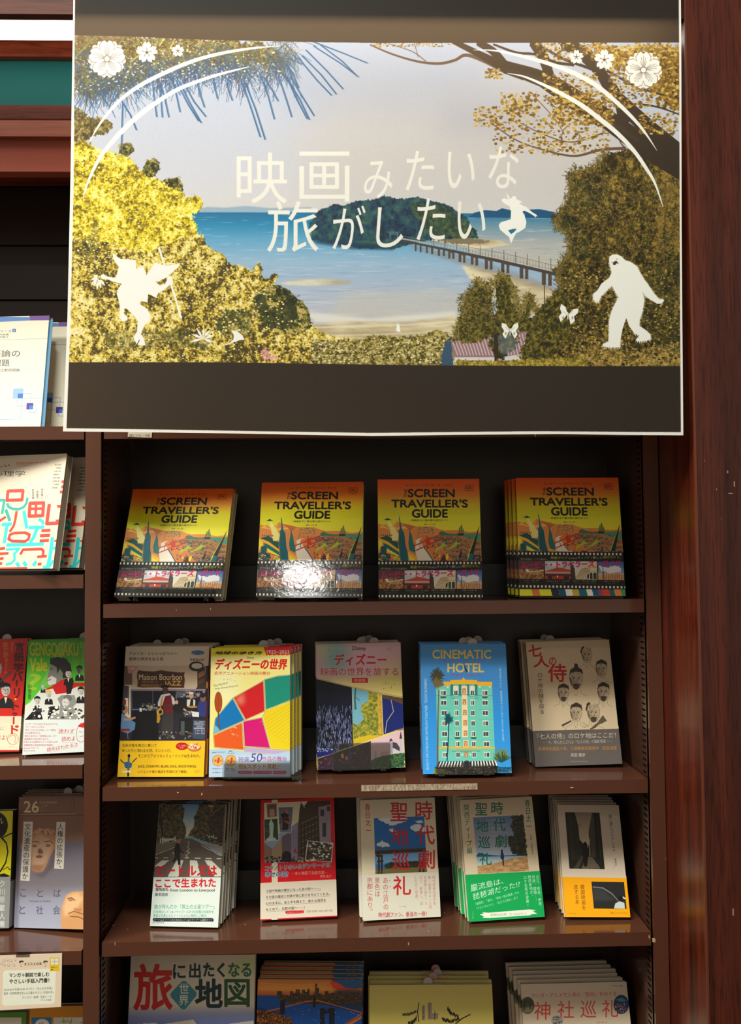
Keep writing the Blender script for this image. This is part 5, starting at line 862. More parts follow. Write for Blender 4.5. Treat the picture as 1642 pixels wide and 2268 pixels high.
def cover_F1(P):
    P.zoom(0, 980, 6.315); P.r((228, 214, 190), -1600, -300, 1642, 2300); C_ = (52, 206, 206); T_ = (40, 170, 160); Rd = (228, 60, 44)
    P.t('あたらしい', -300, 290, 136, 345, BK, .8); P.t('言語心理学', -420, 395, 352, 475, BK, .9); P.t('Psychology of Language at Work and Practice:', 225, 268, 684, 300, Rd, .2, rise=6); P.t('A New Perspective', 225, 308, 410, 326, Rd, .2)
    for i, (s_, x) in enumerate((('青山征彦', 768), ('伊藤崇', 786), ('太田礼穂', 756), ('城間祥子', 748), ('新原将義', 742), ('広瀬拓海', 732), ('仲嶺真', 752), ('茂呂雄二', 728))): P.t(s_, x, 300+i*46, 858-i*5.5, 322+i*46, BK, .4)
    P.v('新原将義', 446, 650, 480, 790, BK, .3); P.v('伊藤崇', 506, 675, 542, 785, BK, .3); P.v('茂呂雄二', 570, 645, 606, 785, BK, .3)
    P.ring(Rd, 650, 756, 18, 3)
    def box(c, x0, y0, x1, y1, w, k=0): P.l(c, [(x0, y0), (x1, y0-6), (x1-k, y1-6), (x0-k, y1), (x0, y0), (x1, y0-6)], w)
    P.l(T_, [(-60, 808), (60, 806), (30, 1000)], 36); P.l(T_, [(100, 850), (120, 900), (180, 930), (260, 935), (330, 905), (370, 850), (385, 770)], 34); P.l(T_, [(80, 935), (140, 1100)], 40)
    box(Rd, 112, 680, 322, 810, 42, 14); box(Rd, 420, 850, 610, 1030, 44, 12); P.lines(Rd, [[(506, 840), (498, 1030)], [(395, 930), (620, 925)]], 34)
    P.l(Rd, [(690, 862), (655, 1135), (800, 1130), (806, 1078)], 46); P.p(Rd, [(790, 875), (870, 872), (864, 914), (808, 916)]); P.lines(Rd, [[(860, 550), (915, 548)], [(858, 622), (908, 618)], [(838, 692), (900, 690)]], 38)
    P.l(Rd, [(232, 960), (215, 1080), (190, 1170), (135, 1250)], 34); P.l(Rd, [(-20, 1110), (80, 1040)], 34); P.l(C_, [(335, 955), (375, 1205)], 46); P.l(C_, [(540, 1070), (600, 1110), (600, 1150)], 40); P.l(C_, [(400, 1190), (620, 1185)], 44); P.l(C_, [(520, 1200), (470, 1330), (420, 1400)], 48)
    P.lines(C_, [[(25, 1150), (165, 1140)], [(100, 1150), (60, 1410)]], 44); P.l(Rd, [(190, 1268), (350, 1262), (412, 1290), (400, 1350), (350, 1385), (170, 1380), (120, 1350), (140, 1290), (190, 1268)], 36); P.lines(Rd, [[(580, 1235), (705, 1228)], [(560, 1305), (700, 1298)], [(555, 1378), (685, 1370)]], 38)
    P.l(C_, [(90, 1435), (612, 1420)], 44); P.l(C_, [(735, 1325), (700, 1600), (660, 1760)], 48); P.l(C_, [(720, 1480), (780, 1478)], 36); P.l(C_, [(750, 1650), (680, 1750), (600, 1740)], 34); P.l(Rd, [(285, 1570), (320, 1500), (580, 1490), (608, 1520), (600, 1580)], 34); P.l(Rd, [(520, 1600), (655, 1590)], 32)
    P.l(C_, [(80, 1500), (270, 1485), (200, 1560), (205, 1640), (160, 1690), (80, 1710)], 32); P.lines(Rd, [[(-20, 1490), (70, 1480)], [(-20, 1560), (120, 1550)], [(-20, 1630), (50, 1620)], [(-20, 1700), (30, 1690)]], 34); P.lines(C_, [[(230, 1680), (270, 1740)], [(330, 1670), (370, 1730)], [(510, 1665), (460, 1725)]], 46); P.l(Rd, [(528, 1704), (580, 1700)], 34); P.l(Rd, [(-700, 1790), (380, 1765)], 44); P.l(Rd, [(830, 1165), (800, 1370), (760, 1380)], 22)
    P.lines(T_, [[(-300, 900+i*110), (-60, 880+i*110)] for i in range(7)], 40); P.lines(Rd, [[(-560, 850+i*120), (-360, 850+i*120)] for i in range(7)], 40); P.grain(.02)
def person(P, x, y, s, hair=(24, 20, 20), body=(24, 22, 24), skin=(216, 210, 200)):
    """a small comic bust"""
    P.p(body, [(x-44*s, y+110*s), (x-38*s, y+60*s), (x-12*s, y+44*s), (x+12*s, y+44*s), (x+40*s, y+60*s), (x+46*s, y+110*s)]); P.p((236, 234, 226), [(x-10*s, y+44*s), (x+10*s, y+44*s), (x, y+84*s)])
    P.e(skin, x, y, 27*s, 38*s); P.p(hair, [(x-30*s, y-4*s), (x-28*s, y-34*s), (x, y-48*s), (x+28*s, y-36*s), (x+31*s, y-2*s), (x+22*s, y-20*s), (x-18*s, y-22*s)])
    P.lines((60, 54, 52), [[(x-16*s, y-6*s), (x-5*s, y-4*s)], [(x+5*s, y-4*s), (x+16*s, y-6*s)], [(x, y), (x-3*s, y+10*s)], [(x-8*s, y+20*s), (x+8*s, y+20*s)]], 3.6*s); P.p((150, 144, 138), [(x+8*s, y), (x+26*s, y-4*s), (x+20*s, y+28*s), (x+6*s, y+36*s)], al=.6)
def cover_G2(P):                 # green comic cover
    P.zoom(0, 1360, 6.3); P.grad([(370, (60, 160, 30)), (1300, (96, 206, 50))]); P.p((130, 190, 80), [(860, 380), (960, 380), (700, 1000), (560, 1000)], al=.8); P.p((110, 180, 50), [(420, 700), (560, 900), (380, 1100)], al=.8); P.p((110, 176, 50), [(1000, 600), (1190, 380), (1190, 560), (1040, 760)], al=.6); Y = (190, 190, 24)
    P.t('GENGOGAKU', 416, 400, 1094, 580, Y, 5); P.t('Vale', 418, 620, 656, 796, Y, 6); P.t('?', 410, 836, 570, 1060, (160, 196, 40), 4); P.v('読む', 1118, 388, 1156, 474, (226, 236, 200), .5); P.v('川添愛', 386, 968, 440, 1190, BK, 1.2)
    P.t('THE TOKYO PRESS', 0, 0, 0, 0, (200, 226, 160), .5, quad=[(1185, 392), (1160, 670), (1140, 668), (1164, 390)])
    P.p((228, 228, 220), [(300, 1310), (420, 1230), (560, 1060), (760, 1010), (1190, 1020), (1190, 1480), (330, 1484)]); P.p((40, 36, 36), [(700, 620), (800, 598), (920, 620), (985, 700), (1000, 800), (960, 880), (880, 900), (840, 760), (790, 850), (780, 740), (700, 700)])
    P.p((130, 126, 122), [(690, 740), (720, 700), (790, 740), (800, 840), (850, 780), (880, 830), (860, 920), (800, 980), (720, 1000), (664, 985), (680, 930), (664, 900), (672, 880), (660, 862), (686, 800)]); P.p((220, 216, 210), [(670, 900), (720, 860), (790, 900), (780, 970), (700, 996), (668, 980)]); P.lines(BK, [[(688, 770), (740, 762)], [(664, 925), (710, 915)]], 9)
    P.p((206, 20, 24), [(580, 1070), (720, 1010), (860, 920), (960, 880), (1020, 960), (1190, 960), (1190, 1010), (1080, 1010), (1000, 1050), (920, 1100), (780, 1120), (740, 1040)])
    P.p((18, 16, 18), [(920, 960), (1010, 880), (1030, 940), (990, 1110), (930, 1120)])
    person(P, 955, 830, 1.5, body=(18, 16, 18)); person(P, 1110, 780, 1.4, skin=(90, 84, 80)); person(P, 520, 1210, 1.45); person(P, 680, 1120, 1.3, hair=(226, 196, 40)); person(P, 1130, 1080, 1.5); person(P, 600, 1010, .8, hair=(150, 150, 146))
    P.p((150, 148, 144), [(800, 1180), (860, 1130), (1040, 1130), (1070, 1240), (1020, 1300), (1090, 1440), (1060, 1470), (700, 1470), (690, 1420), (830, 1370), (840, 1260)]); P.e((220, 218, 212), 920, 1220, 52, 74, .25); P.e((120, 118, 114), 945, 1175, 60, 50); P.e((220, 218, 212), 915, 1235, 46, 60, .25); P.lines((90, 88, 84), [[(890, 1225), (915, 1235)], [(935, 1240), (955, 1235)], [(900, 1280), (925, 1285)]], 6)
    P.p((20, 18, 20), [(350, 1476), (480, 1330), (560, 1340), (600, 1470)]); P.p((20, 18, 20), [(650, 1460), (700, 1290), (820, 1280), (830, 1330), (720, 1390), (680, 1470)]); P.bits((420, 1300, 1180, 1460), [(240, 238, 232), (60, 58, 58)], 60, 26, 4)
    P.r((226, 232, 230), 200, 1476, 1300, 2100)
    for i, s_ in enumerate(('レイザーラモンRGの“あるあるネタ”は', 'どうしておもしろいのか。', '「飾りじゃないのよ涙は」という倒置は', 'なぜ印象的なのか。', '藤木の名言から「接頭辞BLUES」まで', '縦横無尽に飛び回りながら、', '日常にある言語学のトピックを拾い出す、', '抱腹絶倒の言語学的総合格闘技。', 'Round 2 スタート!')):
        x = 362-i*3.2; w = (440, 265, 430, 220, 440, 340, 470, 410, 210)[i]; P.t(s_, x, 1520+i*42, x+w, 1548+i*42, (200, 70, 90), .4)
    P.t('東京大学出版会', 334, 1900, 498, 1916, (150, 90, 100), .2)
    for s_, q in (('迷わず', [(818, 1600), (1040, 1606), (1036, 1662), (816, 1662)]), ('読めよ', [(862, 1712), (1046, 1700), (1046, 1768), (862, 1780)]), ('読めばわかるさ', [(652, 1866), (1080, 1790), (1086, 1840), (660, 1924)])): P.t(s_, 0, 0, 0, 0, (206, 60, 70), .8, quad=q)
    P.lines((220, 120, 120), [[(810, 1668), (1040, 1672)], [(862, 1798), (1050, 1786)], [(700, 1932), (1095, 1842)]], 3); P.l((214, 60, 60), [(1190, 1510), (1120, 1530), (1075, 1600), (1062, 1690), (1080, 1760), (1120, 1790), (1190, 1770)], 5); P.p((220, 40, 40), [(1080, 1570), (1120, 1530), (1190, 1512), (1190, 1590)], rag=3); P.lines((214, 80, 80), [[(1100, 1640), (1150, 1650)], [(1110, 1710), (1160, 1700)]], 6); P.grain(.02)
def cover_G1(P):
    P.zoom(0, 1360, 6.3); P.r((216, 36, 24), -900, 0, 1642, 1424); P.r((236, 224, 196), -900, 1424, 1642, 1898); P.r((206, 30, 30), -900, 1898, 1642, 2100); D = (86, 22, 26)
    for s_, q in (('言', (215, 395, 335, 520)), ('語', (200, 530, 330, 660)), ('学', (190, 680, 325, 800)), ('バ', (170, 800, 318, 930)), ('リ', (196, 1036, 272, 1170)), ('ト', (176, 1230, 262, 1340)), ('ゥ', (176, 1375, 236, 1424))): P.t(s_, *q, D, 6)
    P.l(D, [(236, 920), (232, 1010)], 24); P.l((206, 40, 30), [(192, 1436), (190, 1540)], 24); P.t('ド', 158, 1555, 256, 1672, (206, 40, 30), 6); P.e((246, 220, 60), 217, 1188, 14)
    P.v('ＡＩは「絶対に押すなよ」を', 76, 395, 128, 830, (240, 200, 40), .5, dx=-22); P.v('理解できるか', 44, 395, 90, 610, (240, 200, 40), .5, dx=-10); P.t('Round 1', 0, 0, 0, 0, (240, 200, 180), .5, quad=[(186, 396), (176, 530), (150, 528), (160, 396)])
    person(P, 80, 1060, 2.3); person(P, -40, 780, 2.2, hair=(190, 184, 176)); P.l((90, 80, 76), [(10, 940), (160, 800)], 26)
    P.ring((206, 70, 60), 178, 1745, 76, 5); P.l((206, 70, 60), [(120, 1730), (150, 1700), (200, 1690), (220, 1740), (200, 1800)], 5); P.t('押すなよ!', -160, 1680, 90, 1760, (180, 60, 60), .8); P.t('に', 6, 1576, 50, 1620, (160, 110, 100), .5); P.t('東京大学', 124, 1846, 200, 1858, (180, 110, 100), .2); P.grain(.02)
def cover_H1(P):
    P.zoom(0, 1720, 6.3); P.r((222, 214, 24), -900, 400, 1642, 2200); P.e(BK, -60, 680, 170, 190); P.l(BK, [(20, 850), (90, 930), (110, 1050), (80, 1200), (0, 1330)], [26, 18, 16, 18, 22]); P.l(BK, [(40, 850), (140, 800), (250, 770)], 16); P.l(BK, [(40, 1300), (110, 1262), (130, 1300), (190, 1260)], 9); P.p(BK, [(0, 1360), (60, 1350), (150, 1390), (0, 1420)]); P.t('ル', -20, 580, 50, 660, (230, 226, 210), 1.4)
    P.r((150, 152, 150), -900, 1400, 1642, 2300)
    for i, (ch, c) in enumerate((('ク', 0), ('川', 0), ('原', 0), ('繁', 1), ('人', 1), ('著', 1))): P.t(ch, -10, 1450+i*112, 66, 1540+i*112, (226, 226, 220) if not c else (240, 240, 240), .6+c)
    P.grain(.02)
def cover_H2(P):                 # stone heads on a grey-brown cover
    P.zoom(0, 1720, 6.3); P.grad([(300, (142, 100, 84)), (850, (140, 104, 90)), (950, (112, 108, 124)), (1500, (132, 124, 132)), (1800, (160, 162, 184)), (2120, (186, 190, 204))]); P.p((176, 176, 200), [(180, 1700), (700, 1660), (1200, 1560), (1200, 2150), (180, 2150)], al=.5, soft=20)
    P.lines((84, 58, 48), [[(270, 512), (1050, 498)], [(270, 545), (1180, 540)], [(985, 300), (985, 490)], [(1030, 300), (1030, 490)]], 5); P.l((176, 140, 116), [(275, 530), (1055, 516)], 12); P.t('26', 334, 342, 540, 502, (236, 214, 164), 3); P.t('号', 550, 346, 576, 376, (220, 200, 160), .3); P.t('多言語社会研究', 600, 344, 796, 374, (220, 200, 160), .5); P.t('定本誌', 600, 390, 668, 416, (200, 176, 146), .2); P.l((180, 150, 126), [(584, 346), (584, 500)], 3)
    P.p((96, 84, 84), [(700, 900), (780, 1000), (700, 1200), (600, 1340), (480, 1360), (600, 1420), (760, 1250), (800, 1000)], al=.6, soft=8)
    hd = [(440, 800), (480, 740), (560, 735), (640, 722), (740, 730), (790, 790), (780, 900), (760, 1010), (700, 1120), (650, 1240), (600, 1320), (520, 1340), (440, 1310), (430, 1100)]
    P.p((190, 140, 108), hd); P.p((206, 170, 140), [(450, 880), (560, 810), (700, 870), (740, 960), (690, 1080), (640, 1200), (560, 1250), (450, 1240)], soft=6); P.bits((450, 728, 780, 800), [(150, 104, 80), (206, 156, 124)], 40, 24, 3)
    P.p((120, 84, 66), [(530, 1020), (560, 1000), (600, 1040), (595, 1080), (530, 1070)], soft=4); P.lines((110, 76, 60), [[(450, 910), (520, 905), (550, 930)], [(620, 910), (700, 900), (745, 940)]], 9); P.e((150, 110, 90), 482, 968, 34, 20); P.e((150, 110, 90), 672, 962, 36, 22); P.p((140, 88, 72), [(500, 1110), (550, 1090), (600, 1110), (570, 1140), (510, 1135)]); P.p((170, 126, 96), [(440, 1230), (600, 1240), (560, 1330), (450, 1310)], soft=5); P.e((176, 126, 96), 300, 970, 16, 46)
    P.p((226, 220, 206), [(330, 628), (460, 630), (412, 1458), (284, 1450)]); P.v('文化遺産の保護か', 345, 650, 435, 1440, (50, 46, 60), 1.1, dx=-42); P.p((226, 220, 206), [(790, 632), (916, 634), (888, 1292), (756, 1284)]); P.v('人権の拡張か、', 800, 650, 890, 1330, (50, 46, 60), 1.1, dx=-24)
    P.p((226, 166, 110), [(920, 1660), (1000, 1608), (1180, 1600), (1180, 2146), (860, 2120), (850, 1980), (862, 1800)]); P.p((246, 200, 150), [(940, 1660), (1080, 1620), (1170, 1700), (1060, 1860), (900, 1960), (880, 1820)], soft=8); P.lines((150, 96, 64), [[(940, 1700), (1000, 1690), (1050, 1730)], [(950, 1915), (1030, 1880), (1165, 1920)], [(980, 1950), (1100, 1960), (1165, 1990)]], 11); P.e((196, 140, 96), 985, 1720, 36, 22); P.p((196, 130, 90), [(1030, 1830), (1090, 1850), (1150, 1840), (1120, 1880), (1040, 1870)], soft=4)
    D = (84, 80, 96)
    for s_, q in (('こ', (284, 1570, 366, 1675)), ('と', (520, 1572, 602, 1678)), ('ば', (750, 1574, 850, 1680)), ('と', (268, 1800, 350, 1915)), ('社', (506, 1802, 602, 1922)), ('会', (740, 1804, 840, 1926))): P.t(s_, *q, D, .3)
    P.t('Kotoba to Shakai', 416, 1722, 702, 1750, D, .2); P.grain(.02)
def card_I(P):                   # shelf card
    P.zoom(0, 2060, 6.315); P.r((238, 216, 190), -900, 0, 1642, 1400); W = (244, 244, 226); P.p(W, [(70, 568), (700, 540), (760, 548), (782, 580), (768, 1000), (740, 1030), (70, 1058), (34, 1030), (48, 600)])
    P.t('オススメの本', 345, 450, 588, 496, BK, 1.5, rise=4); P.t('マンガ＋解説で楽しむ', 134, 596, 690, 656, BK, 2.2, rise=6); P.t('やさしい手話入門書！', 134, 680, 690, 742, BK, 2.2, rise=6)
    P.t('2018-2019 年度 NHK の Eテレ「みんなの手話」', 58, 806, 735, 842, (90, 90, 90), .4, rise=10); P.t('監修・松岡和美先生による最もやさしい手話の本。', 58, 860, 750, 898, (90, 90, 90), .4, rise=8); P.t('わくわく！納得！手話トーク', 320, 920, 722, 956, (90, 90, 90), .4, rise=4); P.t('くろしお出版', 566, 966, 722, 992, (90, 90, 90), .4)
    for x, hc in ((304, (50, 50, 56)), (636, (60, 90, 60))): P.e((236, 196, 160), x, 466, 24, 32); P.p(hc, [(x-28, 470), (x-28, 436), (x, 424), (x+30, 430), (x+38, 450), (x+10, 446), (x-18, 456)]); P.p((90, 90, 90), [(x-18, 512), (x, 500), (x+20, 508)])
    P.r((240, 196, 40), 698, 384, 830, 578); P.r((240, 236, 220), 712, 398, 816, 486); P.lines((120, 120, 120), [[(764, 400), (764, 486)], [(714, 442), (816, 442)]], 4); P.t('手話トーク', 712, 512, 814, 532, BK, .6); P.r((60, 110, 60), 716, 550, 742, 564)
    for i, (x, y) in enumerate(((60, 425), (110, 420), (160, 430), (220, 418), (70, 490), (130, 490), (200, 490), (30, 470))): P.ring((170, 150, 150), x, y, 20, 3); P.e((90, 80, 90), x+6, y+10, 5)
    P.grain(.02)
def cover_J(P):
    P.zoom(0, 2060, 6.315); P.r((232, 154, 36), 300, 900, 1642, 4000); P.p((60, 130, 180), [(440, 1224), (726, 1220), (722, 1500), (440, 1500)]); P.e((236, 232, 214), 590, 1330, 100, 90); P.r((236, 232, 214), 750, 1220, 1300, 1500); P.t('な手', 545, 1290, 612, 1314, BK, .6); P.t('だ', 1128, 1284, 1160, 1310, BK, .5); P.l((130, 160, 60), [(850, 1270), (900, 1300), (880, 1240), (920, 1290), (940, 1260), (980, 1300), (1006, 1240), (990, 1314)], 8); P.grain(.02)
def cover_K(P):
    P.zoom(0, 2060, 6.315); P.r((86, 150, 40), -900, 900, 1642, 4000); P.r((226, 220, 200), -900, 1222, 300, 4000)
# ---------------------------------------------------------------- building helpers
def link(o): COL.objects.link(o); return o
def tag(o, label=None, cat=None, group=None, kind=None):
    for k, v in (('label', label), ('category', cat), ('group', group), ('kind', kind)):
        if v: o[k] = v
    return o
def empty(name, loc=(0, 0, 0), rot=None):
    o = link(bpy.data.objects.new(name, None)); o.empty_display_size = .02; o.location = loc
    if rot is not None: o.rotation_mode = 'QUATERNION'; o.rotation_quaternion = rot
    return o
class MB:
    def __init__(s): s.v = []; s.f = []; s.m = []; s.uv = []
    def quad(s, pts, m=0, uv=None):
        n = len(s.v); s.v += [tuple(p) for p in pts]; s.f.append(tuple(range(n, n+len(pts)))); s.m.append(m); s.uv.append(uv or [(0, 0)]*len(pts))
    def box(s, x0, x1, y0, y1, z0, z1, m=0, fuv=None, luv=None):
        """fuv: uv of the front (-y) face, luv: of the -x or +x face"""
        P = lambda a, b, c: ((x0, x1)[a], (y0, y1)[b], (z0, z1)[c])
        s.quad([P(0, 0, 0), P(1, 0, 0), P(1, 0, 1), P(0, 0, 1)], m, fuv)
        s.quad([P(1, 1, 0), P(0, 1, 0), P(0, 1, 1), P(1, 1, 1)], m)
        s.quad([P(0, 1, 0), P(0, 0, 0), P(0, 0, 1), P(0, 1, 1)], m, luv); s.quad([P(1, 0, 0), P(1, 1, 0), P(1, 1, 1), P(1, 0, 1)], m, luv)
        s.quad([P(0, 0, 1), P(1, 0, 1), P(1, 1, 1), P(0, 1, 1)], m); s.quad([P(0, 1, 0), P(1, 1, 0), P(1, 0, 0), P(0, 0, 0)], m)
        return s
    def build(s, name, mats, parent=None, bevel=0, smooth=False, weld=False):
        me = bpy.data.meshes.new(name); me.from_pydata(s.v, [], s.f)
        for m in (mats if isinstance(mats, (list, tuple)) else [mats]): me.materials.append(m)
        me.polygons.foreach_set('material_index', s.m)
        ul = me.uv_layers.new(name='UVMap'); ul.data.foreach_set('uv', [c for q in s.uv for p in q for c in p])
        o = link(bpy.data.objects.new(name, me))
        if smooth: me.polygons.foreach_set('use_smooth', [True]*len(s.f))
        if bevel:
            b = o.modifiers.new('edge', 'BEVEL'); b.width = bevel; b.segments = 2; b.limit_method = 'ANGLE'
        if parent: o.parent = parent
        if weld:
            bm = bmesh.new(); bm.from_mesh(me); bmesh.ops.remove_doubles(bm, verts=bm.verts, dist=1e-6); bm.to_mesh(me); bm.free()
        me.validate(); me.update(); return o
def cyl(mb, cx, cy, z0, z1, r, n=14, m=0):
    a = [(cx+r*math.cos(t*2*math.pi/n), cy+r*math.sin(t*2*math.pi/n)) for t in range(n)]
    for i in range(n):
        p, q = a[i], a[(i+1) % n]; mb.quad([(*p, z0), (*q, z0), (*q, z1), (*p, z1)], m)
    mb.quad([(*p, z1) for p in a], m); mb.quad([(*p, z0) for p in a[::-1]], m)
# materials
def lin(c): return tuple(((x/255/12.92) if x/255 <= .04045 else ((x/255+.055)/1.055)**2.4) for x in c)+(1,)
def mat(name, col, rough=.5, spec=.5, metal=0, coat=0, bump=None, vary=None, scratch=0):
    m = bpy.data.materials.new(name); m.use_nodes = True; N = m.node_tree.nodes; L = m.node_tree.links; b = N['Principled BSDF']
    b.inputs['Base Color'].default_value = lin(col); b.inputs['Roughness'].default_value = rough; b.inputs['Specular IOR Level'].default_value = spec
    b.inputs['Metallic'].default_value = metal; b.inputs['Coat Weight'].default_value = coat; b.inputs['Coat Roughness'].default_value = .1
    tc = N.new('ShaderNodeTexCoord'); src = None
    if vary:                                        # (scale, other colour, stretch)
        mp = N.new('ShaderNodeMapping'); mp.inputs['Scale'].default_value = vary[2]; L.new(tc.outputs['Object'], mp.inputs[0])
        n = N.new('ShaderNodeTexNoise'); n.inputs['Scale'].default_value = vary[0]; n.inputs['Detail'].default_value = 6; n.inputs['Roughness'].default_value = .65; L.new(mp.outputs[0], n.inputs[0])
        r = N.new('ShaderNodeValToRGB'); r.color_ramp.elements[0].position = .36; r.color_ramp.elements[1].position = .66
        r.color_ramp.elements[0].color = lin(col); r.color_ramp.elements[1].color = lin(vary[1]); L.new(n.outputs[0], r.inputs[0]); src = r.outputs[0]
        L.new(src, b.inputs['Base Color'])
    if scratch:                                     # pale nicks in the paint
        n = N.new('ShaderNodeTexNoise'); mp = N.new('ShaderNodeMapping'); mp.inputs['Scale'].default_value = (1, 1, .35); L.new(tc.outputs['Object'], mp.inputs[0]); L.new(mp.outputs[0], n.inputs[0])
        n.inputs['Scale'].default_value = 90; n.inputs['Detail'].default_value = 3
        r = N.new('ShaderNodeValToRGB'); r.color_ramp.elements[0].position = .735; r.color_ramp.elements[1].position = .76; L.new(n.outputs[0], r.inputs[0])
        mx = N.new('ShaderNodeMixRGB'); mx.inputs[2].default_value = lin((190, 150, 120)); L.new(r.outputs[0], mx.inputs[0])
        if src: L.new(src, mx.inputs[1])
        else: mx.inputs[1].default_value = lin(col)
        L.new(mx.outputs[0], b.inputs['Base Color'])
    if bump:
        n = N.new('ShaderNodeTexNoise'); n.inputs['Scale'].default_value = bump[0]; n.inputs['Detail'].default_value = 4
        L.new(tc.outputs['Object'], n.inputs[0]); bp = N.new('ShaderNodeBump'); bp.inputs['Strength'].default_value = bump[1]; bp.inputs['Distance'].default_value = bump[2]
        L.new(n.outputs[0], bp.inputs['Height']); L.new(bp.outputs[0], b.inputs['Normal'])
        if coat: L.new(bp.outputs[0], b.inputs['Coat Normal'])
    return m
def wood(name, dark, mid, light, rough=.3, axis=2, scale=1.0, coat=.2):
    m = bpy.data.materials.new(name); m.use_nodes = True; N = m.node_tree.nodes; L = m.node_tree.links; b = N['Principled BSDF']
    tc = N.new('ShaderNodeTexCoord'); mp = N.new('ShaderNodeMapping'); s = [34*scale]*3; s[axis] = 1.1*scale; mp.inputs['Scale'].default_value = s; L.new(tc.outputs['Object'], mp.inputs[0])
    n = N.new('ShaderNodeTexNoise'); n.inputs['Scale'].default_value = 1; n.inputs['Detail'].default_value = 7; n.inputs['Roughness'].default_value = .62; n.inputs['Distortion'].default_value = .35; L.new(mp.outputs[0], n.inputs[0])
    mp2 = N.new('ShaderNodeMapping'); s2 = [420*scale]*3; s2[axis] = 26*scale; mp2.inputs['Scale'].default_value = s2; L.new(tc.outputs['Object'], mp2.inputs[0])
    n2 = N.new('ShaderNodeTexNoise'); n2.inputs['Scale'].default_value = 1; n2.inputs['Detail'].default_value = 2; L.new(mp2.outputs[0], n2.inputs[0])
    r = N.new('ShaderNodeValToRGB'); e = r.color_ramp.elements; e[0].position = .3; e[0].color = lin(dark); e[1].position = .72; e[1].color = lin(light); k = e.new(.5); k.color = lin(mid); L.new(n.outputs[0], r.inputs[0])
    r2 = N.new('ShaderNodeValToRGB'); r2.color_ramp.elements[0].position = .34; r2.color_ramp.elements[0].color = (.45, .4, .38, 1); r2.color_ramp.elements[1].position = .5; r2.color_ramp.elements[1].color = (1, 1, 1, 1); L.new(n2.outputs[0], r2.inputs[0])
    mx = N.new('ShaderNodeMixRGB'); mx.blend_type = 'MULTIPLY'; mx.inputs[0].default_value = .8; L.new(r.outputs[0], mx.inputs[1]); L.new(r2.outputs[0], mx.inputs[2]); L.new(mx.outputs[0], b.inputs['Base Color'])
    bp = N.new('ShaderNodeBump'); bp.inputs['Strength'].default_value = .25; bp.inputs['Distance'].default_value = .0004; L.new(n2.outputs[0], bp.inputs['Height']); L.new(bp.outputs[0], b.inputs['Normal'])
    b.inputs['Roughness'].default_value = rough; b.inputs['Coat Weight'].default_value = coat; b.inputs['Coat Roughness'].default_value = .22; b.inputs['Specular IOR Level'].default_value = .3
    return m
def print_mat(name, img, rough=.38, trans=0, coat=0, wrinkle=0, spec=.4):
    m = bpy.data.materials.new(name); m.use_nodes = True; N = m.node_tree.nodes; L = m.node_tree.links; b = N['Principled BSDF']
    t = N.new('ShaderNodeTexImage'); t.image = img; t.extension = 'EXTEND'; L.new(t.outputs[0], b.inputs['Base Color'])
    b.inputs['Roughness'].default_value = rough; b.inputs['Coat Weight'].default_value = coat; b.inputs['Coat Roughness'].default_value = .07; b.inputs['Specular IOR Level'].default_value = spec
    if wrinkle:
        tc = N.new('ShaderNodeTexCoord'); n = N.new('ShaderNodeTexNoise'); n.inputs['Scale'].default_value = 95; n.inputs['Detail'].default_value = 3; n.inputs['Distortion'].default_value = 1.2; L.new(tc.outputs['Object'], n.inputs[0])
        bp = N.new('ShaderNodeBump'); bp.inputs['Strength'].default_value = wrinkle; bp.inputs['Distance'].default_value = .002; L.new(n.outputs[0], bp.inputs['Height']); L.new(bp.outputs[0], b.inputs['Coat Normal'])
    if trans:
        tr = N.new('ShaderNodeBsdfTranslucent'); mc = N.new('ShaderNodeMixRGB'); mc.blend_type = 'ADD'; mc.inputs[0].default_value = 1; mc.inputs[2].default_value = (.60, .38, .20, 1); L.new(t.outputs[0], mc.inputs[1]); L.new(mc.outputs[0], tr.inputs[0])
        mx = N.new('ShaderNodeMixShader'); mx.inputs[0].default_value = trans; L.new(b.outputs[0], mx.inputs[1]); L.new(tr.outputs[0], mx.inputs[2]); L.new(mx.outputs[0], N['Material Output'].inputs[0])
    return m
def acrylic():
    m = bpy.data.materials.new('clear acrylic'); m.use_nodes = True; N = m.node_tree.nodes; L = m.node_tree.links
    g = N.new('ShaderNodeBsdfGlossy'); g.inputs['Roughness'].default_value = .08; tp = N.new('ShaderNodeBsdfTransparent'); tp.inputs[0].default_value = (.985, .992, .988, 1)
    fr = N.new('ShaderNodeFresnel'); fr.inputs[0].default_value = 1.49; mx = N.new('ShaderNodeMixShader'); L.new(fr.outputs[0], mx.inputs[0]); L.new(tp.outputs[0], mx.inputs[1]); L.new(g.outputs[0], mx.inputs[2]); L.new(mx.outputs[0], N['Material Output'].inputs[0]); return m
M_metal = mat('brown enamelled steel', (86, 51, 37), .13, .55, scratch=1)
M_metal2 = mat('brown enamelled steel, plain', (72, 45, 34), .16, .5)
M_back = mat('dark back sheet', (46, 38, 36), .35, .4, vary=(3, (58, 48, 44), (1, 1, 1)))
M_slot = mat('slot shadow', (4, 3, 3), .9, .1)
M_riser = mat('grey steel riser', (54, 56, 58), .4, .5)
M_page = mat('page edges', (206, 196, 172), .8, .2, vary=(1, (176, 166, 146), (40, 900, 2)))
M_white = mat('white card', (226, 222, 210), .55, .3)
M_slip = mat('order slip', (196, 188, 180), .6, .3, vary=(60, (178, 172, 168), (1, 1, 1)))
M_slip2 = mat('pink order slip', (206, 160, 150), .6, .3)
M_wood = wood('red veneer', (40, 14, 9), (78, 28, 16), (112, 44, 22), .3)
M_wood2 = wood('red veneer of the post', (40, 16, 12), (66, 27, 18), (92, 38, 24), .42, 2, .8)
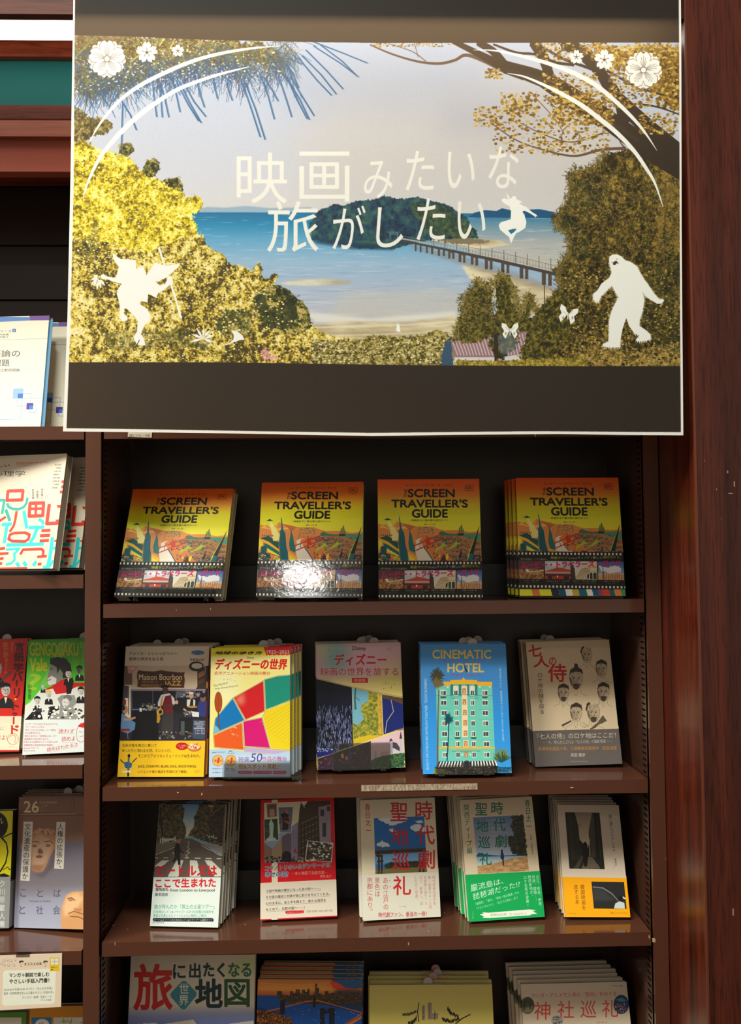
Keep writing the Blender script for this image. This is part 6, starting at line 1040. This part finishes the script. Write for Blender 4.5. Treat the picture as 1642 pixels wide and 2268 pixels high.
M_woodh = wood('red veneer, grain lying', (96, 40, 24), (138, 62, 38), (172, 84, 54), .34, 0)
M_teal = mat('teal panel', (20, 100, 98), .6, .2)
M_acr = acrylic()
M_floor = mat('floor boards', (70, 52, 42), .4, .4); M_ceil = mat('ceiling', (200, 198, 190), .8, .2)
def emis(name, col, s):
    m = bpy.data.materials.new(name); m.use_nodes = True; b = m.node_tree.nodes['Principled BSDF']; b.inputs['Base Color'].default_value = (.9, .9, .9, 1); b.inputs['Emission Color'].default_value = (*col, 1); b.inputs['Emission Strength'].default_value = s; return m
# ---------------------------------------------------------------- the setting
Z = lambda r: EYE+r
def struct(name, mb, m, bevel=0): return tag(mb.build(name, m, None, bevel), kind='structure')
struct('floor', MB().box(-3, 4, -6, .6, -.05, 0), M_floor)
struct('ceiling', MB().box(-3, 4, -6, .6, 4.3, 4.35), M_ceil)
struct('wall_back', MB().box(-3, 4, .24, .34, 0, 4.29), M_back)
XP = .9352
col_ = empty('wall_right'); tag(col_, kind='structure')
MB().box(XP, 1.6, -.158, .238, 0, 4.28).build('column_core', M_wood, col_)
MB().box(XP+.0008, 1.6, -.1612, -.1585, 0, 4.28).build('veneer_panel', M_wood2, col_, .0008)
MB().box(XP-.0006, XP+.0022, -.1616, -.1575, 0, 4.28).build('edge_strip', mat('pale veneer edge', (98, 46, 26), .5), col_)  # thin strip on the corner, paler than most of the veneer
_chip = mat('pale scuff', (150, 104, 92), .6)
for px, py, w_, h_ in ((1611, 1048, .002, .004), (1626, 1078, .002, .008), (1614, 1094, .007, .0016), (1587, 1086, .001, .003), (1623, 2028, .0025, .010), (1560, 1022, .001, .002), (1597, 1150, .001, .0015)):
    q = at(px, py, -.1614); MB().box(q[0], q[0]+w_, -.1615, -.1611, q[2], q[2]+h_).build('scuff', _chip, col_)
# header over the bays: rail, boards, teal panel, cornice
hx0, hx1 = -.95, XP-.001
hd = empty('trim_1'); tag(hd, kind='structure')
def zt(py, Y): return at(80, py, Y)[2]
MB().box(hx0, hx1, -.0005, .2, zt(302, -.01)+.001, zt(265, -.01)+.02).build('lower_board_core', M_woodh, hd)
b_ = MB(); za, zb = zt(302, -.014), zt(264, -.009)
b_.quad([(hx0, -.014, za), (hx1, -.014, za), (hx1, -.009, zb), (hx0, -.009, zb)]); b_.quad([(hx0, -.009, zb), (hx1, -.009, zb), (hx1, .0, zb), (hx0, .0, zb)]); b_.quad([(hx0, 0, za), (hx1, 0, za), (hx1, -.014, za), (hx0, -.014, za)])
b_.build('sloping_board', mat('lamp-lit pale wood', (150, 86, 66), .55, .3, vary=(1, (128, 68, 50), (6, 60, 160))), hd)  # paler tone and upward slope stand for lamp light on the board
MB().box(hx0, hx1, -.011, .0, zt(263, -.011), zt(233, -.011)).build('lower_board', wood('shade-toned lying veneer', (70, 28, 16), (98, 40, 24), (112, 48, 30), .6, 0, 1, 0), hd)  # upright board; its dark tone replaces the shade of a downward tilt
MB().box(hx0, hx1, -.004, .01, zt(236, -.004), zt(122, -.004)).build('teal_panel', M_teal, hd)
MB().box(hx0, hx1, -.018, .0, zt(125, -.018), zt(96, -.018)+.03).build('upper_board', M_woodh, hd)
MB().box(hx0, hx1, -.158, -.142, zt(31, -.158), zt(-330, -.158)).build('cornice_board', wood('cornice veneer', (60, 24, 16), (84, 36, 24), (96, 42, 28), .6, 0, 1, 0), hd)
MB().box(hx0, hx1, -.141, .2, zt(-14, -.1)+.03, zt(-14, -.1)+.05).build('cornice_top', M_woodh, hd)
# strip lamp under the cornice
la = tag(empty('strip_lamp', (0, -.10, zt(60, -.10))), 'long white strip lamp glowing under the wooden cornice beside the poster', 'lamp')
zl, zh = zt(89, -.07)-la.location.z, zt(40, -.115)-la.location.z
def off(mb): return mb
MB().box(hx0+.02, hx1-.03, -.015, .03, zl, zh).build('diffuser', emis('lamp glow', (1, .95, .86), 5.0), la, .004)
MB().box(hx0+.01, hx1-.02, -.005, .034, zh+.0005, zh+.03).build('lamp_housing', mat('lamp housing', (190, 130, 90), .5), la)
# ---------------------------------------------------------------- the two bookcases
zA, zB, zC, zD = -.0863, -.3856, -.6353, -.95
zs = {'E': .2097, 'F': -.0373, 'G': -.3481, 'H': -.6474, 'J': -.94}
DEP = .212
def bay(name, x0, x1, shelves, label, lx=.004, posts=(), pt=.006):
    o = tag(empty(name, ((x0+x1)/2, 0, 0)), label, 'bookcase'); cx = (x0+x1)/2
    def B(a, b, c, d, e, f): return MB().box(a-cx, b-cx, c, d, e, f)
    top = zt(303, 0); bot = .04
    B(x0-pt, x1+pt, DEP, DEP+.004, bot, top).build('back_panel', M_back, o)
    for s, x in ((0, x0), (1, x1)):
        xa, xb = (x-pt, x) if s == 0 else (x, x+pt)
        B(xa, xb, .004, DEP, bot, top).build('side_panel', M_metal2, o)
        sl = MB()
        for i in range(190):
            z = .3+i*.0104
            if z > top-.06: break
            a, b = ((x-cx, x-cx+.0006) if s == 0 else (x-cx-.0006, x-cx)); sl.box(a, b, .018, .033, z, z+.0028)
        tag(sl.build('shelf_slots', M_slot, o), kind='stuff')
    for (a, b) in posts: B(a, b, -.003, .012, bot, top).build('upright', M_metal, o, .0012)
    for z in shelves:
        mb = B(x0+lx, x1-lx, 0.0012, DEP-.002, Z(z)-.003, Z(z)); mb.box(x0+lx-cx, x1-lx-cx, 0, .0012, Z(z)-.0222, Z(z)); mb.box(x0+lx-cx, x1-lx-cx, .0012, .02, Z(z)-.0222, Z(z)-.021)
        mb.build('shelf', M_metal, o, .0006)
    return o
main = bay('bookcase', 0, .91, [zs['E']+.001, zA, zB, zC, zD], 'brown steel bookcase with travel books under the large scenic poster', posts=((-.0253, 0), (.91, XP-.0015)))
left = bay('bookcase', -.93, -.0268, list(zs.values()), 'brown steel bookcase of language books beside the upright', .002, (), .0012)
MB().box(-.93-left.location.x, -.0268-left.location.x, -.004, .02, zt(380, -.004), zt(303, -.004)).build('top_rail', mat('lamp-lit rail steel', (134, 58, 38), .5, .3, scratch=1), left, .001)  # lamp light from above is put into this brighter rail colour
MB().box(0-main.location.x, .91-main.location.x, -.004, .02, zt(380, -.004), zt(303, -.004)).build('top_rail', M_metal2, main, .001)
for z in (.585, .48): MB().box(-.93-left.location.x, -.04-left.location.x, DEP-.004, DEP-.001, Z(z), Z(z)+.002).build('seam', M_slot, left)
# worn tape and nicks on the second lip
p0, p1 = at(800, 1756, -.0006), at(1058, 1742, -.0006)
MB().box(p0[0]-main.location.x, p1[0]-main.location.x, -.0008, -.0001, p0[2]+.0025, p0[2]+.0125).build('tape_residue', mat('dried tape', (126, 104, 92), .45, .5, vary=(420, (206, 186, 156), (1, 1, .35))), main)
for px, py, w_, h_ in ((446, 1762, .002, .004), (1264, 1746, .005, .0018), (392, 1757, .003, .0014), (466, 1351, .0012, .003), (1446, 2086, .004, .006)):
    q = at(px, py, -.001); MB().box(q[0]-main.location.x, q[0]+w_-main.location.x, -.0034 if px > 1440 else -.0009, -.0001, q[2], q[2]+h_).build('paint_chip', mat('bare chip', (186, 160, 120), .5), main)
# riser bars behind the books
for z, nm, py in ((zA, 'film travel guides', 1252), (zB, 'travel books in the second row', 1612), (zC, 'travel books in the third row', 1925), (zD, None, 0)):
    h = .058 if not py else at(820, py, .165)[2]-Z(z)
    r = empty('display_riser', (.455, .168, Z(z)+.0004)); tag(r, ('grey steel riser bar behind the '+nm) if nm else 'grey steel riser bar behind the tops of the lowest books', 'shelf riser', 'riser bars')
    MB().box(-.405, .405, 0, .002, 0, h).build('front_plate', M_riser, r); MB().box(-.405, .405, .002, .04, h-.002, h).build('top_plate', M_riser, r)
    for s in (-1, 1): MB().box(s*.405-.001, s*.405+.001, .002, .04, 0, h-.002).build('end_plate', M_riser, r)
for z, nm in ((zs['F'], 'red and cyan lettered books'), (zs['G'], 'red and green comic-cover books'), (zs['H'], 'stone head journals')):
    r = empty('display_riser', (-.45, .168, Z(z)+.0004)); tag(r, 'grey steel riser bar behind the '+nm, 'shelf riser', 'riser bars')
    MB().box(-.46, .405, 0, .002, 0, .055).build('front_plate', M_riser, r); MB().box(-.46, .405, .002, .04, .053, .055).build('top_plate', M_riser, r)
# ---------------------------------------------------------------- poster
YP = -.166
cs = [at(140, -120, YP), at(1520, -120, YP), at(1520, 975, YP), at(140, 975, YP)]
X0, X1 = cs[3][0]-.004, cs[2][0]+.016; Zb = cs[3][2]-.002; Zt = cs[0][2]
rect = [(X0, YP, Zt), (X1, YP, Zt), (X1, YP, Zb), (X0, YP, Zb)]
pimg = paint_poster([tuple(to_px(c)) for c in rect]).image('poster print', 1.04)
def edge(pts, v): return np.interp(v, [p[0] for p in pts], [p[1] for p in pts])
Lx = [(-140, 164), (0, 163), (380, 157), (700, 150), (955, 141)]; Rx = [(-140, 1507), (100, 1509), (500, 1510), (963, 1513)]
mb = MB(); NX, NY = 70, 50; G = {}
for j in range(NY+1):
    v = j/NY
    for i in range(NX+1):
        u = i/NX
        yb = np.interp(u, [0, .26, .5, .62, .8, 1], [956, 960, 966, 963.5, 962, 964.5]); y = -120+(yb+120)*v
        x = edge(Lx, y)*(1-u)+edge(Rx, y)*u
        P = at(x, y, YP); wv = .0016*math.sin(u*9+1)*v*v+.0012*math.sin(v*7+u*3)*v*(1-.4*u)+.004*math.exp(-(u*6)**2)*v*v*0
        G[i, j] = (P[0], YP-.001-abs(wv), P[2])
uvf = lambda p: ((p[0]-X0)/(X1-X0), (p[2]-Zb)/(Zt-Zb))
for j in range(NY):
    for i in range(NX):
        q = [G[i, j+1], G[i+1, j+1], G[i+1, j], G[i, j]]; mb.quad(q, 0, [uvf(p) for p in q])
po = empty('hanging_poster', (.45, YP, zt(-120, YP))); tag(po, 'large hanging paper poster of an island bay and bridge, white lettering and silhouettes, black bands', 'poster')
for i, v in enumerate(mb.v): mb.v[i] = (v[0]-.45, v[1]-YP, v[2]-po.location.z)
ps = mb.build('poster_sheet', print_mat('poster paper', pimg, .62, .30, spec=.18), po, 0, True, True)
MB().box(-.47, .47, .0005, .006, -.03, .0).build('hanging_rail', mat('white rail', (210, 206, 200), .4), po)
# ---------------------------------------------------------------- books
def pose(x, y, zo, yaw, lean, roll):
    R = Matrix.Rotation(yaw, 3, 'Z') @ Matrix.Rotation(-lean, 3, 'X') @ Matrix.Rotation(roll, 3, 'Y')
    return Vector((x, y, zo+EYE+.0006)), R.to_quaternion()
def spine_print(stops, txt, col):
    P = Print([(0, 0), (30, 0), (30, 300), (0, 300)], 60, 600, stops[0][1]); P.grad(stops)
    P.t(txt, 0, 0, 0, 0, col, .5, quad=[(23, 25), (23, 230), (7, 230), (7, 25)]); return P.image('spine print')
_mats = {}
def cached(k, f):
    if k not in _mats: _mats[k] = f()
    return _mats[k]
ORD = ['front', 'second', 'third', 'fourth', 'fifth', 'sixth', 'seventh', 'eighth']
def book(key, pz, paint, desc, n=1, step=(0, 0), spine='L', spc=None, band=None, slips=(), gain=1.0, name='paperback_book', group=None, rough=.38, film=0, band_shift=0, WH=None, jit=.0012, pz2=None, sp_img=None, slipcol=None, img=None, one=None, qf=None):
    x, y, zo, yaw, lean, roll, w, h, t = pz
    loc, q = pose(x, y, zo, yaw, lean, roll); R = q.to_matrix()
    cn = [loc+R @ Vector(c) for c in ((-w/2, -t, h), (w/2, -t, h), (w/2, -t, 0), (-w/2, -t, 0))]
    W = int(w*3100); H = int(h*3100)
    if img is None:
        if qf is not None:
            l2, q2 = pose(*qf[:6]); R2 = q2.to_matrix(); cn = [l2+R2 @ Vector(c) for c in ((-qf[6]/2, -t, qf[7]), (qf[6]/2, -t, qf[7]), (qf[6]/2, -t, 0), (-qf[6]/2, -t, 0))]
        P = Print([tuple(to_px(c)) for c in cn], W, H, seed=len(_mats)*7+3); paint(P); img = P.image(key+' cover print', gain)
    pm = print_mat(key+' cover', img, rough)
    sm = print_mat(key+' spine', sp_img, .4) if sp_img else (mat(key+' spine', spc, .45) if spc else pm)
    pb = mat(key+' back', (210, 204, 190), .5)
    root = empty(name, loc, q)
    k = .0005
    mb = MB(); F = [(0, 0), (1, 0), (1, 1), (0, 1)]
    mb.box(-w/2, w/2, -t, -t+k, 0, h, 0, F)
    for f in range(1, 6): mb.uv[f] = [(.003 if spine == 'L' else .997, 0)]*4
    mb.box(-w/2, w/2, -k, 0, 0, h, 2)
    su = [(0, 0), (1, 0), (1, 1), (0, 1)] if sp_img else ([(0, 0), (.03, 0), (.03, 1), (0, 1)] if spine == 'L' else [(.97, 0), (1, 0), (1, 1), (.97, 1)])
    if spine == 'L': mb.box(-w/2, -w/2+k, -t+k, -k, 0, h, 1, None, su)
    else: mb.box(w/2-k, w/2, -t+k, -k, 0, h, 1, None, su)
    mb.build('cover', [pm, sm, pb], root)
    e = .0012; MB().box(-w/2+(k if spine == 'L' else e), w/2-(k if spine == 'R' else e), -t+k, -k, e, h-e).build('page_block', M_page, root)
    if band:
        bm = print_mat(key+' band', img, .34, coat=film, wrinkle=.05 if film else 0) if not isinstance(band, tuple) else band[1]
        bh = (band if not isinstance(band, tuple) else band[0]); z0 = band_shift*h; g = .0004; zt_ = bh*h+z0
        mb = MB(); fu = [(0, 0), (1, 0), (1, bh), (0, bh)]; mb.box(-w/2-g, w/2+g, -t-g-.0001, -t-.0001, z0, zt_, 0, fu)
        for f in range(1, 6): mb.uv[f] = [(.003 if spine == 'L' else .997, .02)]*4
        if spine == 'L': mb.box(-w/2-g, -w/2, -t, 0, z0, zt_, 0, None, [(0, 0), (.02, 0), (.02, bh), (0, bh)])
        else: mb.box(w/2, w/2+g, -t, 0, z0, zt_, 0, None, [(.98, 0), (1, 0), (1, bh), (.98, bh)])
        mb.build('paper_band', bm, root)
    lab = one if (n == 1 and one) else (desc[0] if n == 1 else desc[0]+', front copy')
    tag(root, lab, 'book', group)
    slipme = None
    out = [root]; rs = random.Random(hash(key) % 999 if False else sum(map(ord, key)))
    kids = list(root.children); th = t/math.cos(lean)+.0017
    for i in range(1, n):
        c = root.copy(); link(c); jx, jz = rs.uniform(-jit, jit), 0
        c.location = (loc.x+step[0]*i+jx-math.sin(yaw)*th*i, loc.y+math.cos(yaw)*th*i, loc.z+step[1]*0)
        for ch in kids: d = ch.copy(); link(d); d.parent = c
        c['label'] = '%s copy from the front of the %s' % (ORD[i], desc[1]); out.append(c)
    if pz2:                                              # a copy set aside behind the others
        c = root.copy(); link(c); c.location = (loc.x+pz2[0], loc.y+pz2[1], loc.z+(pz2[2] if len(pz2) > 2 else 0))
        for ch in kids: d = ch.copy(); link(d); d.parent = c
        c['label'] = desc[2]; out.append(c)
    for i, sx in slips:
        if i >= len(out): continue
        r = .0082; mb = MB(); y0, y1 = -t*.5-.0002, -t*.5+.0002; z0 = h-.003; xs = sx*w
        arc = [(xs+r*math.cos(a), z0+.006+r*.95*math.sin(a)) for a in np.linspace(0, math.pi, 13)]
        prof = [(xs+.0075, z0)]+arc+[(xs-.0075, z0)]
        mb.quad([(a, y0, b) for a, b in prof]); mb.quad([(a, y1, b) for a, b in prof[::-1]])
        for a in range(len(prof)): p, s_ = prof[a], prof[(a+1) % len(prof)]; mb.quad([(p[0], y0, p[1]), (p[0], y1, p[1]), (s_[0], y1, s_[1]), (s_[0], y0, s_[1])])
        mb.box(xs-.026, xs+.028, y0-.0004, y1+.0004, z0-.01, h+.0012)
        mb.build('order_slip', M_slip2 if slipcol and i % 2 else M_slip, out[i])
    return root
def stand(pz, wd, ht, lab, xo=0, lip=.001):
    x, y, zo, yaw, lean, roll, w, h, t = pz; loc, q = pose(x, y, zo, yaw, lean, roll); R = q.to_matrix()
    s = empty('acrylic_stand', loc, q); a, b = xo-wd/2, xo+wd/2; yf = -t-.0022
    MB().box(a, b, yf-.0018, yf, -.0022, ht).build('front_plate', M_acr, s, .0005)
    MB().box(a, b, yf, 0, -.0018, -.0006).build('ledge', M_acr, s)
    for fx in (a+.012, b-.012):
        mb = MB(); sh = min((zz for zz in (zA, zB, zC, zD)), key=lambda q_: abs(q_-zo))+EYE; p = R @ Vector((fx, yf+.006, 0)); ln = (loc.z+p.z-sh)/math.cos(lean)-.0022
        cyl(mb, fx, yf+.0045, -max(ln-.0042*math.sin(lean)-.0004, .0028), -.0022, .0042); mb.build('foot', M_acr, s)
    tag(s, lab, 'book stand', 'clear acrylic book stands'); return s
# measured resting poses: x, y, z of the foot, turn, lean, tilt, width, height, thickness
POSE = {
'A1':(0.1075,0.0347,-0.0840, -0.1117,0.4215,0.0093, 0.1823,0.2051,0.018), 
'A2':(0.3440,0.0433,-0.0844, -0.0836,0.2623,0.0046, 0.1797,0.2060,0.018), 
'A3':(0.5500,0.0485,-0.0862, -0.0106,0.1101,0.0006, 0.1768,0.2068,0.018), 
'A4':(0.7931,0.0446,-0.0856, -0.0578,0.2029,0.0084, 0.1795,0.2097,0.018), 
'B1':(0.0892,0.0622,-0.3851, -0.0309,0.2041,0.0069, 0.1467,0.2201,0.014), 
'B2':(0.2428,0.0386,-0.3805, -0.1026,0.1324,-0.0157, 0.1376,0.2145,0.014), 
'B3':(0.4298,0.0799,-0.3808, 0.0171,0.2253,-0.0112, 0.1514,0.2157,0.014), 
'B4':(0.6079,0.0388,-0.3813, 0.0058,0.2046,0.0038, 0.1502,0.2167,0.014), 
'B5':(0.8115,0.0935,-0.3840, -0.0117,0.2362,-0.0221, 0.1523,0.2179,0.014), 
'C1':(0.1299,0.0595,-0.6352, -0.0985,0.2645,0.0016, 0.1169,0.1962,0.014), 
'C2':(0.3199,0.0831,-0.6350, 0.0638,0.2901,-0.0055, 0.1305,0.1958,0.014), 
'C3':(0.4961,0.0756,-0.6349, 0.1038,0.2398,0.0066, 0.1338,0.1957,0.014), 
'C4':(0.6744,0.0617,-0.6345, 0.0819,0.2948,-0.0135, 0.1311,0.1966,0.014), 
'C5':(0.8313,0.0611,-0.6347, -0.0274,0.3731,0.0115, 0.1101,0.1828,0.014), 
'G1':(-0.2185,0.0946,-0.3477, 0.0991,0.2791,0.0078, 0.1077,0.1962,0.014), 
'G2':(-0.0982,0.0807,-0.3475, 0.1119,0.2319,-0.0126, 0.1027,0.1950,0.014), 
'H2':(-0.1032,0.0908,-0.6445, -0.2154,0.1275,-0.0434, 0.1323,0.2166,0.014), 
'E1':(-0.2155,0.1257,0.2103, -0.1082,0.1413,0.0080, 0.1624,0.2212,0.014), 
'H1':(-0.2299,0.1036,-0.6458, -0.0529,0.1375,-0.0282, 0.1116,0.1923,0.022), 
'D1':(0.1308,0.0948,-0.9494, -0.0338,0.1950,-0.0057, 0.2201,0.2374,0.014), 
'D2':(0.3332,0.0855,-0.9481, -0.0059,0.2093,0.0209, 0.1829,0.1962,0.014), 
'D3':(0.5477,0.0749,-0.9486, -0.0015,0.3121,0.0136, 0.2172,0.1838,0.014), 
'D4':(0.8034,0.0641,-0.9480, -0.0443,0.2964,-0.0223, 0.1862,0.1864,0.014), 
'J1':(-0.0867,0.0864,-0.9381, -0.0806,0.1304,-0.0357, 0.1068,0.1571,0.014), 
'K1':(-0.2049,0.0900,-0.9388, -0.0377,0.1449,-0.0217, 0.1152,0.1468,0.014), 
'F1':(-0.1538,0.0235,-0.0311, -0.2425,0.2132,-0.0024, 0.1750,0.1975,0.020), 
}
P_ = POSE
spA = spine_print([(0, (216, 84, 22)), (80, (214, 150, 36)), (120, (214, 214, 40)), (205, (226, 214, 50)), (206, (20, 20, 20)), (300, (20, 20, 20))], "THE SCREEN TRAVELLER'S GUIDE", (40, 34, 20))
spB4 = spine_print([(0, (24, 24, 34)), (250, (24, 24, 34)), (251, (150, 90, 90)), (300, (60, 50, 60))], 'CINEMATIC HOTEL', (226, 180, 40))
spG1 = spine_print([(0, (70, 24, 20)), (210, (70, 24, 20)), (211, (230, 220, 196)), (300, (230, 220, 196))], '言語学バーリ・トゥード', (206, 170, 40))
gA = 'film travel guides on the top shelf'
GA = 1.06
fA = ['orange and yellow film travel guide with a black film-strip band']
book('A3', P_['A3'], cover_A, ['orange and yellow film travel guide standing upright without a stand, third of the four displays']*2, 1, spine='L', sp_img=spA, band=.318, gain=GA, group=gA)
imA = bpy.data.images['A3 cover print']
book('A1', P_['A1'], None, ['orange film travel guide leaning far back on its stand', 'strongly leaning orange film travel guides'], 2, spine='L', sp_img=spA, band=.318, group=gA, img=imA)
book('A2', P_['A2'], None, ['orange guide with a bright lamp reflection on its band', 'glossy orange film guides'], 2, (-.0035, 0), spine='L', sp_img=spA, band=.318, group=gA, img=imA, film=1)
def cover_A4(P):
    cover_A(P); P.zoom(820, 1040, 5.473)
    P.r((20, 20, 20), 60, 1106, 1400, 1500); P.r((224, 222, 46), 60, 1440, 1450, 1640)
    for i, (c, x) in enumerate((((214, 120, 60), 240), ((224, 222, 46), 330), ((20, 40, 60), 470), ((14, 80, 110), 560), ((236, 230, 220), 640), ((190, 170, 60), 720), ((14, 100, 130), 800), ((236, 230, 220), 900), ((14, 90, 120), 960), ((150, 60, 120), 1030), ((206, 70, 40), 1080), ((16, 96, 116), 1160), ((220, 140, 60), 1220), ((60, 150, 90), 1300))):
        P.p(c, [(x, 1440), (x+90, 1440), (x+130, 1640), (x+40, 1640)], rag=2)
book('A4', P_['A4'], cover_A4, ['orange film travel guide whose band has slid up above a colourful foot strip', 'orange film travel guides with slid-up bands'], 4, (-.0042, 0), spine='L', sp_img=spA, band=(.318, print_mat('A4 band', imA, .34)), band_shift=.055, gain=GA, group=gA, qf=P_['A3'])
book('B1', P_['B1'], cover_B1, ['cream and yellow music travel book showing a saxophone player', 'saxophone-cover music travel books'], 5, (.0016, 0), slips=((1, -.18), (2, .06), (3, .1)), gain=1.04, group='saxophone-cover music travel books')
book('B2', P_['B2'], cover_B2, ['yellow travel guide with bright comic-strip panels and two gold medals', 'yellow comic-panel travel guides'], 4, (.0035, 0), spc=(196, 22, 26), slips=((1, .1), (2, .14), (3, .19)), gain=1.0, group='yellow comic-panel travel guides')
book('B3', P_['B3'], cover_B3, ['pastel storybook travel cover with red title over dark and autumn picture panels', 'pastel storybook travel books'], 4, (-.0008, 0), slips=((0, .19), (1, .05), (2, .1), (3, .16)), gain=1.05, group='pastel storybook travel books')
book('B4', P_['B4'], cover_B4, ['bright blue hotel book with a mint facade, palm trees and yellow title', 'bright blue hotel books'], 4, (.0008, 0), sp_img=spB4, slips=((0, .12), (1, .02), (2, .1), (3, .22)), gain=1.03, group='bright blue hotel books')
book('B5', P_['B5'], cover_B5, ['cream book with seven pencil-drawn heads, red brush title and grey band', 'cream pencil-head books'], 4, (-.0016, 0), band=.30, slips=((1, -.17), (2, -.19)), gain=1.0, group='cream pencil-head books')
book('C1', P_['C1'], cover_C1, ['white book with a tree-lined zebra crossing photo and red title', 'zebra crossing books'], 6, (.0016, 0), slips=((1, .22),), gain=1.02, group='zebra crossing books')
book('C2', P_['C2'], cover_C2, ['red-framed book with old town photos and a white band of underlined text']*2, 1, band=.30, gain=1.02, group=None, spine='R', spc=(214, 206, 190))
book('C3', P_['C3'], cover_C3, ['cream book with large red vertical writing over a wooden bridge photo', 'cream red-lettered bridge books'], 2, (-.004, 0), band=.395, spine='R', gain=1.02, group='cream red-lettered bridge books')
book('C4', P_['C4'], cover_C4, ['cream book with a beach photo and a green slanted-text band', 'green-banded beach books'], 5, (-.0022, 0), band=.36, spine='R', gain=1.03, group='green-banded beach books')
book('C5', P_['C5'], cover_C5, ['cream book with a black and white alley photo and orange band', 'orange-banded alley books'], 5, (-.0004, 0), band=.36, spine='R', gain=1.03, group='orange-banded alley books')
book('D1', P_['D1'], cover_D1, ['large pale atlas with a big red character and a teal diamond, on the lowest shelf']*2, 1, gain=1.03, name='large_atlas')
book('D2', P_['D2'], cover_D2, ['dusk city skyline book with lit bridges over blue water', 'dusk skyline books'], 5, (.0012, 0), gain=1.03, group='dusk skyline books', jit=.003)
book('D3', P_['D3'], cover_D3, ['plain yellow book with scribbled black and purple drawings', 'plain yellow scribble books'], 4, (0, 0), slips=((0, -.02), (1, .02), (2, .08), (3, .06)), slipcol=1, gain=1.0, group='plain yellow scribble books', jit=.002)
book('D4', P_['D4'], cover_D4, ['cream shrine guide with red title and small round pictures', 'cream shrine guides'], 6, (-.0032, 0), gain=1.0, group='cream shrine guides', jit=.003)
# the language bookcase
e1 = book('E1', P_['E1'], cover_E1, ['white book with blue and purple top stripe and small squares, on the upper shelf', '', 'white blue-striped book half hidden behind its twin and the poster'], 1, pz2=(.038, .045, 0), group='white blue-striped books', rough=.45)
MB().box(P_['E1'][6]/2-.03, P_['E1'][6]/2+.0065, -.0118, -.0112, 0, .214).build('endpaper', mat('blue endpaper', (84, 140, 180), .6), e1)
book('F1', P_['F1'], cover_F1, ['white book with large red and cyan letter shapes, lifted front copy', '', 'second red and cyan lettered book behind the lifted one'], 1, pz2=(.0255, .058, 0), group='red and cyan lettered books', rough=.42, slips=((0, -.38),))
book('G1', P_['G1'], cover_G1, ['red comic-cover language book with dark vertical title and cream band', 'red comic-cover books'], 2, (.002, 0), spine='R', sp_img=spG1, band=.235, slips=((0, .14),), group='red comic-cover books')
book('G2', P_['G2'], cover_G2, ['green comic-cover language book crowded with cartoon busts above a white band', 'green comic-cover books'], 2, (.0, 0), spine='R', spc=(90, 120, 40), band=.31, group='green comic-cover books', slips=((1, .4),))
book('H1', P_['H1'], cover_H1, ['yellow book with black brush shapes and a grey band'], 1, spine='R', spc=(40, 40, 26), band=.39, one='yellow book with black brush shapes and a grey band')
book('H2', P_['H2'], cover_H2, ['grey-brown journal number 26 with two stone heads', 'stone head journals'], 4, (-.0035, 0), slips=((1, .14), (2, .26), (3, .34)), group='stone head journals')
book('J1', P_['J1'], cover_J, ['orange-yellow picture book with round cartoon panels under the shelf card']*2, 1)
book('K1', P_['K1'], cover_K, ['green-framed book half hidden under the shelf card']*2, 1)
# stands
stand(P_['A1'], .145, .016, 'clear acrylic stand under the strongly leaning orange guide', .006)
stand(P_['A2'], .142, .008, 'clear acrylic stand under the orange guide with the bright reflection', .012)
stand(P_['B2'], .134, .028, 'clear acrylic stand holding the yellow comic-panel guide', .022)
stand(P_['B3'], .100, .045, 'clear acrylic stand holding the pastel storybook travel book', 0)
stand(P_['B4'], .100, .016, 'clear acrylic stand holding the bright blue hotel book', -.005)
# small cards
def card(name, quad, Y, fn, lab, cat):
    a = [at(x, y, Y) for x, y in quad]; W = int(abs(a[1][0]-a[0][0])*4200); H = int(abs(a[0][2]-a[3][2])*4200)
    P = Print(quad, W, H, (236, 230, 214)); fn(P); o = a[0]; mb = MB(); L_ = [tuple(p-o) for p in (a[3], a[2], a[1], a[0])]
    mb.quad(L_, 0, [(0, 0), (1, 0), (1, 1), (0, 1)]); mb.quad([(p[0], p[1]+.0005, p[2]) for p in L_[::-1]], 1)
    for i in range(4): p, q = L_[i], L_[(i+1) % 4]; mb.quad([p, (p[0], p[1]+.0005, p[2]), (q[0], q[1]+.0005, q[2]), q], 1)
    c = mb.build(name, [print_mat(name+' print', P.image(name+' print'), .5), M_white]); c.location = o; return tag(c, lab, cat)
ci = card('shelf_card', [(-75, 2119), (137.5, 2111), (135.4, 2230), (-72, 2242)], -.0016, card_I, 'cream recommendation card taped under the brown shelf lip', 'card')
q = at(60, 2110, -.0018)-np.array(ci.location); MB().box(q[0]-.018, q[0]+.004, -.0008, -.0003, q[2]-.006, q[2]+.008).build('tape', M_acr, ci)
def tagpaint(P): P.zoom(140, 480, 2.346); P.r((214, 206, 186), 300, 1090, 500, 1180); P.t('2階エスカレータ前', 342, 1130, 450, 1145, BK, .3)
card('shelf_label', [(284, 955), (337, 957), (336, 969.5), (283, 967.5)], -.0012, tagpaint, 'small cream location label on the lip just below the poster edge', 'label')
